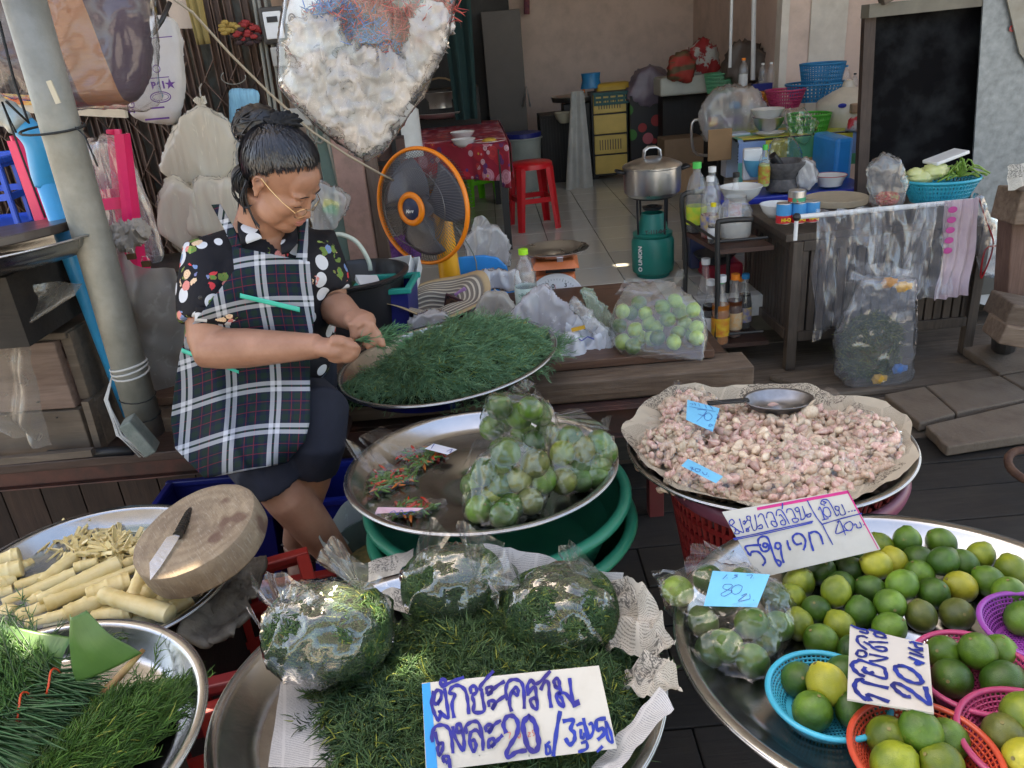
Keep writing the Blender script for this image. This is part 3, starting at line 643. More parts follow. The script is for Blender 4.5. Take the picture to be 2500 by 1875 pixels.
# chillies in flat bags
M_chg=pm('green_chilli',(.05,.13,.015),.25,col2=(.09,.20,.03),ns=40,island=.5);M_chr=pm('red_chilli',(.50,.025,.01),.22,island=.4);M_cho=pm('orange_chilli',(.55,.14,.01),.25)
def chilli_mesh(mt):
 o=MB().tube([(0,0,0),(.008,0,.001),(.018,.0015,.001),(.027,.004,0)],[.0024,.0036,.003,.0006],6).build('chilli',mt,smooth=True);d=o.data;bpy.data.objects.remove(o);return d
CM=[chilli_mesh(M_chg),chilli_mesh(M_chr),chilli_mesh(M_cho)]
def chillies(quad,n,label,group,seed,red=.22):
 rg=random.Random(seed);A,B_,C,D=[Vector(q)for q in quad]
 for i in range(n):
  u,v=rg.random(),rg.random();p=(A*(1-u)+B_*u)*(1-v)+(D*(1-u)+C*u)*v;p.z+=.006+.012*rg.random()*math.sin(math.pi*u)**.5
  k_=1 if rg.random()<red*.7 else(2 if rg.random()<.12 else 0)
  o=bpy.data.objects.new('chilli',CM[k_]);COL.objects.link(o);o.location=p;o.rotation_euler=(rg.uniform(0,6),rg.uniform(-.25,.25),rg.uniform(0,6.28));s=rg.uniform(.75,1.15);o.scale=(s,s,s)
  tag(o,['green','red','orange'][k_]+' bird chilli '+label,'chilli',group)
T3=lambda x,y,dz=0:tp('lime',*S3(x,y),dz)
q1=(T3(275,780),T3(620,770),T3(575,690),T3(370,685));q1=(T3(310,860),T3(600,770),T3(560,685),T3(300,745))
chillies(q1,120,'in the left flat bag on the middle tray','chillies in the left flat bag',3)
q2=(T3(620,700),T3(800,590),T3(700,545),T3(480,610));chillies(q2,95,'in the middle flat bag with a white note','chillies in the flat bag with the white note',4)
q3=(T3(440,1010),T3(640,1010),T3(780,930),T3(480,930));chillies(q3,60,'in the front flat bag with a pink note','chillies in the flat bag with the pink note',5,.4)
def flatbag(label,quad,th,flaps,seed):
 q=[Vector(p)for p in quad];c=sum(q,Vector())/4;pts=[p+(c-p)*.02+Vector((0,0,.010))for p in q]+[c+Vector((0,0,.018))]
 return bag('plastic_bag',label,pts,.009,F_clear,'flat clear bags of chillies',amp=.002,voxel=.004,seed=seed,flaps=flaps,fs=35)
flatbag('flat clear bag of bird chillies at the left rim of the middle tray',q1,.02,[(T3(300,750,.02),T3(480,690,.02),T3(330,560,.06),T3(210,640,.06)),(T3(210,640,.06),T3(215,620,.05),T3(100,475,.09),T3(190,640,.05)),(T3(210,640,.05),T3(330,650,.04),T3(310,600,.07),T3(120,480,.09))],21)
flatbag('flat clear bag of bird chillies holding a white note',q2,.02,[(T3(480,610,.02),T3(690,550,.02),T3(360,385,.08),T3(215,455,.09)),(T3(215,455,.09),T3(300,560,.05),T3(330,600,.05),T3(205,480,.08))],22)
flatbag('flat clear bag of bird chillies with a pink note, at the front rim',q3,.02,[(T3(300,1010,.01),T3(440,1040,.01),T3(450,930,.02),T3(280,910,.03))],23)
# -- signs and notes: flat card with brush strokes
def catmull(pts,sub=5):
 P_=[Vector(p)for p in pts];out=[]
 if len(P_)<3:return P_
 for i in range(len(P_)-1):
  a=P_[max(i-1,0)];b=P_[i];c=P_[i+1];d=P_[min(i+2,len(P_)-1)]
  for s in range(sub):
   t=s/sub;out.append(.5*((2*b)+(c-a)*t+(2*a-5*b+4*c-d)*t*t+(3*b-a-3*c+d)*t**3))
 out.append(P_[-1]);return out
def card(name,label,cat,corners,thick,mat,groups,edge=None,parts=(),bend=0):
 """corners: 4 world points (top left, top right, bottom right, bottom left) of a flat card; groups: lists of (strokes, width, material) given as photo points and laid on the card's plane"""
 A,B_,C,D=[Vector(p)for p in corners];c=(A+B_+C+D)/4
 N=(B_-A).cross(A-D).normalized()
 if N.dot(Vector((0,0,CAMZ))-c)<0:N=-N
 pr=[p-N*(p-c).dot(N)for p in(A,B_,C,D)]
 t=thing(name,label,cat,c)
 def inpl(px,py):rr=ray(px,py);o=Vector((0,0,CAMZ));return o+rr*((c-o).dot(N)/rr.dot(N))
 q=MB();V=[p-c for p in pr]+[p-c-N*thick for p in pr];q.add(V,[(0,1,2,3),(7,6,5,4),(0,4,5,1),(1,5,6,2),(2,6,7,3),(3,7,4,0)]);q.build('card',mat,t)
 for pname,pp_,pm_ in parts:
  V=[inpl(*p)-c+N*.0004 for p in pp_];MB().add(V,[tuple(range(len(V)))]).build(pname,pm_,t)
 for gi,(strokes,w,m_)in enumerate(groups):
  q=MB()
  for si,st in enumerate(strokes):
   ww=w
   if isinstance(st,tuple):st,ww=st
   pts=[Vector((*p,0))for p in st];cm=catmull(pts,5)if len(pts)>2 else pts
   L=[inpl(p.x,p.y)-c+N*(.0008+.00005*si)for p in cm];n_=len(L);V=[];F=[]
   for i,p in enumerate(L):
    d=(L[min(i+1,n_-1)]-L[max(i-1,0)]);
    if d.length<1e-9:d=Vector((1,0,0))
    d.normalize();s=N.cross(d);k_=ww/2*(1+.18*math.sin(i*1.3+si*2));
    if i==0:p=p-d*ww*.3
    if i==n_-1:p=p+d*ww*.3
    V+=[p-s*k_,p+s*k_]
    if i:F.append((2*i-2,2*i-1,2*i+1,2*i))
   q.add(V,F)
  o=q.build('lettering',m_,t)
 return t
def off(o,s,lst):return[[(o[0]+x/s,o[1]+y/s)for x,y in st]if not isinstance(st,tuple)else([(o[0]+x/s,o[1]+y/s)for x,y in st[0]],st[1])for st in lst]
M_card=pm('white_card',(.56,.54,.50),.75,col2=(.45,.42,.37),ns=10,lo=.5,hi=.8,bs=30,bst=.12,grime=.12,gcol=(.35,.27,.18))
M_inkp=pm('purple_blue_ink',(.022,.012,.17),.45,col2=(.01,.02,.32),ns=30)
M_inkb=pm('blue_ink',(.008,.035,.38),.45,col2=(.006,.02,.22),ns=30);M_inkd=pm('dark_blue_ink',(.01,.015,.12),.45,col2=(.01,.04,.33),ns=40)
M_bluetape=pm('blue_card_edge',(.01,.30,.72),.5,grime=.2,gcol=(.02,.1,.2));M_pinktape=pm('magenta_card_edge',(.62,.02,.22),.5)
s1=off((1020,1610),4.424,[[(240,440),(200,480),(170,440),(200,340),(250,345),(250,420),(215,480)],[(170,350),(150,470),(180,580),(225,655),(245,590),(240,560),(300,620),(330,610),(310,450),(290,320)],[(260,290),(245,240),(280,210),(300,250),(265,295)],[(270,290),(380,235),(490,195)],[(390,620),(370,480),(400,380),(345,360),(370,300),(440,280),(510,330),(540,450),(550,580)],[(575,360),(570,300),(620,290),(635,350),(590,395),(610,470),(605,565),(715,555),(700,420),(690,330)],[(690,330),(670,300),(740,210),(810,130)],[(750,360),(745,310),(800,300),(790,360),(760,375),(850,290),(930,240)],[(770,500),(770,450),(830,450),(830,500),(800,535),(850,460),(945,390)],[(965,430),(950,330),(980,240),(1050,215),(1120,250),(1145,350),(1150,520)],[(1010,550),(990,470),(1010,360),(1060,300),(1085,340),(1070,385),(1030,350)],[(1190,380),(1185,280),(1230,220),(1260,260),(1320,240),(1425,130)],[(1190,370),(1260,290),(1280,400),(1290,520),(1250,520),(1215,450),(1250,415),(1285,440)],[(1330,320),(1370,240),(1410,250),(1420,380),(1440,510)],[(1490,290),(1470,230),(1510,205),(1530,270),(1500,310),(1480,280)],[(1530,290),(1540,360),(1500,370),(1510,450),(1570,510),(1560,430),(1520,370),(1600,370),(1690,500)],[(1640,210),(1660,380),(1690,505)],([(1715,455),(1725,480)],.007),[(160,880),(155,800),(200,720),(290,710),(350,770),(370,880),(380,1000)],[(190,790),(220,900),(265,900),(270,960),(235,1030),(215,960),(240,900)],[(380,730),(400,830),(490,980),(500,880),(480,760),(450,690),(420,720),(430,790),(470,770)],[(530,790),(520,720),(590,670),(660,690),(700,850),(705,970)],[(570,800),(560,880),(600,990),(630,930),(610,870),(575,880)],[(570,790),(630,760),(690,830)],[(740,770),(735,720),(790,700),(800,750),(760,790),(830,700),(890,660)],[(770,950),(765,880),(810,850),(830,900),(790,945),(860,870),(910,820)],([(950,780),(925,700),(960,620),(1030,610),(1080,680),(1070,800),(1000,920),(955,1020),(990,1050),(1060,1000),(1165,980)],.0052),([(1200,610),(1140,680),(1150,800),(1190,940),(1260,990),(1305,920),(1290,800),(1260,680),(1200,610)],.0062),[(290,1100),(270,1060),(320,1040),(340,1080),(310,1110)],[(340,1080),(350,1160)]])
s2=off((1020,1610),4.424,[([(1535,570),(1500,760),(1465,1030)],.005),([(1575,665),(1680,655),(1650,750),(1690,790),(1690,870),(1640,920),(1600,860)],.0048),[(1720,710),(1780,690),(1830,760),(1840,850)],[(1760,760),(1760,830),(1785,850),(1795,800)],[(1790,640),(1830,860)],[(1850,700),(1880,690),(1895,770),(1850,850),(1830,770)],([(2020,635),(1930,660),(1940,760),(1990,740),(2010,800),(1950,860)],.0045),[(2030,670),(2050,850),(2100,890),(2080,780),(2040,690)],[(1770,900),(1820,890),(1825,960),(1740,995)],[(1940,990),(1990,940)],[(1385,920),(1390,1015),(1430,1000),(1420,940),(1385,940)],[(1390,920),(1420,890)]])
s3=off((1020,1610),4.424,[([(965,790),(1000,790),(985,850)],.0008),([(1050,780),(1060,840),(1030,850)],.0008),([(1090,790),(1110,810),(1095,850),(1075,820),(1090,790)],.0008),([(1190,790),(1215,790),(1190,830),(1220,830)],.0008),([(1265,760),(1240,765),(1240,790),(1270,800),(1245,825)],.0008)])
card('price_sign','white cardboard sign with thick purple Thai writing and 20, on the dark herbs','sign',[PZ(1030,1668,.775),PZ(1462,1625,.775),PZ(1507,1828,.70),PZ(1040,1884,.695)],.003,M_card,[(s1,.0043,M_inkp),(s2,.0036,M_inkb),(s3,.0008,pm('red_stamp',(.55,.1,.1),.6))],parts=[('blue_edge',[(1030,1670),(1050,1666),(1069,1884),(1042,1886)],M_bluetape)])
a1=off((1750,1190),5.53,[[(190,520),(165,470),(200,430),(235,470),(200,515),(260,560),(240,620),(300,620),(280,570),(250,580)],[(240,560),(330,600),(360,600),(330,510),(305,425)],[(350,470),(375,450),(380,490),(355,490)],[(410,440),(370,500)],[(390,560),(420,550),(430,590),(395,590),(400,560)],[(440,530),(400,590)],[(410,430),(400,395),(445,390),(450,440),(420,440)],[(450,440),(470,520),(500,580),(540,540),(510,370)],[(540,540),(600,500),(610,550),(560,555)],[(555,400),(580,360),(620,370),(650,450),(690,540)],[(670,410),(680,345),(740,340),(780,420),(810,500)],[(730,490),(740,455),(800,470),(810,520),(770,525),(735,490)],[(800,380),(810,310),(870,310),(940,420),(975,490)],[(840,380),(860,370),(920,450),(920,500),(870,500),(860,460),(890,440)],[(940,340),(950,295),(1010,300),(1060,400)],[(1010,440),(1030,420),(1090,420),(1090,460),(1040,470),(1015,440)],[(885,215),(880,290)],[(1080,330),(1050,290),(1090,270),(1110,310),(1080,330)],[(1110,310),(1130,400),(1140,440),(1190,390),(1150,255)],[(1190,390),(1260,350),(1260,390),(1220,400),(1210,360)],[(1220,180),(1260,260),(1340,400),(1420,500)],[(1420,500),(1480,620),(1560,770)],[(1410,500),(1640,430),(1950,350)],[(1370,300),(1390,270),(1450,430)],[(1420,440),(1500,420)],[(1430,330),(1440,280),(1490,270),(1530,330),(1530,380),(1490,400),(1440,360),(1430,330)],[(1450,240),(1400,220),(1420,170),(1490,170),(1550,260),(1610,380),(1640,360)],[(1450,220),(1470,200),(1430,190)],[(1600,300),(1590,260),(1640,260),(1640,310),(1600,300)],[(1640,300),(1670,370),(1730,350),(1680,230)],[(1770,330),(1785,325)],[(1810,320),(1825,316)],[(1850,312),(1865,308)],[(1640,460),(1600,620),(1720,585),(1750,580)],[(1620,470),(1660,460),(1730,640)],[(1740,480),(1710,520),(1760,580),(1810,570),(1830,500),(1790,460),(1740,480)],[(1850,510),(1860,490),(1880,510),(1890,545),(1945,530),(1920,465)],[(1972,505),(1982,502)],[(220,690),(640,600),(1290,455)],[(240,705),(700,610),(1280,475)]])
a2=off((1750,1190),5.53,[[(590,775),(390,795),(420,880),(450,915),(470,870),(560,870),(640,960),(650,1010),(620,1050)],[(560,770),(560,700),(620,660),(690,690),(740,840),(800,1000),(850,1060),(860,1000),(810,980)],[(580,800),(620,860),(690,850),(700,790),(650,750),(620,780),(650,810),(680,790)],[(790,820),(790,760),(840,750),(860,800),(830,830),(800,820)],[(860,780),(870,900),(900,1010)],[(950,720),(960,780),(990,840)],[(1040,740),(1020,680),(1060,630),(1130,630),(1190,700),(1190,780),(1170,840)],[(1050,750),(1080,770),(1140,755)],[(1240,610),(1260,720),(1300,850)],[(1250,620),(1320,595),(1390,640),(1430,760)]])
card('price_sign','white card sign reading 10 for 40 in blue Thai writing, magenta top edge','sign',[PZ(1764,1250,.735),PZ(2070,1197,.755),PZ(2145,1340,.66),PZ(1855,1412,.635)],.003,M_card,[(a1,.0019,M_inkb),(a2,.0036,M_inkb)],parts=[('magenta_edge',[(1847,1239),(2070,1197),(2074,1204),(1849,1246)],M_pinktape),('magenta_side',[(2070,1197),(2145,1340),(2143,1341),(2067,1200)],M_pinktape)])
b1=off((2050,1510),6.636,[([(430,1320),(300,1220),(240,1110),(280,1010),(360,990),(400,1040),(770,1130)],.0062),([(490,1330),(470,1240),(780,1350)],.0062),([(300,690),(210,730),(210,800),(300,900),(390,940)],.0062),([(300,670),(480,730),(700,800),(740,870),(740,980),(480,900),(400,830),(420,890)],.005),([(410,800),(380,850),(430,890),(540,880)],.005),[(290,540),(280,600),(370,630),(430,600),(400,540),(300,520)],[(430,510),(300,400),(290,310),(360,290),(440,320)],[(490,590),(600,610),(770,650),(620,690),(490,700)],[(400,390),(490,440),(560,500),(700,540),(760,510),(700,470),(580,470)],[(480,390),(600,390),(770,400)],[(560,260),(600,300),(700,320),(740,320),(700,260),(560,240)],[(190,120),(300,170),(430,200),(440,250),(330,220)],[(480,190),(640,230),(740,290)],([(1130,1280),(1060,1270),(950,1200),(860,1100),(900,1060),(980,1080),(1150,1180),(1300,1300),(1460,1400),(1420,1250),(1390,1130)],.0062),([(960,780),(900,800),(920,870),(1010,970),(1180,1050),(1320,1060),(1320,1000),(1230,890),(1090,800),(960,770)],.0062),[(1220,740),(1280,700),(1300,750),(1240,760)],[(1130,640),(1360,740)],[(1140,570),(1350,640)],[(1120,490),(1330,600)],[(1180,520),(1340,530)],[(1140,400),(1200,400),(1250,480),(1340,500)],[(1200,400),(1330,430)]])
card('price_sign','small square card lying on the limes with 20 in dark blue, turned sideways','sign',[tp('big',2075,1527,.075),tp('big',2266,1573,.085),tp('big',2280,1740,.085),tp('big',2068,1706,.075)],.003,M_card,[(b1,.0042,M_inkd)])
M_note=pm('blue_paper_note',(.16,.56,.82),.7);M_pen=pm('blue_pen',(.02,.06,.35),.5)
n1=off((1700,1380),11.06,[[(770,840),(930,750),(960,690),(830,670),(720,620),(760,530),(930,520),(970,570),(880,650),(760,720),(670,780),(690,830),(770,840)],[(1140,530),(1040,560),(950,650),(960,740),(1050,790),(1170,740),(1230,640),(1230,570),(1140,530)],[(1220,830),(1330,780),(1350,800),(1130,970),(1400,930),(1450,890),(1440,780)],[(1540,940),(1550,960)],[(830,260),(710,380)],[(820,350),(840,350)],[(1120,265),(1020,275),(1110,300),(970,370)],[(1360,280),(1510,270),(1460,360)],[(1540,350),(1550,350)]])
card('price_note','blue paper note reading 80 inside the bag of limes','note',[tp('big',1740,1393,.108),tp('big',1880,1402,.105),tp('big',1848,1484,.075),tp('big',1718,1479,.078)],.0004,M_note,[(n1,.0008,M_pen)])
n2=off((1650,960),7.213,[[(380,290),(540,320),(370,500)],[(390,370),(520,410)],[(560,350),(500,400),(520,470),(590,480),(640,420),(600,360),(560,350)],[(720,370),(760,420),(700,450)],[(680,490),(690,490)],[(740,500),(750,510)],[(600,545),(650,570),(580,590),(600,550)],[(540,640),(640,660)],[(240,240),(450,280),(700,330)],[(250,190),(300,190),(280,220)],[(330,180),(350,220)],[(400,190),(420,240)],[(500,180),(540,270)],[(600,230),(650,290)]])
card('price_note','blue paper note reading 70 inside the rearmost bag of garlic','note',[PZ(1678,975,.690),PZ(1757,996,.685),PZ(1740,1056,.665),PZ(1675,1024,.675)],.0004,M_note,[(n2,.0011,M_pen)])
n3=off((1650,960),7.213,[[(250,1310),(300,1310),(270,1370)],[(270,1330),(320,1350)],[(350,1330),(340,1370),(400,1390),(430,1350),(350,1330)],[(470,1390),(490,1430),(540,1440),(550,1400)],[(570,1465),(580,1468)]])
card('price_note','blue paper strip reading 40 on the front left bag of garlic','note',[PZ(1680,1120,.675),PZ(1765,1163,.67),PZ(1748,1180,.665),PZ(1663,1137,.67)],.0004,M_note,[(n3,.0012,M_pen)])
card('price_note','white paper note sticking out of a flat bag of chillies','note',[T3(715,505,.03),T3(875,545,.03),T3(810,580,.03),T3(655,540,.03)],.0004,pm('white_note',(.7,.72,.8),.7),[(off((800,900),2.765,[[(700,540),(720,510)],[(805,560),(840,545),(825,570)]]),.002,M_inkb)])
card('price_note','pink paper strip with handwriting in the front bag of chillies','note',[T3(330,930,.03),T3(640,935,.04),T3(630,975,.02),T3(310,975,.02)],.0004,pm('pink_note',(.66,.42,.50),.7),[(off((800,900),2.765,[[(420,975),(450,960),(470,985),(500,955),(520,985),(560,960),(590,970)]]),.0012,M_pen)])
# -- HERBS, GARLIC, BAMBOO
M_herb=vcol('fresh_green_leaves',.42,spec=.35,trn=.18)
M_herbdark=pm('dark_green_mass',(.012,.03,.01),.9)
def dome(cx,cy,rx,ry,H,z0,rot=0,pw=.6,nz=.012,seed=0,tilt=(0,0)):
 ca,sa=math.cos(rot),math.sin(rot)
 def hgt(x,y):
  dx,dy=x-cx,y-cy;u=(dx*ca+dy*sa)/rx;v=(-dx*sa+dy*ca)/ry;q=1-u*u-v*v
  return z0+tilt[0]*dx+tilt[1]*dy+H*np.maximum(q,0)**pw+nz*np.sin(dx*47+seed)*np.cos(dy*39+seed*2)*(q>0)
 def surf(n,rg):
  P_=[]
  r_=np.sqrt(rg.random(n))*1.0;a=rg.uniform(0,2*np.pi,n);wob=1+.09*np.sin(3*a+seed)+.06*np.sin(7*a+seed)
  u=r_*np.cos(a)*rx*wob;v=r_*np.sin(a)*ry*wob;x=cx+u*ca-v*sa;y=cy+u*sa+v*ca
  z=hgt(x,y);e=1e-3;nx=-(hgt(x+e,y)-z)/e;ny=-(hgt(x,y+e)-z)/e
  N=np.stack([np.clip(nx,-1.5,1.5),np.clip(ny,-1.5,1.5),np.ones_like(nx)],1);return np.stack([x,y,z+rg.uniform(-.004,.010,n)],1),N
 return hgt,surf
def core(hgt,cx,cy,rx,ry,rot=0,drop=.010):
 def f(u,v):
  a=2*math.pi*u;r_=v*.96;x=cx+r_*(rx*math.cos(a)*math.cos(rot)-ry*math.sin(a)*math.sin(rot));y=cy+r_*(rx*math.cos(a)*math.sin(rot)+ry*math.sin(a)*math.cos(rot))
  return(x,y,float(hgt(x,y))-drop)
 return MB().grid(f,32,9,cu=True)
def herbs(name,label,cat,dm,par,n,**kw):
 hgt,surf=dm;V,F,T_=herb_pile(surf,n,**kw)
 r_=thing(name,label,cat,(par[0],par[1],float(hgt(par[0],par[1]))))
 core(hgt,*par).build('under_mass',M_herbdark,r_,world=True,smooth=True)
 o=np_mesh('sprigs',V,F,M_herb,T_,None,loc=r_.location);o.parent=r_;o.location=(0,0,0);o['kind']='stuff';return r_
# the big tray in front
D1=(-.085,.835,.235,.215)
dm=dome(*D1,.075,.615,nz=.006,pw=.55)
herbs('herb_heap','loose heap of dark green herb sprigs behind the purple lettered sign','herbs',dm,D1,1500,slen=.055,nleaf=20,ll=(.014,.026),lw=.0021,c0=(.022,.065,.030),c1=(.11,.20,.07),lift=.5,spread=.8,seed=3)
def nestle(n,cx,cy,sx,sy,z,seed):
 rg=np.random.default_rng(seed)
# picked herbs on the ledge tray
D2=(-.13,2.16,.27,.235)
dm2a=dome(*D2,.112,.628,nz=.014,pw=.8,tilt=(.07,0))
flow2=lambda P_,rg:np.arctan2(P_[:,1]-2.10,P_[:,0]+.30)+rg.normal(0,.5,len(P_))
herbs('herb_heap','heap of feathery blue green herbs on the tray beside the woman','herbs',dm2a,D2,1500,slen=.10,nleaf=26,ll=(.012,.024),lw=.0018,c0=(.10,.25,.13),c1=(.28,.48,.26),lift=.35,spread=.55,flow=flow2,yellow=.05,seed=4)
D2b=(-.40,2.07,.10,.10)
herbs('herb_heap','small pile of green herbs at the left of the ledge tray under her hands','herbs',dome(*D2b,.03,.612,nz=.003,seed=2),D2b,200,slen=.06,nleaf=24,ll=(.012,.022),lw=.0020,c0=(.10,.25,.13),c1=(.28,.48,.26),lift=.3,spread=.55,seed=5)
# stray stems at the right rim of that tray
rg=np.random.default_rng(9)
# bagged herbs
def herbbag(label,c,rx,ry,rz,seed,ears,n=420,tone=1.0):
 c=np.array(c)
 def surf(m,rg):
  d=unit(rg.normal(0,1,(m,3)));d[:,2]=np.abs(d[:,2])*.9-.25;d=unit(d);sg=np.sign(d)*np.abs(d)**.85
  P_=c+sg*np.array([rx,ry,rz])*rg.uniform(.86,.985,(m,1));return P_,d/np.array([rx,ry,rz])*rx
 V,F,T_=herb_pile(surf,n,slen=.05,nleaf=18,ll=(.014,.026),lw=.0022,c0=(.022*tone,.07*tone,.028*tone),c1=(.10,.19,.06),lift=.05,spread=.8,seed=seed)
 q_=(V-c)/(np.array([rx,ry,rz])*.97);l_=(np.abs(q_)**2.6).sum(1,keepdims=True)**(1/2.6);V=c+(V-c)/np.maximum(l_,1)
 r_=thing('bagged_herbs','herb sprigs in '+label.replace('clear bag of herbs','the clear bag'),'herbs',tuple(c),group='herbs packed in clear bags')
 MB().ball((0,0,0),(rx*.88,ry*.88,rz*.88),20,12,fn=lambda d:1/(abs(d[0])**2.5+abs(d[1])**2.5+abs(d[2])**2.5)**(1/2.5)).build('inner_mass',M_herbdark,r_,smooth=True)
 o=np_mesh('sprigs',V,F,M_herb,T_,None,loc=tuple(c));o.parent=r_;o.location=(0,0,0);o['kind']='stuff'
 pts=[]
 for i_ in range(22):
  z_=1-2*(i_+.5)/22;a_=i_*2.4;q_=math.sqrt(1-z_*z_);pts.append(Vector((c[0]+rx*.74*q_*math.cos(a_),c[1]+ry*.70*q_*math.sin(a_),c[2]+rz*.70*z_)))
 bag('plastic_bag',label,pts,min(rx,ry,rz)*.48,F_clear2,'clear bags of herbs on the front tray',amp=.0035,seed=seed,sprays=ears,voxel=.007)
def ear(base,tips,w=.006):return(PZ(*base),[PZ(*t)for t in tips],w)
herbbag('clear bag of herbs nearest the camera, left of the sign',(-.305,.925,.722),.098,.072,.072,31,[ear((700,1520,.76),[(610,1400,.80),(625,1455,.79),(650,1395,.82),(700,1400,.82),(760,1440,.81),(820,1480,.79)]),ear((880,1440,.80),[(770,1370,.86),(790,1330,.88),(815,1305,.89),(850,1345,.87),(950,1430,.81)]),ear((650,1560,.75),[(600,1470,.77),(640,1520,.77),(690,1640,.70)])])
herbbag('clear bag of herbs in the middle with two tall ears of film',(-.125,1.045,.695),.088,.066,.062,32,[ear((1030,1400,.77),[(990,1400,.79),(1010,1350,.82),(1040,1275,.87),(1060,1260,.88),(1100,1310,.85)]),ear((1160,1420,.77),[(1110,1280,.87),(1130,1268,.88),(1170,1300,.86),(1230,1320,.83),(1245,1390,.79)])])
herbbag('clear bag of herbs at the right, leaning on the crumpled newspaper',(.045,.965,.690),.092,.078,.062,33,[ear((1270,1430,.77),[(1200,1440,.79),(1190,1420,.80),(1240,1370,.82),(1270,1390,.82)]),ear((1400,1400,.78),[(1360,1350,.83),(1390,1318,.86),(1420,1340,.85),(1480,1420,.79)]),ear((1220,1450,.76),[(1190,1410,.79),(1200,1460,.77),(1215,1490,.74)])])
# -- newspaper
def paper_mat(name,base,ink,sc=90,rot=0,heads=.12):
 mt,nt,b=newmat(name);L=nt.links
 uvn=S(nt,'ShaderNodeUVMap');uvn.uv_map='uv';mp=S(nt,'ShaderNodeMapping');L.new(uvn.outputs[0],mp.inputs[0]);mp.inputs['Rotation'].default_value=(0,0,rot)
 sp=S(nt,'ShaderNodeSeparateXYZ');L.new(mp.outputs[0],sp.inputs[0])
 ln=mth(nt,'FRACT',mth(nt,'MULTIPLY',sp.outputs[1],sc*3.6));ln=mth(nt,'GREATER_THAN',ln,.55)
 wd=ntex(nt,mp.outputs[0],sc*9,2,.5);wd=mth(nt,'GREATER_THAN',wd,.45)
 colm=mth(nt,'GREATER_THAN',mth(nt,'FRACT',mth(nt,'MULTIPLY',sp.outputs[0],sc*.22)),.1)
 blk=vor(nt,mp.outputs[0],sc*.16,'F1',1);bs_=S(nt,'ShaderNodeSeparateColor');L.new(blk,bs_.inputs[0]);pr=mth(nt,'GREATER_THAN',bs_.outputs[0],.25)
 f=mth(nt,'MULTIPLY',mth(nt,'MULTIPLY',ln,wd),mth(nt,'MULTIPLY',colm,pr));f=mth(nt,'MULTIPLY',f,.62)
 hd=mth(nt,'MULTIPLY',mth(nt,'LESS_THAN',bs_.outputs[1],heads),mth(nt,'GREATER_THAN',ntex(nt,mp.outputs[0],sc*1.1,3,.5,2.5),.52));f=mth(nt,'MAXIMUM',f,mth(nt,'MULTIPLY',hd,.85))
 c=mixc(nt,f,base,ink);g=ntex(nt,mp.outputs[0],20,4,.6);c=mixc(nt,ramp(nt,g,[(.4,0),(.8,.3)]),c,tuple(x*.7 for x in base))
 L.new(c,b.inputs['Base Color']);b.inputs['Roughness'].default_value=.85;bump(nt,b,ntex(nt,mp.outputs[0],30,3),.15,.004);return mt
M_news=paper_mat('newsprint',(.50,.47,.41),(.06,.06,.06));M_newsw=paper_mat('white_newsprint',(.52,.53,.54),(.10,.12,.16),rot=.12,heads=.03);M_newso=paper_mat('yellowed_newsprint',(.56,.48,.36),(.07,.05,.04),rot=.5,heads=.3)
def paper(name,label,pts4,mat,nu=26,nv=22,amp=.006,seed=0,fs=14,extra=None,cat='newspaper',grp=None):
 A,B_,C,D=map(Vector,pts4);c=(A+B_+C+D)/4;w_,h_=(B_-A).length,(D-A).length
 def f(u,v):
  p=(A*(1-u)+B_*u)*(1-v)+(D*(1-u)+C*u)*v;e=1-abs(2*u-1)**6
  q=Vector((fractal(p,fs,2,seed+3)*amp*.9,fractal(p,fs,2,seed+4)*amp*.9,ridged(p,fs,seed)*amp+fractal(p,fs*2,2,seed+1)*amp))
  p=p+q
  if extra:p=extra(u,v,p)
  return p
 mb=MB().grid(f,nu,nv,uv=lambda u,v:(u*w_,v*h_));o=mb.build(name,mat,None,smooth=True,loc=c);tag(o,label,cat,grp);return o
Tc=lambda x,y,dz=0:tp('ctr',x,y,dz)
paper('newspaper','white newspaper page flat under the herbs at the left of the front tray',[Tc(690,1640,.004),Tc(1000,1560,.004),Tc(930,1874,.004),Tc(655,1874,.004)],M_newsw,amp=.0012,seed=3)
def rimroll(u,v,p):return p
paper('newspaper','newspaper standing up behind the bagged herbs at the back of the front tray',[PZ(1180,1330,.715),PZ(1520,1408,.72),PZ(1500,1500,.65),PZ(1150,1450,.64)],M_newsw,amp=.006,seed=5,nu=20,nv=14)
paper('newspaper','crumpled newspaper folded over the right rim of the front tray',[PZ(1480,1415,.70),PZ(1585,1445,.73),PZ(1640,1600,.715),PZ(1480,1600,.64)],M_news,amp=.016,seed=7,nu=30,nv=30,fs=22)
paper('newspaper','crumpled newspaper lump on the front tray rim beside the big sign',[PZ(1560,1590,.69),PZ(1650,1620,.735),PZ(1655,1700,.72),PZ(1500,1700,.645)],M_news,amp=.014,seed=8,nu=30,nv=30,fs=25)
paper('newspaper','rolled white newspaper edge at the lower right of the front tray',[PZ(1615,1680,.71),PZ(1645,1735,.715),PZ(1500,1900,.69),PZ(1445,1885,.66)],M_newsw,amp=.007,seed=9,nu=16,nv=30)
paper('newspaper','newspaper lying behind the front tray under the green baskets',[PZ(900,1375,.60),PZ(1010,1345,.60),PZ(1000,1500,.62),PZ(900,1480,.62)],M_news,amp=.006,seed=10)
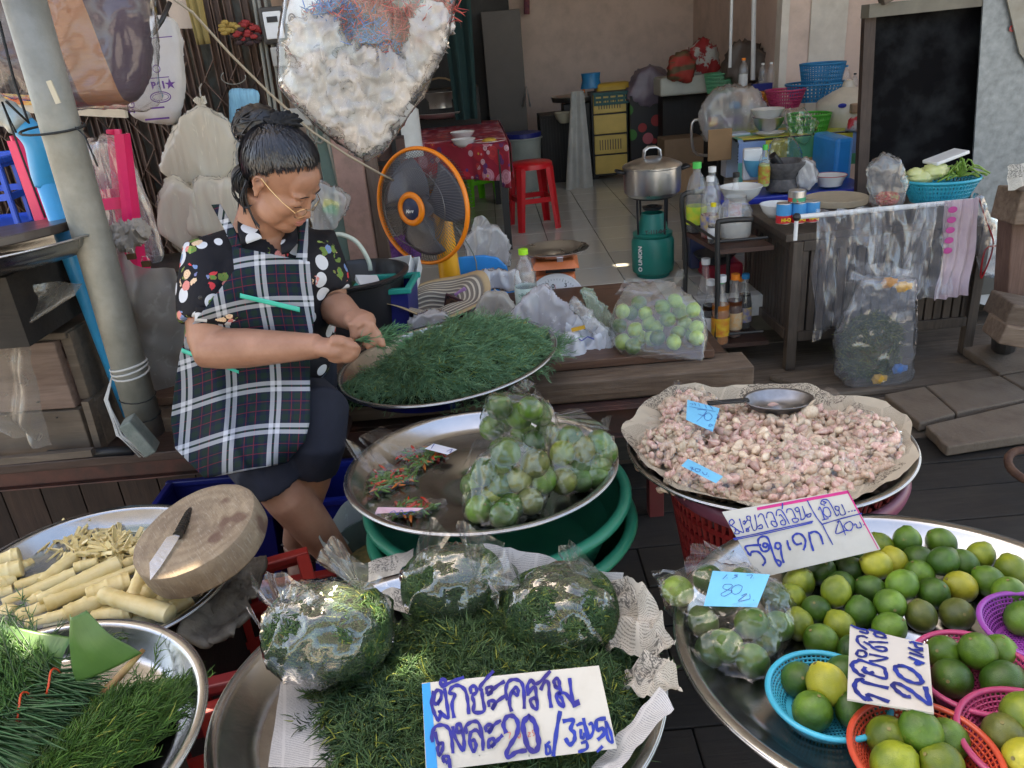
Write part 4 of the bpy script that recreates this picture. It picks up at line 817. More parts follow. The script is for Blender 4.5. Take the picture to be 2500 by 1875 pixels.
# newspaper lining of the garlic tray: one wavy ring sheet over the rim
def ring_paper():
 cx,cy,cz=.571,1.569,.621;mb=MB()
 def f(u,v):
  a=2*math.pi*u;wob=.06*math.sin(3*a+1)+.035*math.sin(7*a)+.02*math.sin(13*a+2);r_=.05+v*(.262+wob*.25)
  if math.sin(a-.5)>.2:r_+=v*.01
  x,y=cx+r_*math.cos(a),cy+r_*math.sin(a);k_=max(0,(r_-.245)/.05);z=cz+.014*(x-cx)-.032*(y-cy)-.030+min(k_,1)*.034+max(0,k_-1)*.02
  z+=ridged((x,y,0),18,4)*.006*v+fractal((x,y,0),30,2,2)*.006*v;return(x,y,z)
 return mb.grid(f,110,20,cu=True,uv=lambda u,v:(math.cos(2*math.pi*u)*v*.3,math.sin(2*math.pi*u)*v*.3))
o=ring_paper().build('newspaper',M_newso,None,smooth=True,loc=(.571,1.569,.60));tag(o,'yellowed newspaper lining the garlic tray with its edges over the rim','newspaper')
# -- garlic
def garlic_mat(name,a,b_,c_):
 mt,nt,b=newmat(name);L=nt.links;v=coord(nt,'Object',(9,9,1.5));oi=S(nt,'ShaderNodeObjectInfo')
 va=S(nt,'ShaderNodeVectorMath',operation='ADD');cb=S(nt,'ShaderNodeCombineXYZ');q=mth(nt,'MULTIPLY',oi.outputs['Random'],9)
 for i in range(3):L.new(q,cb.inputs[i])
 L.new(v,va.inputs[0]);L.new(cb.outputs[0],va.inputs[1]);n=ntex(nt,va.outputs[0],24,4,.6);c=ramp(nt,n,[(.3,a),(.52,b_),(.72,c_)])
 hv=S(nt,'ShaderNodeHueSaturation');L.new(c,hv.inputs['Color']);L.new(mth(nt,'MULTIPLY_ADD',oi.outputs['Random'],.5,.72),hv.inputs['Value']);L.new(hv.outputs[0],b.inputs['Base Color'])
 b.inputs['Roughness'].default_value=.42;bump(nt,b,n,.3,.001);return mt
GM=[garlic_mat('pinkish_garlic_skin',(.58,.36,.26),(.74,.54,.40),(.82,.68,.54)),garlic_mat('cream_garlic_skin',(.66,.47,.32),(.80,.64,.46),(.84,.74,.58)),garlic_mat('mauve_garlic_skin',(.52,.26,.23),(.70,.46,.38),(.80,.66,.54))]
def clove_mesh(mt,seed):
 rg_=random.Random(seed);mb=MB();V=[];F=[];n=8;rows=[(-.011,.0012),(-.0095,.0045),(-.005,.0075),(.001,.0078),(.006,.0055),(.0105,.0022),(.0145,.0006)]
 for j,(z,r_)in enumerate(rows):
  for i in range(n):
   a=2*math.pi*i/n;k_=1+.18*math.cos(a)+.22*(abs(math.cos(a*1.5))if math.cos(a)<0 else 0)
   V.append((r_*k_*math.cos(a)*1.0+.0022*(z/.01)**2,r_*math.sin(a)*.82,z))
 for j in range(len(rows)-1):
  for i in range(n):F.append((j*n+i,j*n+(i+1)%n,(j+1)*n+(i+1)%n,(j+1)*n+i))
 F.append(tuple(range(n))[::-1]);F.append(tuple((len(rows)-1)*n+i for i in range(n)))
 o=mb.add(V,F).build('garlic_clove',mt,smooth=True);d=o.data;bpy.data.objects.remove(o);return d
GC=[clove_mesh(GM[i],i)for i in range(3)]
gproto=[]
for d in GC:
 V=np.array([v.co[:]for v in d.vertices]);gproto.append((V,[tuple(p.vertices)for p in d.polygons]))
GH=dome(.565,1.56,.26,.235,.028,.597,nz=.005,pw=.5)
def gsurf(region,n,seed,H):
 rg_=np.random.default_rng(seed);P_,N=H[1](n,rg_);return P_,N
def place_cloves(H,n_total,n_ind,seed,label,group,s=1.0,lay=.012):
 rg_=np.random.default_rng(seed);P_,N=H[1](n_total,rg_);P_[:,2]+=rg_.uniform(-lay,.004,n_total)
 od=np.argsort(-P_[:,2]+P_[:,1]*0);P_=P_[od]
 VV=[];FF=[];k_=0;bats=[[],[],[]]
 for i in range(n_total):
  ro=Euler((rg_.uniform(0,6.28),rg_.uniform(0,6.28),rg_.uniform(0,6.28)))if i%3 else Euler((1.57+rg_.normal(0,.4),rg_.uniform(0,6.28),rg_.uniform(0,6.28)))
  sc=s*1.22*rg_.uniform(.75,1.2);c=int(rg_.integers(0,3))
  if i<n_ind:
   o=bpy.data.objects.new('garlic_clove',GC[c]);COL.objects.link(o);o.location=P_[i];o.rotation_euler=ro;o.scale=(sc,sc,sc);tag(o,label,'garlic clove',group)
  else:bats[c].append(Matrix.LocRotScale(Vector(P_[i]),ro,Vector((sc,sc,sc))))
 return bats
allb=[[],[],[]];GS=1.2
def addb(b):
 for i in range(3):allb[i]+=b[i]
addb(place_cloves(GH,1500,300,61,'pinkish unpeeled garlic clove lying loose on top of the open heap','loose garlic cloves',lay=.02))
# bags of garlic: mounds of cloves under film
def T4(x,y,dz=0):return tp('garlic',1500+x/2.765,900+y/2.765,dz)
def gbag(label,c,rx,ry,H,seed,n,sprays=(),flaps=(),extra=()):
 dm_=dome(c.x,c.y,rx,ry,H,c.z,nz=.002,pw=.6,seed=seed);addb(place_cloves(dm_,n,0,seed,'','',.95,lay=.02))
 pts=[]
 for i in range(14):
  a=i*math.pi*2/14;pts.append(Vector((c.x+rx*.88*math.cos(a),c.y+ry*.88*math.sin(a),c.z+.006)));pts.append(Vector((c.x+rx*.55*math.cos(a),c.y+ry*.55*math.sin(a),c.z+H*.8)))
 bag('plastic_bag',label,pts,.012,F_clear,'clear bags of garlic',amp=.003,seed=seed,sprays=sprays,flaps=flaps,extra=extra,voxel=.005,fs=30)
g=lambda x,y,z:PZ(1500+x/2.765,900+y/2.765,z)
gbag('clear bag of garlic with the 70 note, rearmost on the left',PZ(1690,1020,.60),.085,.07,.055,71,230,[(g(440,190,.70),[g(395,130,.74),g(400,85,.75),g(430,75,.75),g(500,120,.73)],.004),(g(470,190,.69),[g(560,130,.71),g(650,170,.69),g(740,230,.66)],.005)])
gbag('clear knotted bag of garlic on the left, bulging over the rim',PZ(1645,1110,.60),.085,.065,.06,72,260,[(g(400,370,.70),[g(200,420,.67),g(220,330,.72),g(260,310,.73),g(330,340,.72)],.004),(g(400,380,.69),[g(450,350,.72),g(560,400,.68),g(640,480,.65)],.005)])
gbag('clear bag of garlic at the front left under the 40 note',PZ(1730,1185,.60),.105,.045,.035,73,190)
gbag('clear bag of garlic in the middle with tall pleated film',PZ(1975,1150,.60),.12,.085,.05,74,420,[(g(1150,500,.68),[g(1110,400,.71),g(1150,310,.75),g(1260,370,.73),g(1350,500,.68),g(1340,620,.66)],.006),(g(1500,330,.70),[g(1400,260,.74),g(1435,115,.80),g(1570,200,.76),g(1700,310,.71),g(1800,400,.66)],.006)])
gbag('clear bag of garlic at the right edge of the heap',PZ(2120,1085,.60),.075,.115,.05,75,320)
gbag('small clear bag of garlic in front of the white price sign',PZ(1900,1205,.60),.06,.035,.03,76,90)
for i in range(3):
 pv,pf=gproto[i];mats_=allb[i]
 V=np.concatenate([pv@np.array(m_.to_3x3()).T+np.array(m_.translation)for m_ in mats_]);quads=np.array([f for f in pf if len(f)==4])
 F=(quads[None]+(np.arange(len(mats_))*len(pv))[:,None,None]).reshape(-1,4)
 o=np_mesh('garlic_cloves',V,F,GM[i],None,None,True,loc=(.57,1.56,.6));tag(o,['pinkish','cream','mauve'][i]+' garlic cloves buried in the heap and in the bags','garlic',kind='stuff')
# one whole bulb and a metal scoop at the back
b_=thing('garlic_bulb','single whole garlic bulb beside the metal scoop','garlic bulb',tuple(g(1315,290,.64)))
MB().ball((0,0,0),(.021,.021,.017),24,12,fn=lambda d:1+.06*math.cos(6*math.atan2(d[1],d[0]))*(1-abs(d[2]))).build('cloves',GM[1],b_,smooth=True);MB().tube([(0,0,.014),(.006,.002,.024),(.012,0,.03)],[.005,.003,.0015],6).build('stem',GM[1],b_,smooth=True)
M_scoop=pm('worn_aluminium',(.36,.36,.37),.42,1,(.22,.22,.23),ns=20,grime=.4)
sc0=PZ(1900,975,.655);s_=thing('metal_scoop','old dull metal pan scoop lying on the newspaper behind the garlic','scoop',sc0,R(-6))
MB().lathe([(.004,-.028),(.04,-.027),(.066,-.016),(.078,0),(.083,.003),(.084,.001)],40,sy=.72).build('bowl',M_scoop,s_,smooth=True,solid=.002)
MB().bar((-.07,0,.002),(-.17,-.005,0),.018,.006).build('handle',pm('dark_handle',(.03,.03,.03),.5),s_,bevel=.002)
# -- bamboo shoots, block, knife
def boo_mat():
 mt,nt,b=newmat('peeled_bamboo_shoot');v=coord(nt,'Object');L=nt.links
 n=ntex(nt,v,18,4,.6);c=ramp(nt,n,[(.3,(.64,.47,.17)),(.55,(.76,.63,.32)),(.8,(.82,.74,.48))])
 st=ntex(nt,coord(nt,'Object',(6,120,120)),1.2,3,.6);c=mixc(nt,ramp(nt,st,[(.5,0),(.8,.25)]),c,(.60,.42,.15))
 L.new(c,b.inputs['Base Color']);b.inputs['Roughness'].default_value=.38;b.inputs['Subsurface Weight'].default_value=.15;b.inputs['Subsurface Radius'].default_value=(.01,.007,.003)
 bump(nt,b,st,.25,.002);return mt
M_boo=boo_mat()
def shoot(label,a,b,r0,r1,z0,z1,wig=0):
 A=tp('bamboo',*BB(*a),z0);B2=tp('bamboo',*BB(*b),z1);c=(A+B2)/2;d=(B2-A);l=d.length
 n=26;pts=[];rs=[]
 for i in range(n+1):
  t=i/n;p=(t-.5)*l;pts.append((p,wig*math.sin(t*3.1),0));r_=r0+(r1-r0)*t
  ph=(t*l/.026)%1;r_*=1+.10*math.exp(-((ph-.5)/.10)**2)+.03*math.sin(t*7+r0*900)
  rs.append(r_)
 rs=[rs[0]*.93]+rs+[rs[-1]*.9];pts=[pts[0]]+pts+[pts[-1]];pts[0]=(pts[0][0]-.001,pts[0][1],0);pts[-1]=(pts[-1][0]+.001,pts[-1][1],0)
 o=MB().tube(pts,rs,16).build('bamboo_shoot',M_boo,None,auto=50);o.location=c;o.rotation_mode='QUATERNION';o.rotation_quaternion=d.to_track_quat('X','Z');tag(o,label,'bamboo shoot','peeled bamboo shoots in the left tray');return o
BB=lambda x,y:(x/2.288,1150+y/2.288)
shoots=[((20,740),(420,575),.012,.017,.02,.035,'long shoot lying across the left of the heap'),((215,720),(665,520),.012,.021,.045,.06,'thick ringed shoot in the centre of the heap'),((255,745),(770,540),.019,.010,.035,.05,'long tapering shoot just below the thick ringed one'),((370,800),(620,690),.019,.019,.03,.04,'short thick piece behind the banana leaf'),((490,700),(730,620),.02,.025,.045,.05,'wide split piece with square cut ends'),((575,690),(950,800),.018,.020,.055,.05,'piece lying crosswise towards the sunny spot'),((740,720),(860,460),.016,.024,.05,.085,'upright leaning shoot beside the knife blade'),((790,710),(960,580),.020,.027,.045,.06,'thick cut shoot just right of the knife tip'),((870,760),(990,670),.018,.020,.03,.035,'short piece near the right rim'),((940,790),(1060,710),.018,.022,.02,.03,'end piece in the patch of sun'),((100,820),(290,740),.017,.012,.02,.03,'thin piece at the lower left'),((150,860),(380,800),.012,.015,.02,.025,'piece half hidden by the banana leaf'),((520,810),(740,780),.013,.018,.02,.03,'piece at the bottom above the front tray rim'),((700,820),(860,820),.013,.013,.012,.015,'thin split piece at the bottom rim'),((-40,520),(110,475),.018,.022,.035,.04,'upper piece cut off by the left edge'),((-60,590),(120,540),.020,.021,.04,.045,'second piece from the left edge'),((-20,650),(70,600),.018,.017,.03,.03,'third stub at the left edge'),((-30,700),(70,670),.014,.015,.02,.02,'fourth stub at the left edge'),((90,650),(340,560),.014,.012,.02,.03,'slim shoot at the upper left'),((230,620),(410,480),.013,.016,.035,.045,'slanting shoot left of the shavings'),((420,540),(545,505),.013,.010,.05,.055,'slim tip below the shavings'),((690,530),(790,480),.014,.010,.045,.05,'small tip near the chopping block'),((160,740),(240,700),.012,.016,.02,.02,'stub behind the long shoot'),((560,770),(640,790),.012,.013,.02,.02,'stub near the front rim'),((250,870),(350,850),.011,.011,.012,.012,'lowest piece behind the leaf'),((20,790),(80,800),.019,.019,.012,.014,'round stub seen from its cut end'),((730,460),(810,430),.012,.015,.05,.055,'small piece tucked against the chopping block'),((180,510),(120,540),.012,.014,.02,.02,'stub behind the left pieces')]
for a,b,r0,r1,z0,z1,lb_ in shoots:shoot('peeled bamboo shoot, '+lb_,a,b,r0*.92,r1*.92,z0,z1)
# shredded strips
rg_=random.Random(4);strip=MB().box((0,0,0),(.05,.006,.003)).build('bamboo_strip',M_boo,bevel=.0008);sd=strip.data;bpy.data.objects.remove(strip)
for i in range(170):
 u=rg_.gauss(0,1);v=rg_.gauss(0,1);x,y=560+u*135,420+v*52
 if x<230 or x>860 or y>540:continue
 dz=.02+.045*math.exp(-((x-560)/200)**2-((y-450)/70)**2)*rg_.uniform(.5,1)
 o=bpy.data.objects.new('bamboo_strip',sd);COL.objects.link(o);o.location=tp('bamboo',*BB(x,y),dz);o.rotation_euler=(rg_.uniform(0,3),rg_.gauss(0,.35),rg_.uniform(0,3.1));o.scale=(rg_.uniform(.5,1.5),rg_.uniform(.7,1.8),rg_.uniform(.7,1.5));tag(o,'thin shredded strip of bamboo in the pile behind the whole shoots','bamboo strip','shredded bamboo strips')
o=MB().disc((0,0,0),.225,48).build('soaking_water',glass('murky_water',(.70,.74,.62),.5,.03,1.2),None,loc=(0,0,0));o.location=(-.889,1.366,.536);o.rotation_euler=(R(-1.5),R(5),0);tag(o,'thin cloudy water in the bamboo shoot tray','water',kind='stuff')
# chopping block
def block():
 mt,nt,b=newmat('worn_chopping_block');v=coord(nt,'Object');L=nt.links;sp=S(nt,'ShaderNodeSeparateXYZ');L.new(v,sp.inputs[0])
 r_=S(nt,'ShaderNodeVectorMath',operation='LENGTH');mp=S(nt,'ShaderNodeMapping');L.new(v,mp.inputs[0]);mp.inputs['Scale'].default_value=(1,1,0);L.new(mp.outputs[0],r_.inputs[0])
 w=ntex(nt,v,14,5,.7);rings=mth(nt,'SINE',mth(nt,'ADD',mth(nt,'MULTIPLY',r_.outputs[1],260),mth(nt,'MULTIPLY',w,14)))
 cuts=ntex(nt,coord(nt,'Object',(12,90,10),rot=(0,0,.6)),3,4,.7)
 c=ramp(nt,ntex(nt,v,9,6,.7),[(.3,(.17,.12,.085)),(.55,(.31,.235,.155)),(.75,(.44,.345,.24))])
 c=mixc(nt,mth(nt,'MULTIPLY_ADD',rings,.16,.18),c,(.14,.09,.055));c=mixc(nt,ramp(nt,cuts,[(.55,0),(.7,.45)]),c,(.5,.45,.37))
 st=ntex(nt,coord(nt,'Object',(1,1,1),loc=(.31,.2,0)),6,3,.6);c=mixc(nt,ramp(nt,st,[(.56,0),(.60,.75)]),c,(.11,.05,.035))
 sd_=ramp(nt,sp.outputs[2],[(.47,0),(.5,0)]);L.new(c,b.inputs['Base Color']);b.inputs['Roughness'].default_value=.75
 bump(nt,b,mth(nt,'ADD',cuts,w),.5,.004);return mt
A,B2=PZ(345,1360,.62),PZ(600,1215,.70)
bc=PY(490,1312,1.33);cb_=thing('chopping_block','round worn wooden chopping block leaning on the rim of the bamboo tray','chopping block',bc)
vd=-(bc-Vector((0,0,CAMZ))).normalized();nn=vd*.56+(right*-.60+up*.80)*.83;cb_.rotation_mode='QUATERNION';cb_.rotation_quaternion=nn.to_track_quat('Z','Y')
def wob(d):return 1
mb=MB();n=72;V=[];F=[]
prof=[(.0,.028),(.05,.0285),(.09,.028),(.121,.0285),(.126,.026),(.128,.021),(.129,-.01),(.128,-.029),(.124,-.034),(.05,-.032),(.0,-.032)]
for r_,z in prof:
 for i in range(n):
  a=2*math.pi*i/n;k_=1+.012*math.sin(2*a+.5)+.008*math.sin(5*a)+.003*math.sin(17*a);V.append((max(r_,.0006)*k_*math.cos(a)*1.04,max(r_,.0006)*k_*math.sin(a),z))
for j in range(len(prof)-1):
 for i in range(n):F.append((j*n+i,j*n+(i+1)%n,(j+1)*n+(i+1)%n,(j+1)*n+i))
mb.add(V,F).build('block',block(),cb_,auto=28)
# knife on the block
ka,kb,kc=PY(465,1255,1.40),PY(432,1316,1.30),PY(362,1425,1.20)
kn=thing('kitchen_knife','kitchen knife with ridged steel handle lying on the chopping block','knife',kb)
up_=Vector((.45,-.25,.85)).normalized()
kn_a,kn_b,kn_c=ka+up_*.012,kb+up_*.012,kc+up_*.012
q=MB();q.tube([kn_a,kn_a.lerp(kn_b,.1),kn_a.lerp(kn_b,.5),kn_a.lerp(kn_b,.93),kn_b],[.008,.0095,.008,.0085,.010],10);
for i in range(9):t=.15+i*.085;p=kn_a.lerp(kn_b,t);q.tube([p,p+(kn_b-kn_a).normalized()*.002],.0098,10)
q.build('handle',pm('dark_ridged_steel',(.12,.11,.10),.35,.9),kn,world=True,auto=40)
d=(kn_c-kn_b).normalized();s=d.cross(up_).normalized();w=.016
V=[kn_b-s*.004,kn_b+s*.004,kn_b+d*.012+s*w,kn_b+d*.012-s*w*.3,kn_b.lerp(kn_c,.7)+s*w*1.05,kn_b.lerp(kn_c,.7)-s*w*.3,kn_c-s*.002]
V2=[v-up_*.0015 for v in V];F=[(0,3,2,1),(3,5,4,2),(5,6,4)];F2=[tuple(i+7 for i in f[::-1])for f in F];ol=[0,3,5,6,4,2,1]
q=MB().add(V+V2,F+F2+[(ol[i],ol[(i+1)%7],ol[(i+1)%7]+7,ol[i]+7)for i in range(7)]);q.build('blade',pm('knife_steel',(.55,.55,.55),.22,1,bs=30,bst=.1),kn,world=True)
# -- lower left tray: banana leaf, bundles, herbs
M_leaf=None
def leafmat():
 mt,nt,b=newmat('banana_leaf');L=nt.links;uvn=S(nt,'ShaderNodeUVMap');uvn.uv_map='uv';mp=S(nt,'ShaderNodeMapping');L.new(uvn.outputs[0],mp.inputs[0]);mp.inputs['Scale'].default_value=(160,3,1)
 n=ntex(nt,mp.outputs[0],1.2,3,.6);n2=ntex(nt,coord(nt,'Object'),12,4,.6);c=ramp(nt,n2,[(.3,(.035,.10,.022)),(.7,(.085,.19,.045))]);c=mixc(nt,mth(nt,'MULTIPLY',n,.4),c,(.10,.20,.06))
 L.new(c,b.inputs['Base Color']);b.inputs['Roughness'].default_value=.38;bump(nt,b,n,.35,.002);return mt
M_leaf=leafmat()
LB=lambda x,y,z:PZ(x/2.288,1150+y/2.288,z)
def leafsheet(name,label,q4,bow=.01,seed=0,amp=.003):
 A,B_,C,D=q4;c=(A+B_+C+D)/4;n_=(B_-A).cross(D-A).normalized();n_=n_ if n_.z>0 else-n_;w_,h_=(B_-A).length,(D-A).length
 def f(u,v):
  p=(A*(1-u)+B_*u)*(1-v)+(D*(1-u)+C*u)*v;return p+n_*(bow*math.sin(math.pi*u)+bow*.6*math.sin(math.pi*v*.9)+fractal(p,20,2,seed)*amp)
 o=MB().grid(f,24,20,uv=lambda u,v:(u*w_,v*h_)).build(name,M_leaf,None,smooth=True,loc=c,solid=.0008);tag(o,label,'banana leaf','cut banana leaves');return o
leafsheet('banana_leaf','folded banana leaf tip standing upright in the lower left tray',[LB(392,800,.885),LB(480,780,.89),LB(800,1010,.80),LB(430,1170,.79)],.012,1)
leafsheet('banana_leaf','banana leaf lying behind the tied bundles in the lower left tray',[LB(-40,830,.80),LB(400,930,.79),LB(350,1160,.75),LB(-60,1100,.75)],.016,2)
leafsheet('banana_leaf','flat banana leaf under the green bundles',[LB(-100,1150,.725),LB(600,1200,.725),LB(330,1700,.73),LB(-150,1700,.73)],.01,3)
rb=thing('leaf_midrib','yellow brown banana leaf rib along the edge of the leaf','leaf rib',LB(680,1130,.76));MB().tube([LB(800,1000,.768),LB(700,1110,.765),LB(600,1220,.752),LB(470,1380,.74)],[.004,.006,.007,.005],8,flat=.7).build('rib',pm('leaf_rib',(.30,.22,.07),.5,col2=(.2,.10,.04),ns=30),rb,smooth=True,world=True)
def bundle(label,tip,tie,root,n,seed,w=.03):
 """stems tied with a red band, leaves fanning to the tip"""
 rg=np.random.default_rng(seed);tip,tie,root=map(np.array,(tip,tie,root));r_=thing('herb_bundle',label,'herbs',tuple(tie),group='green herb bundles tied with red bands')
 B_=[];Dd=[];Ln=[];C_=[]
 side=unit(np.cross(root-tie,[0,0,1.]))
 off_=rg.normal(0,1,(n,1))*side*w*.3+np.array([0,0,1.])*np.abs(rg.normal(0,.006,(n,1)))+.002
 st=root+off_*1.9+rg.normal(0,.008,(n,3))*[1,1,.3];md=tie+off_;en=tip+rg.normal(0,1,(n,1))*side*w*.95+np.array([0,0,1.])*rg.uniform(-.01,.03,(n,1))
 col=np.array([.035,.10,.04])*rg.uniform(.6,1.6,(n,1))
 V1,F1,T1=blades(md,st-md,np.tile([0,0,1.],(n,1)),np.linalg.norm(st-md,axis=1),np.full(n,.0034),rg.normal(0,.2,n),col,3)
 V2,F2,T2=blades(md,en-md,np.tile([0,0,1.],(n,1)),np.linalg.norm(en-md,axis=1),np.full(n,.0026),rg.normal(0,.3,n),col,3)
 m=n*34;ix=rg.integers(0,n,m);t=rg.uniform(.15,1.05,(m,1));b0=md[ix]*(1-t)+en[ix]*t;dd=(en-md)[ix];dd=unit(dd)+rg.normal(0,.45,(m,3))*[1,1,.6]
 cc=(np.array([.035,.11,.03])+np.array([.06,.11,.02])*rg.random((m,1)))*rg.uniform(.7,1.3,(m,1))
 V3,F3,T3_=blades(b0,dd,np.tile([0,0,1.],(m,1))+rg.normal(0,.6,(m,3)),rg.uniform(.012,.028,m),np.full(m,.0016),rg.normal(0,.8,m),cc,3)
 V=np.concatenate([V1,V2,V3]);F=np.concatenate([F1,F2+len(V1),F3+len(V1)+len(V2)]);T_=np.concatenate([T1,T2,T3_])
 o=np_mesh('stems_and_leaves',V,F,M_herb,T_,None,loc=tuple(tie));o.parent=r_;o.location=(0,0,0);o['kind']='stuff'
 d=Vector(root-tie).normalized();sv=Vector(side);pts=[Vector((0,0,.006))+sv*w*.42*math.cos(a)+Vector((0,0,1))*.014*math.sin(a)+d*.003*math.sin(a*2)for a in[i*math.pi/8 for i in range(16)]]
 MB().tube(pts,.0014,6,closed=True).build('red_band',pm('red_rubber',(.55,.06,.02),.4),r_,smooth=True)
bundle('upper tied bundle of thin green stems in the lower left tray',LB(-60,1050,.785),LB(305,1205,.775),LB(560,1270,.745),60,1,.05)
bundle('middle tied bundle of thin green stems in the lower left tray',LB(-120,1220,.80),LB(140,1340,.78),LB(450,1390,.75),60,2,.05)
bundle('lowest bundle of green stems in the corner of the lower left tray',LB(-250,1400,.80),LB(-60,1530,.79),LB(170,1640,.76),60,3,.05)
D5=(-.565,.80,.12,.12)
c5=LB(800,1350,.735);D5=(c5.x,c5.y,.15,.085,)
hg,sf=dome(c5.x-.035,c5.y-.035,.095,.055,.035,.722,rot=R(48),nz=.003);V,F,T_=herb_pile(sf,230,slen=.07,nleaf=30,ll=(.012,.026),lw=.0019,c0=(.03,.09,.015),c1=(.09,.20,.035),lift=.25,spread=.45,flow=lambda P_,rg:R(50)+rg.normal(0,.3,len(P_)),yellow=.03,seed=12)
r_=thing('herb_heap','loose feathery green herb fronds at the right of the lower left tray','herbs',(c5.x,c5.y,.76));o=np_mesh('sprigs',V,F,M_herb,T_,None,loc=tuple(r_.location));o.parent=r_;o.location=(0,0,0);o['kind']='stuff'
core(hg,c5.x-.035,c5.y-.035,.095,.055,R(48)).build('under_mass',M_herbdark,r_,world=True,smooth=True)
D6=LB(150,1250,.73);hg,sf=dome(D6.x,D6.y,.16,.12,.02,.72,nz=.003);V,F,T_=herb_pile(sf,34,slen=.07,nleaf=24,ll=(.012,.026),lw=.0018,c0=(.03,.09,.015),c1=(.09,.20,.035),lift=.6,spread=.6,seed=13)
r_=thing('herb_heap','green herb fronds strewn over the banana leaf','herbs',(D6.x,D6.y,.76));o=np_mesh('sprigs',V,F,M_herb,T_,None,loc=tuple(r_.location));o.parent=r_;o.location=(0,0,0);o['kind']='stuff'
# -- things under the trays
M_grn=pm('green_plastic',(.01,.20,.125),.32);M_purp=pm('dull_purple_plastic',(.20,.06,.11),.4,grime=.2);M_redp=pm('dark_red_plastic',(.20,.012,.015),.45,grime=.4);M_redc=pm('red_crate_plastic',(.32,.02,.015),.45,grime=.4,gcol=(.06,.01,.01))
def tub(name,label,c,r0,r1,h,mat,rim=.012,cat='basket',grp=None,rings=()):
 t=thing(name,label,cat,c,0,grp)
 MB().lathe([(r1,0),(r1,.004),(r0-.006,h),(r0,h),(r0-.004,h-.006),(r1-.004,.006),(.001,.006)][::1],64).build('bowl',mat,t,smooth=False,auto=40,solid=.002)
 MB().lathe([(r0+rim*math.cos(a),h+rim*.8*math.sin(a))for a in[i*math.pi/4 for i in range(8)]],72,close=True).build('rim',mat,t,smooth=True)
 return t
tub('plastic_basket','upper of two stacked green plastic baskets under the middle tray',(-.055,1.50,.42),.285,.21,.165,M_grn,.014,grp='stacked green baskets')
tub('plastic_basket','lower of two stacked green plastic baskets under the middle tray',(-.05,1.49,.36),.29,.21,.165,M_grn,.014,grp='stacked green baskets')
MB().lathe([(.2,0),(.22,.34)],48).build('plastic_stool',M_black).location=(-.06,1.52,.0);o=bpy.data.objects['plastic_stool'];tag(o,'dark stool hidden under the green baskets','stool')
pb=thing('plastic_basket','dull purple perforated basket holding up the garlic tray','basket',(.60,1.55,.26))
MB().lathe([(.26+.012*math.cos(a),.30+.02*math.sin(a))for a in[i*math.pi/4 for i in range(8)]],72,close=True).build('rim',M_purp,pb,smooth=True)
q=MB();n=90
for i in range(n):
 a=2*math.pi*i/n;q.bar((.255*math.cos(a),.255*math.sin(a),.29),(.205*math.cos(a),.205*math.sin(a),0),.008,.004)
for f in(0,.14,.28,.42,.56,.7,.85,1):r_=.205+.05*f;q.lathe([(r_-.002,.29*f-.006),(r_+.003,.29*f-.006),(r_+.003,.29*f+.006),(r_-.002,.29*f+.006)],72,close=True)
o=q.build('side_lattice',M_redp,pb);o['kind']='stuff';MB().disc((0,0,0),.2,40).build('base',M_redp,pb)
st=thing('tray_support','dark stool carrying the tray of loose limes','stool',(.58,.92,.02));MB().cyl((0,0,.52),.2,.03,32).build('seat',M_black,st)
for a in range(4):q=MB().bar((.15*math.cos(a*1.57+.7),.15*math.sin(a*1.57+.7),.52),(.2*math.cos(a*1.57+.7),.2*math.sin(a*1.57+.7),0),.03);q.build('leg',M_black,st)
st=copy_tree(st);st.location=(-.143,.874,.0);st['label']='dark stool carrying the front herb tray'
# red crates at the left
def crate(label,c,d,mat,rz=0,grp=None,nx=5,nz=3):
 t=thing('plastic_crate',label,'crate',c,rz,grp);x,y,z=d
 MB().box((0,0,.006),(x,y,.012)).build('base',mat,t)
 for(cx,cy,w,rot)in((0,-y/2,x,0),(0,y/2,x,0),(-x/2,0,y,1),(x/2,0,y,1)):
  q=MB()
  for i in range(nx+1):p=-w/2+w*i/nx;q.box((cx,cy+p,z/2)if rot else(cx+p,cy,z/2),(.012,.018,z)if rot else(.018,.012,z))
  for i in range(nz+1):q.box((cx,cy,.012+(z-.024)*i/nz),(.010,w,.022)if rot else(w,.010,.022))
  q.build('side',mat,t)
 q=MB();q.box((0,-y/2,z),(x+.03,.03,.02));q.box((0,y/2,z),(x+.03,.03,.02));q.box((-x/2,0,z-.001),(.03,y-.03,.02));q.box((x/2,0,z-.001),(.03,y-.03,.02));q.build('rim',mat,t,bevel=.004);return t
c1=PZ(600,1560,.42);crate('red plastic crate between the bamboo tray and the front tray',(c1.x-.06,c1.y+.02,.10),(.40,.42,.32),M_redc,R(20),'red crates')
c2=PZ(620,1400,.30);crate('farther red crate near her sandal',(c2.x+.02,c2.y+.12,.02),(.42,.30,.26),M_redc,R(8),'red crates')
c3=PZ(480,1870,.45);crate('lowest red crate at the bottom edge of the photo',(c3.x+.02,c3.y+.02,.15),(.34,.34,.30),M_redp,R(12),'red crates')
MB().box((0,0,.25),(.5,.4,.5)).build('wooden_box',M_plank_dk).location=(-.95,1.40,.0);tag(bpy.data.objects['wooden_box'],'dark box under the bamboo tray','box')
MB().box((0,0,.34),(.4,.35,.68)).build('wooden_box',M_plank_dk).location=(-.78,.76,.0);tag(bpy.data.objects['wooden_box.001'],'dark box under the lower left tray','box')
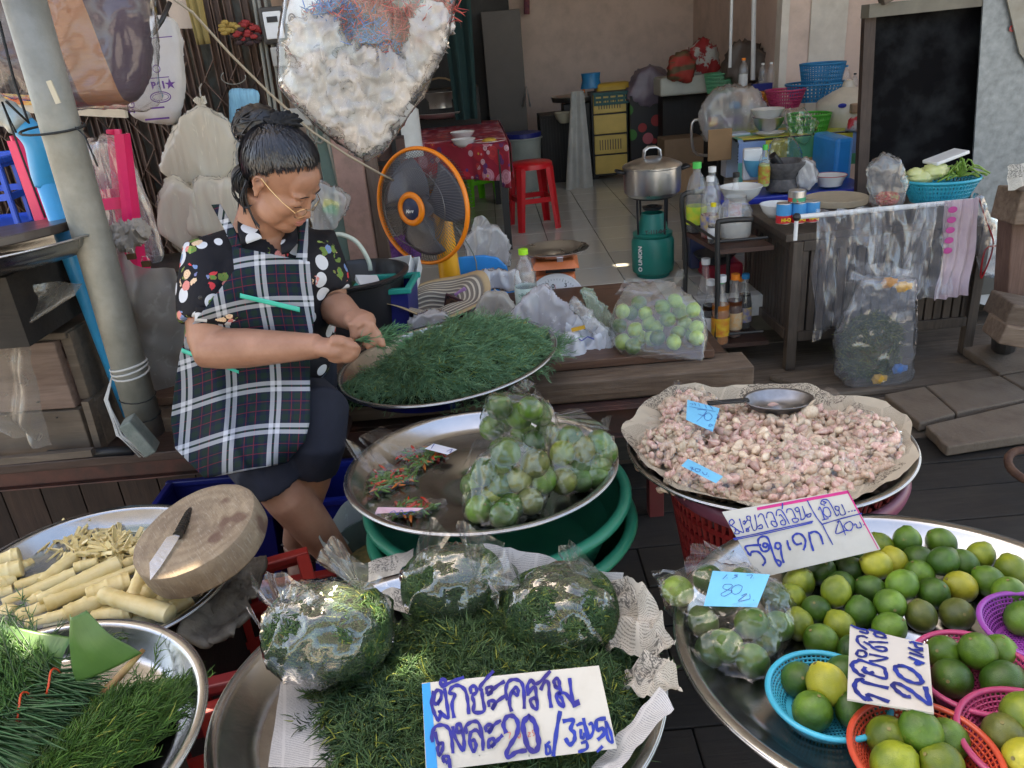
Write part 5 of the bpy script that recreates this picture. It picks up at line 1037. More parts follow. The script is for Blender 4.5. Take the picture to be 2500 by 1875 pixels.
# stiff dirty sack folded over the crate
M_sack=pm('stiff_dirty_sack',(.10,.08,.06),.95,col2=(.36,.33,.28),ns=9,lo=.35,hi=.75,bs=120,bst=.9,bd=.004,grime=.3)
A,B_,C,D=PZ(500,1400,.48),PZ(650,1370,.46),PZ(640,1490,.44),PZ(440,1560,.50)
def f(u,v):
 p=(A*(1-u)+B_*u)*(1-v)+(D*(1-u)+PZ(590,1570,.46)*u)*v;e=(u>.9 or v>.92)
 return p+Vector((fractal(p,14,3,1)*.02,fractal(p,14,3,2)*.02,fractal(p,12,4,3)*.03+ridged(p,9,2)*.012))
o=MB().grid(f,40,30).build('folded_sack',M_sack,None,smooth=True,loc=(A+D)/2,solid=.012);tag(o,'stiff dirty grey sack folded beside the chopping block','sack')
# blue tubs below the ledge
M_blu=pm('royal_blue_plastic',(.012,.03,.33),.35,grime=.2);M_dblu=pm('deep_blue_plastic',(.008,.016,.16),.4,grime=.2)
def bluebox(label,c,d,rz,mat,taper=.85):
 t=thing('plastic_box',label,'plastic box',c,rz,'blue plastic boxes by the ledge');x,y,z=d;k_=taper
 V=[(-x/2*k_,-y/2*k_,0),(x/2*k_,-y/2*k_,0),(x/2*k_,y/2*k_,0),(-x/2*k_,y/2*k_,0),(-x/2,-y/2,z),(x/2,-y/2,z),(x/2,y/2,z),(-x/2,y/2,z)]
 MB().add(V,[(0,3,2,1),(0,1,5,4),(1,2,6,5),(2,3,7,6),(3,0,4,7)]).build('body',mat,t,bevel=.01,solid=.004)
 q=MB();q.box((0,-y/2,z),(x+.03,.02,.02));q.box((0,y/2,z),(x+.03,.02,.02));q.box((-x/2,0,z),(.02,y-.02,.02));q.box((x/2,0,z),(.02,y-.02,.02));q.build('rim',mat,t,bevel=.004);return t
bluebox('royal blue plastic box under the ledge behind her legs',(-.42,1.98,.0),(.52,.22,.38),0,M_blu)
bluebox('deep blue plastic box under the ledge behind the chopping block',(-.88,1.98,.0),(.36,.22,.36),0,M_dblu)
bk=PZ(915,1320,.40);t=thing('plastic_bucket','grey bucket lined with a pale bag, holding herb trimmings','bucket',(bk.x+.01,bk.y+.02,.18))
MB().lathe([(.10,0),(.125,.20),(.13,.2),(.105,0)],40).build('wall',pm('grey_green_plastic',(.09,.13,.12),.4),t,auto=40)
MB().grid(lambda u,v:((.122+.02*v+.006*math.sin(u*40))*math.cos(2*math.pi*u),(.122+.02*v+.006*math.sin(u*40))*math.sin(2*math.pi*u),.16+.09*v+.012*math.sin(u*23)*v),60,8,cu=True).build('bag_lining',film('pale_green_bag',.75,wr=20,milkcol=(.66,.78,.76),gl=.2,rough=.3),t,smooth=True)
MB().ball((0,0,.13),(.11,.11,.03),20,8).build('trimmings',pm('brown_green_trimmings',(.05,.07,.02),.9,col2=(.25,.16,.05),ns=40,bs=90,bst=1),t,smooth=True)
# iron ring at the right edge
rr_=PZ(2480,1165,.03);o=MB().tube([(.085*math.cos(a),.085*math.sin(a),0)for a in[i*math.pi/12 for i in range(24)]],.014,8,closed=True).build('iron_ring',pm('rusted_iron',(.07,.03,.02),.8,col2=(.14,.07,.04),ns=30,bs=80,bst=.5),None,smooth=True);o.location=(rr_.x+.05,rr_.y-.02,.075);o.rotation_euler=(R(14),0,0);tag(o,'rusty iron ring lying on the boards at the right edge','ring')
# -- LEFT SIDE
M_galv=pm('galvanised_pipe',(.22,.225,.20),.5,.3,col2=(.33,.33,.30),ns=9,bs=60,bst=.3,grime=.7,gcol=(.13,.12,.09))
a,b=PZ(362,1058,.57),PY(42,-60,1.98)
t=thing('metal_pole','thick grey galvanised pole leaning up from the ledge at the left','pole',a)
MB().tube([a,a.lerp(b,.33),a.lerp(b,.66),b],.0455,28).build('pipe',M_galv,t,smooth=True,world=True)
def around(px,py,r,tilt=0,k=1.0,yy=None):
 f=(a.y+b.y)/2;p=PY(px,py,yy or f);return p
def on_pole(tt):return a.lerp(b,tt)
q=MB()
for dz in(0,.011,.02):c=on_pole(.165+dz);q.tube([c+Vector((.048*math.cos(u),.048*math.sin(u),.006*math.sin(u+dz*90)))for u in[i*math.pi/8 for i in range(16)]],.003,6,closed=True)
for i in range(16):c=on_pole(.165)+Vector((-.045,-.015,0));rr_=random;q.tube([c,c+Vector((-.02-.01*rr_.random(),-.02,-.06)),c+Vector((-.015+.02*rr_.random(),-.035-.01*rr_.random(),-.16)),c+Vector((.03+.05*rr_.random(),-.05,-.20-.03*rr_.random()))],.0018,5)
q.build('white_twine',pm('white_twine',(.55,.55,.54),.8,bs=200,bst=.5),t,smooth=True,world=True)
q=MB()
for tt in(.05,.10):c=on_pole(tt);q.tube([c+Vector((.0475*math.cos(u),.0475*math.sin(u),.003*math.sin(2*u)))for u in[i*math.pi/8 for i in range(16)]],.0018,5,closed=True)
c=on_pole(.72);q.tube([c+Vector((-.02+.075*math.cos(u),.055*math.sin(u),.008*math.sin(u)))for u in[i*math.pi/8 for i in range(16)]],.003,6,closed=True);q.tube([c+Vector((.05,-.03,0)),c+Vector((.075,-.05,-.02)),c+Vector((.085,-.05,-.09))],.0022,5)
q.build('black_cord',pm('black_cord',(.015,.018,.02),.7,bs=300,bst=.6),t,smooth=True,world=True);q=MB();c2_=c+Vector((-.085,-.04,0));q.tube([c2_,c2_+Vector((-.01,0,.07)),c2_+Vector((-.004,0,-.06)),c2_+Vector((.004,0,-.2))],.0025,5);q.build('black_cord',_M['black_cord'],t,smooth=True,world=True);q=MB();q.tube([c2_+Vector((0,0,.07)),PY(70,300,2.0),PY(35,200,2.0),PY(-5,40,2.0)],.0035,6)
q.build('black_cord',pm('black_cord',(.015,.018,.02),.7,bs=300,bst=.6),t,smooth=True,world=True)
wb_=PZ(358,1052,.60);MB().bar(wb_+Vector((.03,-.055,-.035)),wb_+Vector((-.012,-.062,.065)),.06,.035).build('wood_block',pm('mossy_grey_wood',(.14,.17,.15),.8,col2=(.24,.26,.23),ns=30,bs=90,bst=.6),t,world=True,bevel=.004)
MB().box(tuple(PY(131,225,1.93)),(.012,.004,.05),rot=(0,R(-8),0)).build('tape_scrap',pm('masking_tape',(.5,.46,.36),.7),t,world=True)
# blue water pipe
M_pvc=pm('blue_pvc',(.02,.33,.68),.35,col2=(.03,.40,.78),ns=5,grime=.35,gcol=(.05,.14,.22))
pts=[PY(-60,240,2.12),PY(0,268,2.12),PY(48,300,2.12),PY(88,345,2.13),PY(102,400,2.14),PY(112,450,2.15)];cm=catmull(pts,5)
t=thing('water_pipe','bright blue plastic water pipe with an elbow, tied to the leaning pole','pipe',pts[3])
MB().tube(cm,.031,20).build('elbow',M_pvc,t,smooth=True,world=True);MB().tube([PY(104,420,2.145),PY(180,640,2.14),PZ(322,1010,.58)],.0255,20).build('pipe',M_pvc,t,smooth=True,world=True)
MB().tube([p+Vector((0,-.002,.001))for p in cm[:12]],[.034+.003*math.sin(i*2.1)for i in range(12)],20).build('wrapping',pm('dirty_film_wrap',(.30,.42,.48),.35,col2=(.45,.36,.25),ns=18,bs=30,bst=.9),t,smooth=True,world=True)
# cloth bundle hung in a clear bag, top left
mt,nt,bb=newmat('striped_purple_cloth');v=coord(nt,'Object');sp=S(nt,'ShaderNodeSeparateXYZ');nt.links.new(v,sp.inputs[0])
w=mth(nt,'ADD',sp.outputs[0],mth(nt,'MULTIPLY',sp.outputs[2],.12));st=ramp(nt,mth(nt,'MULTIPLY_ADD',w,1.7,.5),[(0,(.05,.028,.035)),(.30,(.06,.03,.04)),(.52,(.10,.05,.045)),(.53,(.32,.13,.055)),(.70,(.35,.15,.06)),(.71,(.05,.028,.05)),(1,(.04,.03,.07))],'CONSTANT')
hz=ramp(nt,mth(nt,'MULTIPLY_ADD',sp.outputs[2],2.2,.5),[(0,0),(.67,0),(.70,.75),(1,.75)]);st=mixc(nt,hz,st,(.24,.10,.045));n=ntex(nt,coord(nt,'Object',(3,3,200)),1,3,.6);st=mixc(nt,mth(nt,'MULTIPLY',n,.35),st,(.12,.07,.07));nt.links.new(st,bb.inputs['Base Color']);bb.inputs['Roughness'].default_value=.9;bump(nt,bb,n,.5,.004)
pts=[PY(x,y,2.42+dy)for x,y in((30,-60),(325,-60),(335,150),(320,215),(60,165),(180,225),(-60,100),(-60,-60))for dy in(-.05,.05)]
V,F=hull(pts,.035,voxel=.014,amp=.006,fs=8,seed=3,smooth=8);c=sum(V,Vector())/len(V);o=MB().add(V,F).build('cloth_bundle',mt,None,smooth=True,loc=c);tag(o,'dark purple and brown striped cloth bundle in the hanging bag, top left','cloth bundle')
bag('plastic_bag','clear bag round the striped cloth bundle hanging at the top left',pts+[PY(-20,190,2.40),PY(350,225,2.42)],.048,film('dusty_clear_film',.05,wr=9,st=.5,gl=.35,rough=.12,stretch=(1.6,1.6,.4)),None,amp=.006,seed=4,voxel=.014,fs=9)
q=MB();t=thing('display_ledge','pale ledge with an orange food picture below the hanging cloth bundle','shelf edge',PY(150,270,2.75))
A,B_=PY(-40,250,2.75),PY(308,268,2.75);MB().bar(A,B_,.02,.05).build('board',pm('cream_board',(.60,.55,.45),.5,grime=.3),t,world=True)
MB().add([PY(-40,225,2.735),PY(250,245,2.735),PY(255,264,2.735),PY(-40,252,2.735)],[(0,1,2,3)]).build('picture',pm('orange_food_print',(.55,.10,.03),.4,col2=(.60,.45,.12),ns=30,lo=.4,hi=.6),t,world=True)
# rice sack
def polylathe(front,y,d):return[PY(px,py,y+dy)for px,py in front for dy in(-d,d)]
M_sackw=pm('woven_white_sack',(.60,.58,.57),.7,col2=(.68,.66,.64),ns=6,bs=160,bst=.4,grime=.2)
fr=[(335,55),(415,60),(428,100),(435,200),(425,290),(395,285),(330,275),(345,150)]
V,F=hull(polylathe(fr,3.0,.03),.02,voxel=.012,amp=.005,fs=9,seed=8);c=sum(V,Vector())/len(V)
t=thing('rice_sack','white woven rice sack with purple print hanging on the shutter','sack',c);MB().add(V,F).build('sack',M_sackw,t,world=True,smooth=True)
yk=2.925;M_pur=pm('purple_print',(.13,.04,.26),.6)
def at_text(body,px,py,y,size,mat,parent,rz=0,tilt=0,name='lettering',bold=.0005,roll=0):
 p=PY(px,py,y)-parent.location;return text_mesh(body,size,mat,parent,Matrix.Translation(p)@Matrix.Rotation(rz,4,'Z')@Matrix.Rotation(R(90)-tilt,4,'X')@Matrix.Rotation(roll,4,'Z'),name,bold=bold)
at_text('B61★',398,208,yk-.012,.032,M_pur,t,bold=.0015);at_text('SG',322,262,yk-.012,.032,M_pur,t,roll=R(80))
q=MB();c0=PY(392,237,yk-.012)-t.location;q.tube([c0+Vector((.035*math.cos(u),0,.017*math.sin(u)))for u in[i*math.pi/12 for i in range(24)]],.0018,4,closed=True);q.tube([c0+Vector((.028*math.cos(u),0,.011*math.sin(u)))for u in[i*math.pi/12 for i in range(24)]],.001,4,closed=True)
q.build('print_oval',M_pur,t)
for py,w in((92,.10),(190,.08),(263,.05),(290,.085)):p=PY(384,py,yk-.012)-t.location;MB().box(p,(w,.001,.006 if py>200 else .003)).build('print_line',M_pur,t)
c0=PY(382,168,yk-.012)-t.location;MB().tube([c0+Vector((.012*math.cos(u),0,.012*math.sin(u)))for u in[i*math.pi/6 for i in range(12)]],.0015,4,closed=True).build('emblem',M_pur,t)
MB().tube([PY(415,5,2.95),PY(395,50,2.92),PY(375,80,2.9),PY(360,92,2.9)],.008,6).build('strap',M_black,t,world=True,smooth=True)
# hanging cream bags
def hangbag(label,outline,y,d,mat,seed,neck=None,grp='pale plastic bags hanging on the shutter',am=.007):
 pts=polylathe(outline,y,d);sp_=()
 if neck:sp_=((PY(*neck[0],y),[PY(*q_,y+.01*i)for i,q_ in enumerate(neck[1])],.004),)
 return bag('plastic_bag',label,pts,.02,mat,grp,amp=am,seed=seed,voxel=.008,fs=11,sprays=sp_,smooth=3,stretch=.16)
hangbag('knotted cream plastic bag hanging from a hook on the shutter',[(490,275),(450,310),(420,370),(410,410),(445,435),(530,440),(555,400),(560,340),(540,300)],2.9,.05,F_cream,5,((490,262),[(470,245),(478,235),(490,240),(500,232),(505,250)]))
hangbag('lower left cream plastic bag below the knotted one',[(425,450),(400,500),(405,560),(450,600),(480,560),(470,480)],2.75,.04,F_cream,6)
hangbag('cream plastic bag tucked behind her shoulder',[(490,450),(475,500),(480,560),(560,560),(585,500),(570,455)],2.75,.04,F_cream,7)
hangbag('grey white stack of plastic sheets hanging behind her hair',[(565,330),(555,440),(580,460),(610,400),(605,340)],3.0,.03,F_milky,8)
for(x0_,y0_),(x1_,y1_)in(((488,232),(484,222)),):o=MB().tube([PY(490,236,2.9),PY(487,215,3.0),PY(492,205,3.3)],.003,5).build('string',pm('grey_string',(.4,.38,.34),.8),None,loc=PY(490,236,2.9));tag(o,'string holding the knotted cream bag','string')
# blue mask bundle, flower, cardboard, cloth, hook
hangbag('small light blue bundle of masks in plastic above her hair',[(572,228),(575,320),(590,350),(612,300),(622,232)],3.05,.02,pm('light_blue_paper',(.22,.50,.66),.5,col2=(.10,.28,.45),ns=20,stretch=(6,1,1)),9,grp=None,am=.004)
o=MB().tube([PY(540+30*(1+math.cos(u)),188+18*math.sin(u),3.2)for u in[i*math.pi/10-.3 for i in range(14)]],.0022,5).build('wire_hook',M_galv,None,smooth=True,loc=PY(570,190,3.2));tag(o,'bent wire loop on the shutter above the blue bundle','wire hook')
t=thing('dried_flower','dark red and yellow flower garland hanging on the shutter','flower',PY(600,75,3.3));rg_=random.Random(3)
for k_,mt_ in enumerate((pm('dark_red_petals',(.28,.02,.02),.7),pm('ochre_petals',(.40,.26,.06),.7),pm('dark_petals',(.04,.02,.02),.8))):
 q=MB()
 for i in range(26):u=rg_.uniform(0,6.28);e=rg_.uniform(.2,1);c=Vector((e*.055*math.cos(u)-(.045 if k_==1 else 0),rg_.uniform(-.03,.01),e*.03*math.sin(u)+(.012 if k_==1 else-.01*k_)));q.ball(c,(.016,.004,.009),6,4)
 q.build('petals',mt_,t,smooth=True)
o=MB().box((0,0,0),(.085,.004,.16),rot=(0,R(4),0)).build('cardboard_piece',pm('pale_cardboard',(.46,.37,.30),.8,bs=40,bst=.1));o.location=PY(437,12,3.25);tag(o,'pale cardboard piece stuck in the top of the shutter','cardboard')
o=MB().grid(lambda u,v:(.03*(u-.5)*2*(1-.2*v),.008*math.sin(u*14),-.17*v),14,8).build('yellow_rag',pm('ochre_rag',(.27,.20,.07),.9,bs=60,bst=.5),None,smooth=True,solid=.003);o.location=PY(470,-15,3.22);tag(o,'ochre rag hanging beside the cardboard piece','rag')
# electricity meters
def meter(px,py,label,full=True):
 t=thing('electricity_meter',label,'electricity meter',PY(px,py,3.3),0,'electricity meters on the shutter')
 if full:
  MB().box((0,.01,.0),(.105,.06,.13)).build('case',pm('dark_grey_bakelite',(.05,.045,.04),.5),t,bevel=.012);MB().box((.0,-.025,.0),(.068,.012,.095)).build('face',M_white,t,bevel=.004)
  q=MB();q.box((0,-.0325,.020),(.040,.002,.020));q.build('dials',M_black,t)
 MB().box((.02,-.005,-.11),(.10,.05,.07)).build('terminal_box',pm('grey_box',(.42,.41,.38),.5,grime=.3),t,bevel=.006)
 for i,(x,s_)in enumerate(((-.02,.03),(.0,.045),(.05,.03),(.065,.045))):MB().tube(catmull([(x,-.005,-.14),(x-.005,-.01,-.18),(x+s_*.5,-.01,-.215),(x+s_,-.01,-.18),(x+s_,0,-.10)],4),.0055,8).build('cable',pm('grey_cable',(.20,.20,.17),.6),t,smooth=True)
meter(672,62,'electricity meter with white face and looped cables on the shutter');meter(705,215,'lower grey meter box with cable loops near the hanging bag',False)
t=thing('conduit','bundle of thin pipes running down beside the meters','pipes',PY(655,150,3.36))
for i,px in enumerate((636,648,664,765)):MB().tube([PY(px-20,-20,3.36),PY(px,100,3.34),PY(px+34,330,3.36),PY(px+90,560,3.36)],.007 if i<3 else .01,8).build('pipe',M_galv,t,smooth=True,world=True)
# wire line across
o=MB().tube([PY(300,-90,2.6),PY(470,30,2.7),PY(560,130,2.75),PY(655,225,2.8),PY(760,320,2.85),PY(850,380,2.95),PY(930,425,3.05),PY(960,440,3.12)],.0042,8).build('power_cord',pm('cream_cord',(.42,.36,.27),.6),None,smooth=True,loc=PY(655,225,2.8));tag(o,'cream power cord strung diagonally down to the fan','cord')
# -- pink stool upside down, blue crate, film roll
M_pink=pm('hot_pink_plastic',(.80,.02,.13),.35)
def stool(name,label,loc,H,r0,r1,mat,rot=(0,0,0),scale=1,cat='plastic stool',grp=None,rz0=math.pi/4):
 t=thing(name,label,cat,loc,0,grp);t.rotation_euler=rot;t.scale=(scale,)*3
 MB().lathe([(.001,H),(r0*.93,H),(r0,H-.008),(r0+.003,H-.04),(r0-.004,H-.04),(r0-.006,H-.01),(.001,H-.008)],40).build('seat',mat,t,auto=40)
 for k_ in range(4):
  a_=rz0+k_*math.pi/2;w0,w1=.55,.36;V=[]
  for zz,rr_,ww in((H-.03,r0+.001,w0*r0),(.0,r1,w1*r0*1.0)):
   ca,sa=math.cos(a_),math.sin(a_)
   for(u,d_)in((-ww/2,-.010),(-ww*.25,.012),(ww*.25,.012),(ww/2,-.010)):V.append(((rr_+d_)*ca-u*sa,(rr_+d_)*sa+u*ca,zz))
  MB().add(V,[(0,1,5,4),(1,2,6,5),(2,3,7,6)]).build('leg',mat,t,solid=.004,bevel=.0)
  b_=a_+math.pi/2;rr_=r0+(r1-r0)*.52
  for f_,hh in((.45,.035),):
   p0=Vector((rr_*math.cos(a_),rr_*math.sin(a_),H*f_));p1=Vector((rr_*math.cos(b_),rr_*math.sin(b_),H*f_));MB().bar(p0,p1,.006,hh).build('rung',mat,t)
 return t
stool('pink_stool','hot pink plastic stool standing upside down behind the pole',tuple(PY(265,660,2.55)+Vector((0,0,.43))),.45,.15,.20,M_pink,rot=(R(180),R(3),R(28)))
MB().box((0,0,0),(.6,.3,.1)).build('wooden_box',M_plank_dk).location=tuple(PY(265,690,2.65));tag(bpy.data.objects['wooden_box.002'],'dark board the upside down pink stool rests on','board')
crate('bright blue plastic crate at the left edge behind the pole',tuple(PY(-60,560,2.9)),(.46,.3,.24),pm('bright_blue_crate',(.01,.10,.62),.4),R(4),None,3,2)
hangbag('shiny clear plastic roll leaning behind the pink stool',[(200,365),(270,350),(300,380),(345,500),(385,620),(350,660),(300,640),(240,500)],2.72,.03,film('shiny_roll_film',.28,wr=30,st=.9,gl=.7,rough=.1,stretch=(1,1,.4)),15,grp=None)
# crumpled grey foil and strainer
V,F=hull(polylathe([(255,570),(300,580),(340,545),(350,560),(320,600),(270,590)],2.4,.02),.008,voxel=.008,amp=.012,fs=30,seed=2,smooth=1);o=MB().add(V,F).build('crumpled_paper',pm('grey_crumpled_paper',(.25,.22,.19),.6,col2=(.35,.31,.27),ns=20),None,loc=sum(V,Vector())/len(V));tag(o,'crumpled grey paper scrap in front of the pink stool','paper')
t=thing('strainer','small wire mesh strainer cup beside the pink stool','strainer',PY(345,590,2.45));M_mesh=pm('fine_mesh',(.45,.45,.46),.4,.8)
q=MB();
for i in range(14):a_=i*math.pi/7;q.bar((.03*math.cos(a_),.03*math.sin(a_),.05),(.018*math.cos(a_),.018*math.sin(a_),0),.0022)
for j in range(6):z=j*.01;r_=.018+.012*j/5;q.lathe([(r_,z),(r_+.002,z),(r_+.002,z+.003),(r_,z+.003)],24,close=True)
q.build('mesh',M_mesh,t)
# dusty sheet hung by clips behind the pole
Mds=film('dusty_grey_sheet',.78,wr=8,st=.5,gl=.15,rough=.35,milkcol=(.40,.385,.36))
A,B_,C,D=PY(245,600,2.36),PY(420,660,2.36),PY(470,1050,2.32),PY(330,1060,2.32)
def f(u,v):
 p=(A*(1-u)+B_*u)*(1-v)+(D*(1-u)+C*u)*v;p.x+=.05*math.sin(math.pi*v)*u;p.y+=.02*math.sin(u*9+v*2)+fractal(p,9,3,5)*.03;p.z-=.02*math.sin(u*math.pi)*(1-v);return p
o=MB().grid(f,30,40).build('plastic_sheet',Mds,None,smooth=True,loc=A);tag(o,'dusty grey plastic sheet clipped up between the pole and the woman','plastic sheet')
for px,py in((325,632),(361,650)):
 t=thing('binder_clip','small black and brass binder clip on the dusty sheet, '+('left one' if px<340 else 'right one'),'clip',PY(px,py,2.33),0,'binder clips');MB().prism([(-.013,0),(.013,0),(.013,.018),(-.013,.018)],.012).build('body',pm('brass_clip',(.10,.06,.03),.4,.6),t,bevel=.002);MB().tube([(-.01,.018,.006),(-.008,.032,.006),(.008,.032,.006),(.01,.018,.006)],.001,4).build('lever',M_steel,t);t.rotation_euler=(R(90),0,0)
# -- wooden box and covered tray at the far left
M_wbox=wood('reddish_box_wood',(.13,.08,.06),(.27,.19,.155),'x',.7,10,.4);M_wbox2=wood('grey_box_wood',(.10,.075,.055),(.19,.145,.11),'x',.75,10,.4)
bc_=PZ(225,1092,.52);t=thing('wooden_chest','old wooden box of wide boards on the ledge at the far left','wooden box',(bc_.x,bc_.y,.52),R(-3))
MB().box((-.27,.0,.235),(.54,.03,.20)).build('upper_board',M_wbox,t,bevel=.003);MB().box((-.27,-.004,.065),(.56,.03,.13)).build('lower_board',M_wbox2,t,bevel=.003)
o1=MB().box((.02,.24,.25),(.03,.46,.20)).build('side_board',M_wbox2,t,bevel=.003);o1=MB().box((.03,.24,.07),(.03,.46,.14)).build('side_board',M_wbox2,t,bevel=.003);MB().box((-.25,.25,.345),(.56,.5,.02)).build('lid',M_wbox2,t,bevel=.003)
MB().bar((.04,-.02,.0),(.045,-.02,.16),.02,.03).build('corner_strip',M_wbox2,t);q=MB()
for x,z in((-.20,.30),(-.19,.302),(-.13,.22),(-.10,.16),(-.06,.11),(-.35,.29)):q.cyl((x,-.018,z),.004,.003,8,M=Matrix.Translation((0,0,0)))
q.build('nail_head',M_black,t)
MB().bar((-.55,-.09,.01),(.06,-.09,.03),.02,.02).build('front_lath',M_wbox2,t)
o=MB().tube([PZ(120,1110,.53),PZ(325,1100,.53)],.014,12).build('umbrella_handle',M_black,None,smooth=True,loc=PZ(200,1105,.53));tag(o,'black tube lying along the front edge of the ledge at the left','tube')
tc_=PY(-35,612,1.98);t=thing('steel_tray','large steel tray with a dark wooden lid stacked at the left edge','tray',tc_,group='round stainless steel trays')
MB().lathe([(.001,-.045),(.22,-.045),(.26,-.02),(.272,0),(.28,.001)],80).build('pan',M_traysteel,t,smooth=True,solid=.0015);MB().lathe([(.28+.003*math.cos(a_),.003*math.sin(a_))for a_ in[i*math.pi/4 for i in range(8)]],80,close=True).build('rolled_rim',M_steel,t,smooth=True)
MB().cyl((-.02,.02,.015),.235,.022,64).build('dark_lid',pm('dark_varnished_board',(.055,.04,.033),.3,grime=.3,rv=.2),t,bevel=.003);t.rotation_euler=(R(-3),R(-4),0)
MB().box((0,0,0),(.42,.4,.18)).build('wooden_box',M_plank_dk).location=(tc_.x-.12,tc_.y+.1,tc_.z-.14);tag(bpy.data.objects['wooden_box.003'],'dark box under the far left steel tray','box')
Mfs=film('yellowed_cover_film',.42,wr=12,st=.9,gl=.45,rough=.18,milkcol=(.50,.46,.40))
row=[((-60,700),(205,690)),((-60,720),(185,720)),((-60,800),(75,790)),((-60,850),(70,880)),((-60,930),(85,960)),((-60,1020),(100,1050)),((20,1060),(112,1100))]
def f(u,v):
 k_=v*(len(row)-1);i=min(int(k_),len(row)-2);e=k_-i;a_,b_=row[i],row[i+1];L0=(a_[0][0]*(1-e)+b_[0][0]*e,a_[0][1]*(1-e)+b_[0][1]*e);R0=(a_[1][0]*(1-e)+b_[1][0]*e,a_[1][1]*(1-e)+b_[1][1]*e)
 p=PY(L0[0]*(1-u)+R0[0]*u,L0[1]*(1-u)+R0[1]*u,1.98-.05*min(v*3,1));p.y+=ridged(p,10,1)*.015+.02*math.sin(u*11+v*3);return p
o=MB().grid(f,36,44).build('plastic_sheet',Mfs,None,smooth=True,loc=PY(50,800,1.95));tag(o,'yellowed clear plastic sheet hanging from the far left tray over the wooden box','plastic sheet')
# -- big hanging bag of bags
Y0=1.95
out=[(720,-40),(700,90),(695,205),(725,235),(790,300),(890,375),(915,365),(960,300),(1020,220),(1070,110),(1100,-40),(900,-60),(820,60),(900,150)]
pts=polylathe(out,Y0,.045)
bag('plastic_bag','big clear bag stuffed with white plastic bags hanging above the woman',pts,.018,film('large_bag_film',.03,wr=16,st=.6,gl=.6,rough=.1,stretch=(1.4,1.4,.3)),None,amp=.0025,seed=9,voxel=.009,fs=13,smooth=3,stretch=.25)
for i,(ol_,lb_,mt_)in enumerate([([(720,190),(790,130),(850,170),(880,250),(800,280),(740,230)],'wad of white plastic bags at the left of the big hanging bag',F_wad),([(870,170),(960,140),(1000,200),(960,270),(880,260)],'wad of white plastic bags at the centre of the big hanging bag',F_wad),([(800,280),(880,270),(950,290),(910,350),(880,355)],'wad of white plastic bags at the bottom tip of the big hanging bag',F_wad),([(1010,80),(1060,20),(1080,60),(1030,170),(990,200)],'cream wad at the right of the big hanging bag',F_wad),([(740,60),(800,50),(830,110),(760,150),(720,130)],'white wad at the upper left of the big hanging bag',F_wad),([(830,130),(900,140),(880,200),(820,190)],'small white wad in the middle of the big hanging bag',F_wad)]):
 V,F=hull(polylathe(ol_,Y0,.025),.012,voxel=.006,amp=.012,fs=26,seed=20+i,smooth=2,stretch=.5);o=MB().add(V,F).build('plastic_wad',mt_,None,smooth=True,loc=sum(V,Vector())/len(V));tag(o,lb_,'plastic bags','wads of bags inside the big hanging bag')
def fib(label,cs,cols,seed,n=1100):
 rg=np.random.default_rng(seed);c=np.array([PY(x,y,Y0)[:]for x,y in cs]);ix=rg.integers(0,len(c),n);B0=c[ix]+rg.normal(0,1,(n,3))*[.014,.010,.012]
 cl=np.array(cols)[rg.integers(0,len(cols),n)]*rg.uniform(.6,1.3,(n,1));V,F,T_=blades(B0,rg.normal(0,1,(n,3)),rg.normal(0,1,(n,3)),rg.uniform(.02,.05,n),np.full(n,.0032),rg.normal(0,2,n),cl,4)
 o=np_mesh('netting',V,F,vcol('coloured_net_fibre',.4),T_,None,loc=tuple(c.mean(0)));tag(o,label,'netting',kind='stuff')
fib('tangle of blue and red netting inside the big hanging bag',[(800,30),(840,50),(880,60),(830,20),(920,80),(950,110),(960,140),(780,40),(870,90),(900,60)],[(.03,.12,.45),(.04,.16,.5),(.5,.05,.06),(.05,.2,.5)],3)
fib('tangle of red netting inside the big hanging bag',[(930,40),(980,60),(1010,40),(950,80),(1080,20),(900,20),(1000,80)],[(.5,.06,.06),(.55,.10,.08),(.4,.05,.05)],4,800)
t=thing('white_board','white card with small round grey emblems tucked behind the hanging bag','card',PY(750,50,2.08));ol_=[(697,52),(700,30),(722,-60),(830,-60),(812,20),(742,122),(736,125)]
V=[PY(x,y,2.08)for x,y in ol_]+[PY(x,y,2.084)for x,y in ol_];n=len(ol_);MB().add(V,[tuple(range(n)),tuple(range(n,2*n))[::-1]]+[(i,(i+1)%n,n+(i+1)%n,n+i)for i in range(n)]).build('board',pm('white_coated_card',(.66,.68,.72),.4),t,world=True)
for px,py in((713,46),(752,34),(750,88)):
 c0=PY(px,py,2.076);q=MB();q.tube([c0+Vector((.008*math.cos(u),0,.011*math.sin(u)))for u in[i*math.pi/8 for i in range(16)]],.0016,4,closed=True);q.tube([c0+Vector((.0035*math.cos(u),0,.005*math.sin(u)))for u in[i*math.pi/5 for i in range(8)]],.0014,4);q.build('emblem',pm('grey_print',(.16,.17,.19),.6),t,world=True)
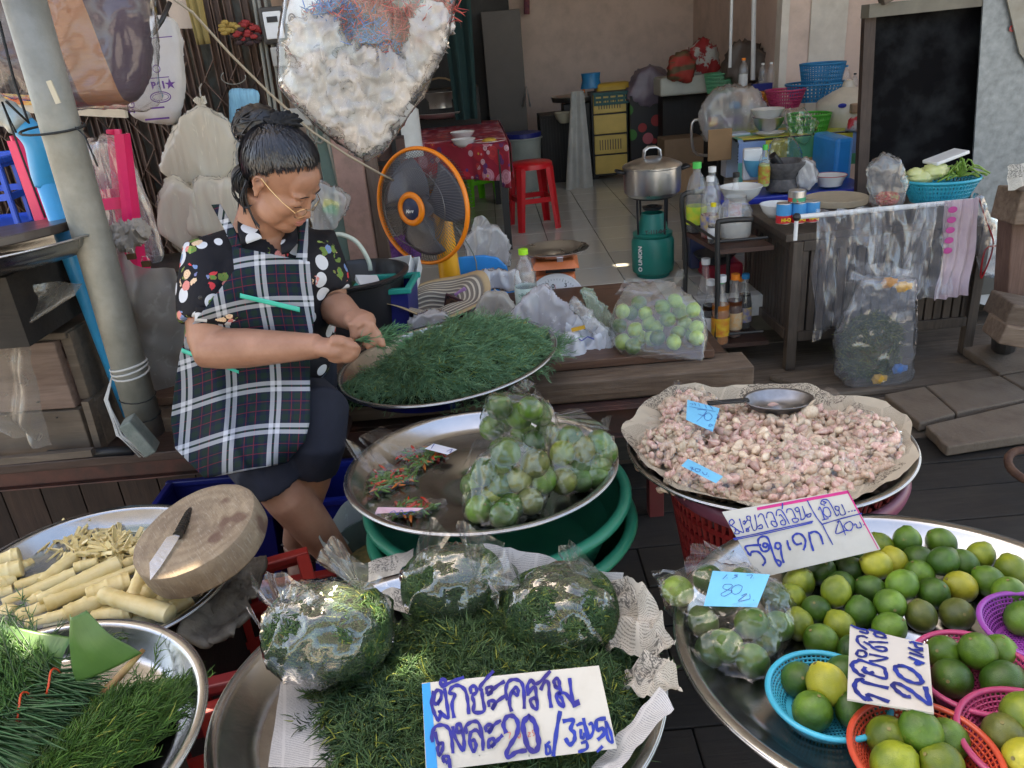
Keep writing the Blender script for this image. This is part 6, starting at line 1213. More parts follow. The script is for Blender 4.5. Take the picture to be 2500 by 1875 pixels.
# -- BEHIND THE LEDGE
# fan
fc=PY(1030,505,3.1);t=thing('electric_fan','orange rimmed electric fan on a yellow stand, turned to the left','fan',(fc.x,fc.y,fc.z));t.rotation_euler=(R(90)-R(4),R(4),R(-35))
M_or=pm('orange_plastic',(.85,.22,.01),.35);M_ye=pm('yellow_orange_plastic',(.88,.40,.02),.35);M_wire=pm('dark_chrome_wire',(.16,.16,.17),.3,.9);M_blade=pm('grey_blade',(.10,.10,.12),.3)
rg0=.222
MB().lathe([(rg0+.008*math.cos(a_),.012*math.sin(a_))for a_ in[i*math.pi/4 for i in range(8)]],96,close=True).build('rim',M_or,t,smooth=True)
q=MB();n=104
for i in range(n):
 a0=2*math.pi*i/n;P_=[]
 for s_ in range(7):f_=s_/6;r_=rg0+(.062-rg0)*f_;an=a0+.45*f_**1.3;P_.append((r_*math.cos(an),r_*math.sin(an),.062*math.sin(f_*math.pi/2)**.8))
 q.tube(P_,.0011,4,cap=False)
q.lathe([(.15,.0475),(.1525,.0475),(.1525,.05),(.15,.05)],64,close=True);o=q.build('front_guard',M_wire,t,smooth=True);o['kind']='stuff'
q=MB()
for i in range(0,n):
 a0=2*math.pi*i/n;q.tube([(rg0*math.cos(a0),rg0*math.sin(a0),0),(rg0*.97*math.cos(a0),rg0*.97*math.sin(a0),-.05),(rg0*.7*math.cos(a0-.2),rg0*.7*math.sin(a0-.2),-.085),(.06*math.cos(a0-.4),.06*math.sin(a0-.4),-.09)],.0010,4,cap=False)
o=q.build('rear_guard',M_wire,t,smooth=True);o['kind']='stuff'
MB().lathe([(.042,.056),(.062,.058),(.066,.064),(.062,.072),(.045,.074),(.042,.070)],48,close=True).build('badge_ring',M_or,t,smooth=True);MB().lathe([(.0005,.073),(.03,.072),(.043,.067)],40).build('badge',pm('navy_badge',(.02,.03,.07),.3),t,smooth=True)
text_mesh('Aher',.019,M_white,t,Matrix.Translation((0,-.008,.0745))@Matrix.Rotation(R(8),4,'Z'),bold=.0006)
for k_ in range(3):
 def f(u,v,k_=k_):r_=.03+.165*v;an=k_*2.094+(u-.5)*(1.55-.25*v)+.5*v;return(r_*math.cos(an),r_*math.sin(an),-.02+.035*(u-.5)*(1.1-.3*v))
 MB().grid(f,14,12).build('blade',M_blade,t,smooth=True,solid=.002)
MB().lathe([(.0005,.01),(.035,.005),(.04,-.03)],32).build('hub',M_blade,t,smooth=True)
MB().lathe([(.075,-.092),(.078,-.12),(.07,-.17),(.04,-.195),(.0005,-.2)],40).build('motor',M_ye,t,smooth=True)
# the stand is upright, in the fan's own frame
Mi=t.matrix_basis.inverted()if False else(Matrix.Translation(t.location)@t.rotation_euler.to_matrix().to_4x4()).inverted()
base=PZ(1100,700,.27);ms=Vector(t.location)+t.rotation_euler.to_matrix()@Vector((0,0,-.12));top=Vector((ms.x,ms.y,ms.z-.06));bot=Vector((ms.x+.01,ms.y,.30))
q=MB();q.tube([Mi@bot,Mi@bot.lerp(top,.5),Mi@bot.lerp(top,.9),Mi@(ms+Vector((0,0,.02)))],[.052,.046,.040,.035],20);q.build('stand',M_ye,t,smooth=True)
V=MB().box((0,0,0),(.36,.34,.05));MB().add([Mi@(Vector(p)+Vector((ms.x,ms.y,.275)))for p in V.v],V.f).build('base',M_ye,t,bevel=.01)
cc=catmull([ms+Vector((.05,0,-.1)),ms+Vector((.12,-.02,-.25)),ms+Vector((.09,-.03,-.42)),ms+Vector((.11,0,-.6))],5);MB().tube([Mi@p for p in cc],.003,6).build('cable',pm('grey_green_cable',(.18,.2,.18),.5),t,smooth=True)
# scale
MB().box((PY(1362,738,3.14).x,3.2,.30),(.26,.26,.15)).build('wooden_box',M_plank_dk);tag(bpy.data.objects['wooden_box.004'],'dark box the scale stands on','box');sc_=Vector((PY(1362,738,3.14).x,3.2,PY(1362,738,3.14).z-.17));M_scw=pm('white_enamel',(.72,.73,.74),.3);M_sco=pm('orange_enamel',(.75,.20,.07),.4,grime=.3)
t=thing('kitchen_scale','round dial kitchen scale with steel pan on the ledge','scale',sc_,R(-4));t.scale=(1.13,1.13,1.13)
MB().lathe([(.001,.318),(.07,.318),(.10,.326),(.128,.342),(.131,.343)],64,sy=.92).build('pan',M_steel,t,smooth=True,solid=.0012);MB().bar((.02,-.10,.317),(.02,-.128,.34),.022,.003).build('pan_clip',M_alu,t)
V=[(-.09,-.09,.285),(.09,-.09,.285),(.09,.09,.285),(-.09,.09,.285),(-.07,-.07,.312),(.07,-.07,.312),(.07,.07,.312),(-.07,.07,.312)];MB().add(V,[(0,3,2,1),(4,5,6,7),(0,1,5,4),(1,2,6,5),(2,3,7,6),(3,0,4,7)]).build('platform',M_sco,t,bevel=.004)
MB().box((.02,.02,.27),(.11,.08,.03)).build('neck',M_black,t);MB().box((.0,.03,.13),(.15,.12,.24)).build('body',M_sco,t,bevel=.015)
Mx=Matrix.Translation((0,-.045,.15))@Matrix.Rotation(R(82),4,'X');MB().cyl((0,0,0),.108,.012,64,M=Mx).build('dial_rim',M_scw,t,bevel=.003);MB().disc((0,0,.0135),.098,64,M=Mx).build('dial',pm('dial_white',(.78,.78,.78),.4),t)
q=MB()
for i in range(50):a_=2*math.pi*i/50;l=.012 if i%5==0 else .006;q.box((0,0,0),(l,.0012,.0004),M=Mx@Matrix.Translation((.086*math.cos(a_),.086*math.sin(a_),.0142))@Matrix.Rotation(a_,4,'Z'))
q.build('tick_marks',M_black,t)
for s_,an,rr_ in(('0',100,.062),('1',30,.066),('3',60,.072),('2',335,.066)):text_mesh(s_,.022,M_black,t,Mx@Matrix.Translation((rr_*math.cos(R(an)),rr_*math.sin(R(an)),.0142)),bold=.0003)
text_mesh('500 g',.011,pm('red_ink',(.55,.04,.03),.5),t,Mx@Matrix.Translation((.0,.045,.0142)));MB().box((0,0,0),(.0018,.075,.0008),M=Mx@Matrix.Translation((.0,.03,.016))@Matrix.Rotation(R(6),4,'Z')).build('needle',pm('red_ink',(.55,.04,.03),.5),t)
text_mesh('บ',.05,pm('red_ink',(.55,.04,.03),.5),t,Mx@Matrix.Translation((.03,-.005,.0142)),bold=.001)
# bottles: generic builder
def bottle(label,loc,prof,mats,liquid=None,lab=None,cap=None,s=1.0,grp=None,name='bottle',cat='bottle',rz=0,txt=None):
 """prof: (r, z) list of the body; liquid: (zmax, mat); lab: (z0, z1, mat); cap: (mat, r, h)"""
 t=thing(name,label,cat,loc,rz,grp);pr=[(r_*s,z*s)for r_,z in prof]
 MB().lathe([(.0006,pr[0][1]+.001)]+pr,28).build('body',mats,t,smooth=True)
 if liquid:
  zm=liquid[0]*s;lp=[(r_*.93,z+.001)for r_,z in pr if z<zm];lp.append((lp[-1][0],zm));MB().lathe([(.0005,lp[0][1]+.001)]+lp+[(.0005,zm)],24).build('contents',liquid[1],t,smooth=False,auto=40)
 if lab:
  def rad(z):
   for i in range(len(pr)-1):
    if pr[i][1]<=z<=pr[i+1][1]:return pr[i][0]+(pr[i+1][0]-pr[i][0])*(z-pr[i][1])/(pr[i+1][1]-pr[i][1]+1e-9)
   return pr[-1][0]
  for li,(z0,z1,ml)in enumerate(lab if isinstance(lab,list)else[lab]):
   z0*=s;z1*=s;MB().lathe([(rad(z0+(z1-z0)*k_/4)+.0008+.0003*li,z0+(z1-z0)*k_/4)for k_ in range(5)],28).build('label',ml,t,smooth=True)
 if cap:top=pr[-1];MB().cyl((0,0,top[1]-.004),cap[1]*s,cap[2]*s,18).build('cap',cap[0],t,bevel=.001)
 if txt:
  for(s_,z,sz,mt_)in txt:text_mesh(s_,sz*s,mt_,t,Matrix.Translation((0,-(max(r_ for r_,_ in pr)+.002),z*s))@Matrix.Rotation(R(90),4,'X'))
 return t
G_clear=glass('clear_glass');G_brown=glass('brown_glass',(.35,.14,.04),.2)
def flat(n_,c,r_=.45):return pm(n_,c,r_)
lime_cap=flat('lime_green_cap',(.35,.75,.03));M_lab=pm('green_white_label',(.55,.74,.62),.5,col2=(.70,.78,.76),ns=30)
PET=[(.026,0),(.033,.006),(.034,.03),(.032,.045),(.034,.06),(.034,.12),(.032,.15),(.022,.185),(.012,.20),(.012,.215)]
bp_=PZ(1290,785,.58);b_=bottle('clear water bottle with lime green cap beside the scale',(bp_.x,bp_.y,.578),PET,G_clear,(.11,glass('water',(.9,.95,.95),.1)),(.055,.115,M_lab),(lime_cap,.0145,.016),1.18,txt=[('จุพินโทซิน',.098,.013,flat('dark_green_ink',(.02,.15,.09))),('ลูกเดือย',.066,.012,flat('dark_green_ink',(.02,.15,.09))),('24',.135,.012,M_white)])
text_mesh('★',.022,flat('green_star',(.02,.42,.12)),b_,Matrix.Translation((.018,-.043,.085))@Matrix.Rotation(R(90),4,'X')@Matrix.Rotation(R(0),4,'Z'))
# straw hat
mt,nt,bb=newmat('striped_straw');uvn=S(nt,'ShaderNodeUVMap');uvn.uv_map='uv';sp=S(nt,'ShaderNodeSeparateXYZ');nt.links.new(uvn.outputs[0],sp.inputs[0]);s_=mth(nt,'SINE',mth(nt,'MULTIPLY',sp.outputs[1],75));s2_=ramp(nt,sp.outputs[1],[(.0,0),(.9,0),(.93,1)])
c=ramp(nt,s_,[(.35,(.20,.17,.14)),(.6,(.60,.53,.42))]);c=mixc(nt,s2_,c,(.50,.36,.20));nt.links.new(c,bb.inputs['Base Color']);bb.inputs['Roughness'].default_value=.8;bump(nt,bb,s_,.4,.003)
hp=PZ(1025,790,.60)
def f(u,v):
 a_=2*math.pi*u;r_=[.001,.07,.085,.09,.12,.15,.19][min(int(v*6),5)]*(1-(v*6-min(int(v*6),5)))+[.001,.07,.085,.09,.12,.15,.19][min(int(v*6)+1,6)]*(v*6-min(int(v*6),5));zz=[.01,.012,.04,.075,.085,.09,.10]
 k_=min(int(v*6),5);z=zz[k_]*(1-(v*6-k_))+zz[k_+1]*(v*6-k_);w=max(0,v-.5)*.07*math.sin(2*a_+.6)+.01*math.sin(5*a_)*v;return(r_*1.22*math.cos(a_),r_*.82*math.sin(a_),z+w)
o=MB().grid(f,64,26,cu=True,uv=lambda u,v:(u,v)).build('straw_hat',mt,None,smooth=True,solid=.002);o.location=(hp.x+.035,hp.y+.10,.578);o.rotation_euler=(R(6),0,R(10));tag(o,'striped straw sun hat lying upside down on the ledge','hat')
# phones, bags and small things
def obx(name,label,cat,px,py,z,d,mat,rot=(0,0,0),bev=.003,grp=None):
 t=thing(name,label,cat,PZ(px,py,z),0,grp);t.rotation_euler=rot;MB().box((0,0,0),d).build('body',mat,t,bevel=bev);return t
t=obx('phone','phone in a dark red flip case showing a picture, leaning by the hat','phone',1110,748,.62,(.085,.008,.10),flat('dark_red_leather',(.06,.015,.02)),(R(25),R(24),R(-18)));MB().box((0,-.0055,.0),(.068,.002,.082)).build('screen',pm('screen_picture',(.20,.10,.06),.2,col2=(.02,.02,.03),ns=30,lo=.4,hi=.6),t)
obx('phone','lilac phone case leaning behind the dark red one','phone',1143,732,.63,(.05,.009,.11),flat('lilac_plastic',(.42,.22,.45)),(R(20),R(-32),R(-8)))
obx('phone','flat black phone lying behind the hat','phone',1085,700,.60,(.10,.06,.012),M_black,(R(6),R(-6),R(-20)))
def blob(label,outline,y,d,mat,seed,cat='plastic bag',grp=None,am=.008,vx=.007,sm=2,fs=16,r_=.008,flaps=(),st_=.3,sprays=(),name='plastic_bag'):
 return bag(name,label,polylathe(outline,y,d),r_,mat,grp,cat=cat,amp=am,seed=seed,voxel=vx,fs=fs,smooth=sm,stretch=st_,flaps=flaps,sprays=sprays)
blob('pale blue crumpled plastic bag in front of the hat',[(1005,790),(1030,770),(1080,768),(1100,790),(1080,815),(1020,815)],2.62,.03,F_milky,41)
blob('opened cream and white plastic bag left of the water bottle',[(1165,760),(1190,722),(1225,720),(1262,770),(1268,800),(1190,790)],2.62,.03,film('cream_open_bag',.7,wr=20,milkcol=(.7,.66,.6),gl=.25,rough=.3),42)
blob('milky plastic wrap lying behind the water bottle',[(1175,680),(1190,665),(1260,668),(1265,700),(1190,700)],2.95,.03,F_milky,43)
blob('upright white bag with a printed corner in front of the scale',[(1232,800),(1300,722),(1328,705),(1385,755),(1402,830),(1360,862),(1290,850)],2.42,.025,film('white_tall_bag',.62,wr=16,milkcol=(.75,.75,.82),gl=.35,rough=.2),44,flaps=[(PY(1215,805,2.36),PY(1300,790,2.4),PY(1330,850,2.38),PY(1250,840,2.36))])
for i,(ol_,lb_)in enumerate([([(1350,850),(1400,820),(1430,870),(1420,905),(1380,912),(1352,890)],'left folded stack of white plastic bags tied at the waist'),([(1430,860),(1470,810),(1500,860),(1500,890),(1460,905),(1435,895)],'right folded stack of white plastic bags tied at the waist'),([(1390,800),(1400,780),(1450,790),(1470,830),(1420,850),(1395,840)],'upper part of the stack of white plastic bags with gold and blue print')]):
 blob(lb_,ol_,2.33+.04*i,.02,pm('folded_white_bags',(.66,.68,.73),.4,bs=25,bst=.6,bd=.006,stretch=(1,1,3)),45+i,grp='stacks of new white bags',am=.008)
t=thing('printed_bag_strip','gold and blue printing on the stack of white bags','print',PY(1420,805,2.34));MB().bar(PY(1395,806,2.335),PY(1428,798,2.335),.004,.012).build('gold_bar',flat('gold_print',(.6,.33,.03)),t,world=True)
MB().bar(PY(1240,800,2.345),PY(1285,785,2.345),.004,.008).build('gold_bar',flat('gold_print',(.6,.33,.03)),t,world=True)
q=MB();q.tube([PY(1395,835,2.30),PY(1410,825,2.30),PY(1420,832,2.30),PY(1435,822,2.30),PY(1450,828,2.31)],.002,4);q.build('blue_lettering',flat('print_blue',(.06,.08,.35)),t,world=True)
q=MB().tube([PY(1432,890,2.29),PY(1436,905,2.27),PY(1440,915,2.25),PY(1430,922,2.24)],[.003,.003,.0025,.001],6).build('bag_tail',F_milky,t,world=True,smooth=True)
blob('long clear plastic bag lying slanted against the lime bag',[(1398,740),(1410,735),(1470,800),(1500,830),(1545,890),(1553,898),(1530,902),(1480,850)],2.36,.012,film('stiff_clear_bag',.22,wr=20,st=.8,gl=.6),49)
blob('clear bag with a green printed edge behind the slanted one',[(1428,712),(1445,720),(1480,770),(1500,820),(1490,830),(1440,770)],2.46,.015,film('greenish_bag',.35,wr=20,milkcol=(.55,.75,.6),gl=.4),50)
# lime bag on the ledge
rg_=random.Random(8);LP=[(1545,870),(1590,868),(1645,862),(1692,872),(1520,835),(1562,835),(1605,825),(1655,820),(1700,835),(1512,795),(1550,805),(1585,790),(1630,780),(1672,790),(1700,800),(1540,765),(1520,760),(1575,765),(1618,750),(1660,760),(1692,757),(1560,740),(1648,735),(1600,800)]
pts=[]
for i,(px,py)in enumerate(LP):
 y=2.27+.09*((870-py)/130)+.05*(i%2);p=PY(px,py,y);p.z=max(p.z,.605);pts.append(p);lime(p,'L' if i%3 else 'g','%s lime in the big bag on the ledge'%('pale green' if i%3 else 'mid green'),'limes in the big bag on the ledge',.98)
bag('plastic_bag','big clear bag of pale green limes standing on the ledge by the scale',pts,.034,film('cloudy_bag_film',.10,wr=22,st=.7,gl=.5,rough=.12),'clear bags of limes',amp=.004,seed=55,voxel=.008,fs=18,extra=[PY(1720,885,2.2),PY(1530,690,2.4),PY(1640,685,2.42)],sprays=[(PY(1640,700,2.38),[PY(1655,660,2.35),PY(1668,655,2.33),PY(1672,670,2.33),PY(1660,690,2.36)],.004),(PY(1600,720,2.38),[PY(1500,720,2.4),PY(1530,680,2.42),PY(1600,682,2.42),PY(1650,690,2.4)],.006)])
# black tub with herbs, blue box with teal rim, white basins, hose, bag with yellow pack
tb=PY(868,672,2.72);t=thing('plastic_tub','big black plastic tub with herbs and newspaper behind the woman','tub',(tb.x-.02,tb.y+.04,tb.z-.32))
MB().lathe([(.001,.0),(.15,.0),(.185,.30),(.205,.31),(.207,.318),(.19,.322),(.176,.305),(.14,.02)],48).build('bowl',flat('glossy_black_plastic',(.02,.02,.022),.3),t,auto=40);MB().disc((0,0,.24),.165,32).build('dark_inside',M_void,t)
V,F,T_=herb_pile(lambda n_,rg:(np.stack([rg.uniform(-.06,.05,n_),rg.uniform(-.05,.05,n_),rg.uniform(.24,.27,n_)],1),np.tile([0,0,1.],(n_,1))),40,slen=.07,nleaf=20,seed=3);o=np_mesh('herbs',V,F,M_herb,T_,t);o['kind']='stuff'
MB().box((.05,.02,.275),(.08,.07,.02),rot=(.3,.2,.4)).build('paper_scrap',M_white,t)
t=bluebox('dark blue box with a bright teal rim beside the black tub',tuple(PZ(925,900,.50)+Vector((.03,.22,.0))),(.20,.20,.24),R(-5),M_dblu);t['group']='blue boxes';t.children[-1].data.materials[0]=flat('teal_plastic',(.0,.32,.26))
for(px,py,d_,lb_)in((975,672,.085,'white square plastic basin tipped on its side beside the fan stand'),(968,655,.06,'small white plastic cup behind the square basin')):
 t=thing('plastic_basin',lb_,'basin',PY(px,py,2.95));t.rotation_euler=(R(50),R(-10),R(-30));V=[(-d_,-d_*.8,0),(d_,-d_*.8,0),(d_,d_*.8,0),(-d_,d_*.8,0),(-d_*.75,-d_*.55,-.05),(d_*.75,-d_*.55,-.05),(d_*.75,d_*.55,-.05),(-d_*.75,d_*.55,-.05)];MB().add(V,[(4,7,6,5),(0,1,5,4),(1,2,6,5),(2,3,7,6),(3,0,4,7)]).build('bowl',M_white,t,solid=.003,bevel=.01)
o=MB().tube(catmull([PY(800,580,2.9),PY(830,572,2.9),PY(870,590,2.9),PY(898,632,2.9),PY(905,660,2.9)],5),.0085,10).build('hose',pm('pale_green_hose',(.55,.60,.52),.3),None,smooth=True,loc=PY(850,580,2.9));tag(o,'pale green hose curving over the black tub','hose')
blob('crumpled clear bag holding a yellow and green packet behind her face',[(785,450),(830,470),(845,485),(835,520),(800,565),(775,560),(765,500)],3.05,.03,film('grey_bag_film',.3,wr=18,gl=.4),61);obx('packet','yellow and green packet inside the bag behind her face','packet',0,0,0,(.06,.02,.05),pm('yellow_green_print',(.70,.65,.03),.4,col2=(.05,.4,.2),ns=12,lo=.5,hi=.55),(0,R(20),0)).location=PY(808,505,3.05)
blob('white shopping bag standing with its handles up behind the blue chair',[(1150,640),(1140,590),(1165,560),(1210,560),(1235,590),(1240,640)],3.55,.05,F_milky,62,sprays=[(PY(1160,575,3.5),[PY(1150,560,3.5),PY(1160,530,3.5),PY(1178,525,3.5),PY(1190,535,3.5),PY(1200,560,3.5)],.003)])
t=thing('plastic_chair','bright blue plastic chair back seen behind the scale','chair',PY(1170,690,3.2));ol_=[(1108,690),(1108,640),(1120,627),(1180,622),(1215,628),(1238,650),(1246,690),(1250,740),(1108,740)];n=len(ol_);V=[PY(x,y,3.2)for x,y in ol_]+[PY(x,y,3.215)for x,y in ol_]
MB().add(V,[tuple(range(n)),tuple(range(n,2*n))[::-1]]+[(i,(i+1)%n,n+(i+1)%n,n+i)for i in range(n)]).build('backrest',flat('sky_blue_plastic',(.01,.27,.72),.35),t,world=True,bevel=.008)
p=PZ(1180,720,.27);MB().box((PY(1180,720,3.2).x,3.4,.42),(.34,.38,.02)).build('seat',flat('sky_blue_plastic',(.01,.27,.72),.35),t,world=True,bevel=.008)
for sx in(-.14,.14):
 for sy in(3.24,3.56):MB().bar((PY(1180,720,3.2).x+sx,sy,.42),(PY(1180,720,3.2).x+sx*1.15,sy,.24),.03).build('leg',flat('sky_blue_plastic',(.01,.27,.72),.35),t,world=True)
blob('purple mesh bag of shallots on the floor behind the fan',[(950,590),(1000,580),(1020,620),(1010,650),(960,640)],3.6,.05,pm('purple_net_bag',(.13,.03,.22),.5,col2=(.25,.08,.32),ns=90,bs=120,bst=1),63,cat='bag')
# dark metal rack with brown boxes beyond the pillar
t=thing('metal_rack','dark metal rack with brown boxes between the pillar and the fan','rack',PY(940,600,4.0));M_blk=pm('black_painted_steel',(.02,.02,.02),.5,grime=.2)
for px in(915,1000):
 for dy in(0,.3):MB().bar(PY(px,640,4.0)+Vector((0,dy,0)),PY(px,640,4.0)+Vector((0,dy,.75)),.022).build('post',M_blk,t,world=True)
for k_,z in enumerate((.02,.28,.5,.7)):c=PY(957,640,4.0);MB().box((c.x,c.y+.15,c.z+z),(.22,.34,.015)).build('shelf',M_blk,t,world=True)
for i,(px,py,w)in enumerate(((945,360,.18),(960,400,.12),(935,405,.10))):t=obx('storage_box',('brown box with lid on top of the dark rack','small brown box in the dark rack','dark brown box at the left in the dark rack')[i],'box',0,0,0,(w,.16,.09),pm('brown_card',(.09,.045,.035),.6),(0,0,R(5)));t.location=PY(px,py,4.1)
# -- THE WOMAN
M_skin=pm('warm_brown_skin',(.31,.15,.095),.45,col2=(.43,.225,.15),ns=14,lo=.3,hi=.7,sss=.12,bs=160,bst=.10,bd=.002,spec=.4)
PW=thing('person','woman in floral shirt and plaid apron sitting on the ledge picking herbs','person',(-.66,2.0,.58))
def remesh(mb,vox,sm=4,name='tmp'):
 o=mb.build(name,None);q=o.modifiers.new('r','REMESH');q.mode='VOXEL';q.voxel_size=vox;q=o.modifiers.new('s','SMOOTH');q.iterations=sm;q.factor=.5
 dg=bpy.context.evaluated_depsgraph_get();me=bpy.data.meshes.new_from_object(o.evaluated_get(dg));bpy.data.objects.remove(o)
 r=MB().add([tuple(v.co)for v in me.vertices],[tuple(p.vertices)for p in me.polygons]);bpy.data.meshes.remove(me);return r
# head frame
yw,pt_,rl=R(72),R(41),R(6)
Fv=Vector((math.sin(yw)*math.cos(pt_),-math.cos(yw)*math.cos(pt_),-math.sin(pt_)));Lv=Vector((0,0,1)).cross(Fv).normalized();Uv=Fv.cross(Lv)
L2=Lv*math.cos(rl)+Uv*math.sin(rl);U2=-Lv*math.sin(rl)+Uv*math.cos(rl)
HS=.965;HC=Vector((-.504,1.90,1.256))
HM=Matrix.Translation(HC)@Matrix((Fv,L2,U2)).transposed().to_4x4()@Matrix.Scale(HS,4)
h=MB();B_=lambda c,r_,n=24,m_=16,fn=None:h.ball(c,r_,n,m_,M=HM,fn=fn)
B_((-.012,0,.03),(.092,.075,.086),32,20);B_((.028,0,-.030),(.060,.062,.078),28,18);B_((.058,0,.035),(.030,.052,.045))
for s_ in(-1,1):
 B_((.045,s_*.036,-.030),(.036,.028,.032));B_((.028,s_*.042,-.066),(.040,.026,.034));B_((.072,s_*.028,.018),(.018,.026,.010));B_((.076,s_*.031,-.005),(.014,.018,.010));B_((.094,s_*.0125,-.036),(.010,.0085,.008))
 B_((-.006,s_*.074,-.010),(.010,.007,.018));B_((-.002,s_*.077,-.028),(.007,.006,.009))
 h.tube([HM@Vector((x*.72,s_*(.077+.006*k_),z*.78-.002))for x,z,k_ in((.010,.004,0),(.006,.020,.6),(-.010,.030,1),(-.026,.022,1),(-.028,.002,1),(-.018,-.018,.8),(-.006,-.034,.3))],[.0032,.004,.0042,.0042,.004,.0036,.0032],8)
B_((.066,0,-.100),(.024,.026,.018));B_((.074,0,-.060),(.022,.030,.030));B_((.050,0,-.092),(.04,.045,.022));B_((.098,0,-.037),(.0145,.012,.010));h.tube([HM@Vector(p)for p in((.082,0,.020),(.088,0,.0),(.094,0,-.02),(.100,0,-.036))],[.008,.0085,.0095,.011],10)
B_((.092,0,-.0605),(.009,.022,.0055));B_((.089,0,-.071),(.010,.019,.006))
# neck, chest, arms, legs: one surface
neck0=HM@Vector((-.02,0,-.055));h.tube([neck0,neck0.lerp(Vector((-.595,1.955,1.12)),.5),Vector((-.595,1.96,1.13)),Vector((-.60,1.97,1.04))],[.056,.056,.066,.09],20)
ax=Vector((.24,.13,0)).normalized();fw=Vector((.13,-.24,0)).normalized()
RG=[(.58,-.72,2.04,.19,.15),(.64,-.71,2.03,.205,.165),(.78,-.675,2.0,.195,.165),(.90,-.64,1.975,.185,.15),(1.0,-.615,1.965,.185,.135),(1.06,-.605,1.965,.17,.110),(1.105,-.60,1.97,.13,.080),(1.135,-.595,1.965,.08,.060)]
def loft(mb,k_,cut=None):
 n=32;V=[];F=[];rr_=RG[:cut]if cut else RG
 for z,x,y,w,d_ in rr_:
  for i in range(n):a_=2*math.pi*i/n;V.append(Vector((x,y,z))+ax*(w*k_*math.cos(a_))+fw*(d_*k_*math.sin(a_)))
 for j in range(len(rr_)-1):
  for i in range(n):F.append((j*n+i,j*n+(i+1)%n,(j+1)*n+(i+1)%n,(j+1)*n+i))
 F+=[tuple(range(n))[::-1],tuple((len(rr_)-1)*n+i for i in range(n))];mb.add(V,F)
loft(h,.96)
shR,shL=Vector((-.715,1.90,1.075)),Vector((-.475,2.03,1.045));elR,wrR=PY(512,852,1.79),PY(778,845,1.72);elL,wrL=PY(806,742,1.99),PY(866,782,1.87)
h.tube([shR,shR.lerp(elR,.5),elR.lerp(shR,.08),elR,elR.lerp(wrR,.12),elR.lerp(wrR,.35),elR.lerp(wrR,.7),wrR],[.062,.060,.052,.050,.050,.048,.038,.029],20)
h.tube([shL,shL.lerp(elL,.5),elL,elL.lerp(wrL,.35),elL.lerp(wrL,.8),wrL],[.055,.055,.048,.046,.034,.029],20)
HZ=lambda x,y,yy:PY(740+x/8.296,720+y/8.296,yy)
# right hand: palm, curled fingers, thumb
yR=1.715
h.tube([wrR,HZ(420,1060,yR),HZ(600,1080,yR),HZ(780,1100,yR)],[.028,.030,.033,.030],16,flat=.72)
h.tube([HZ(560,1150,yR),HZ(720,1200,yR),HZ(820,1220,yR)],[.024,.024,.02],12)
for pts_,rs_ in[([(760,1010),(920,1010),(1050,1050),(1090,1130),(1010,1180)],[.0125,.0115,.0105,.0098,.008]),([(790,1100),(930,1120),(1040,1190),(1010,1240),(930,1240)],[.0125,.0115,.0105,.0095,.008]),([(770,1190),(880,1220),(980,1260),(950,1300),(870,1290)],[.0115,.0105,.0098,.009,.0075]),([(720,1240),(820,1280),(890,1310),(850,1330)],[.0105,.0095,.0085,.0075]),([(560,960),(720,930),(850,960),(940,950),(1000,915)],[.016,.0145,.012,.0108,.0075])]:
 h.tube(catmull([HZ(x,y,yR-.012 if i<3 else yR+.004)for i,(x,y)in enumerate(pts_)],4),[rs_[min(int(i/4),len(rs_)-1)]for i in range(4*(len(pts_)-1)+1)],10)
yL=1.80
h.tube([wrL,HZ(1080,480,yL+.03),HZ(1220,560,yL+.01),HZ(1300,640,yL)],[.028,.034,.036,.028],16,flat=.75)
for pts_,rs_ in[([(1010,520),(1040,650),(1050,770),(1030,860),(1010,900)],[.018,.0145,.0125,.0115,.008]),([(1330,560),(1370,660),(1300,740),(1220,790),(1150,830)],[.0145,.0125,.0115,.0105,.008]),([(1330,620),(1400,760),(1380,900),(1280,940),(1190,960)],[.0135,.012,.011,.0098,.008]),([(1380,660),(1470,820),(1430,960),(1340,1010),(1260,1060)],[.0125,.011,.0105,.0098,.008]),([(1420,700),(1540,850),(1600,960),(1610,1060)],[.0115,.0098,.0088,.0072])]:
 h.tube(catmull([HZ(x,y,yL-.004*i)for i,(x,y)in enumerate(pts_)],4),[rs_[min(int(i/4),len(rs_)-1)]for i in range(4*(len(pts_)-1)+1)],10)
hA,kA,aA=Vector((-.80,2.0,.63)),PY(655,1150,1.68),PY(850,1395,1.70);hB,kB,aB=Vector((-.64,2.02,.64)),PY(775,1010,1.74),PY(722,1325,1.80)
h.tube([hA,kA,kA.lerp(aA,.25),kA.lerp(aA,.6),aA],[.085,.064,.060,.050,.034],20);kB2=PY(772,1080,1.72);h.tube([hB,kB,kB2,kB2.lerp(aB,.35),kB2.lerp(aB,.7),aB],[.085,.066,.058,.055,.043,.036],20)
def foot(a_,toe,side):
 d=(toe-a_);h.tube([a_,a_+Vector((0,.01,-.035)),a_+d*.35+Vector((0,0,-.012)),a_+d*.8,toe],[.036,.038,.034,.030,.022],14)
 s_=d.cross(Vector((0,0,1))).normalized()
 for i in range(5):c=toe+s_*(-.030+.015*i);h.tube([c-d.normalized()*.02,c,c+d.normalized()*(.022-.003*i if side>0 else .012+.003*i)],[.009,.0098,.0085]if(i==(0 if side>0 else 4))else[.0075,.008,.0065],8)
tB=PY(735,1425,1.69);foot(aB,tB,-1);tA=aA+Vector((.05,-.14,-.06));foot(aA,tA,1)
hm=remesh(h,.0042,5);hm.build('body',M_skin,PW,world=True,smooth=True)
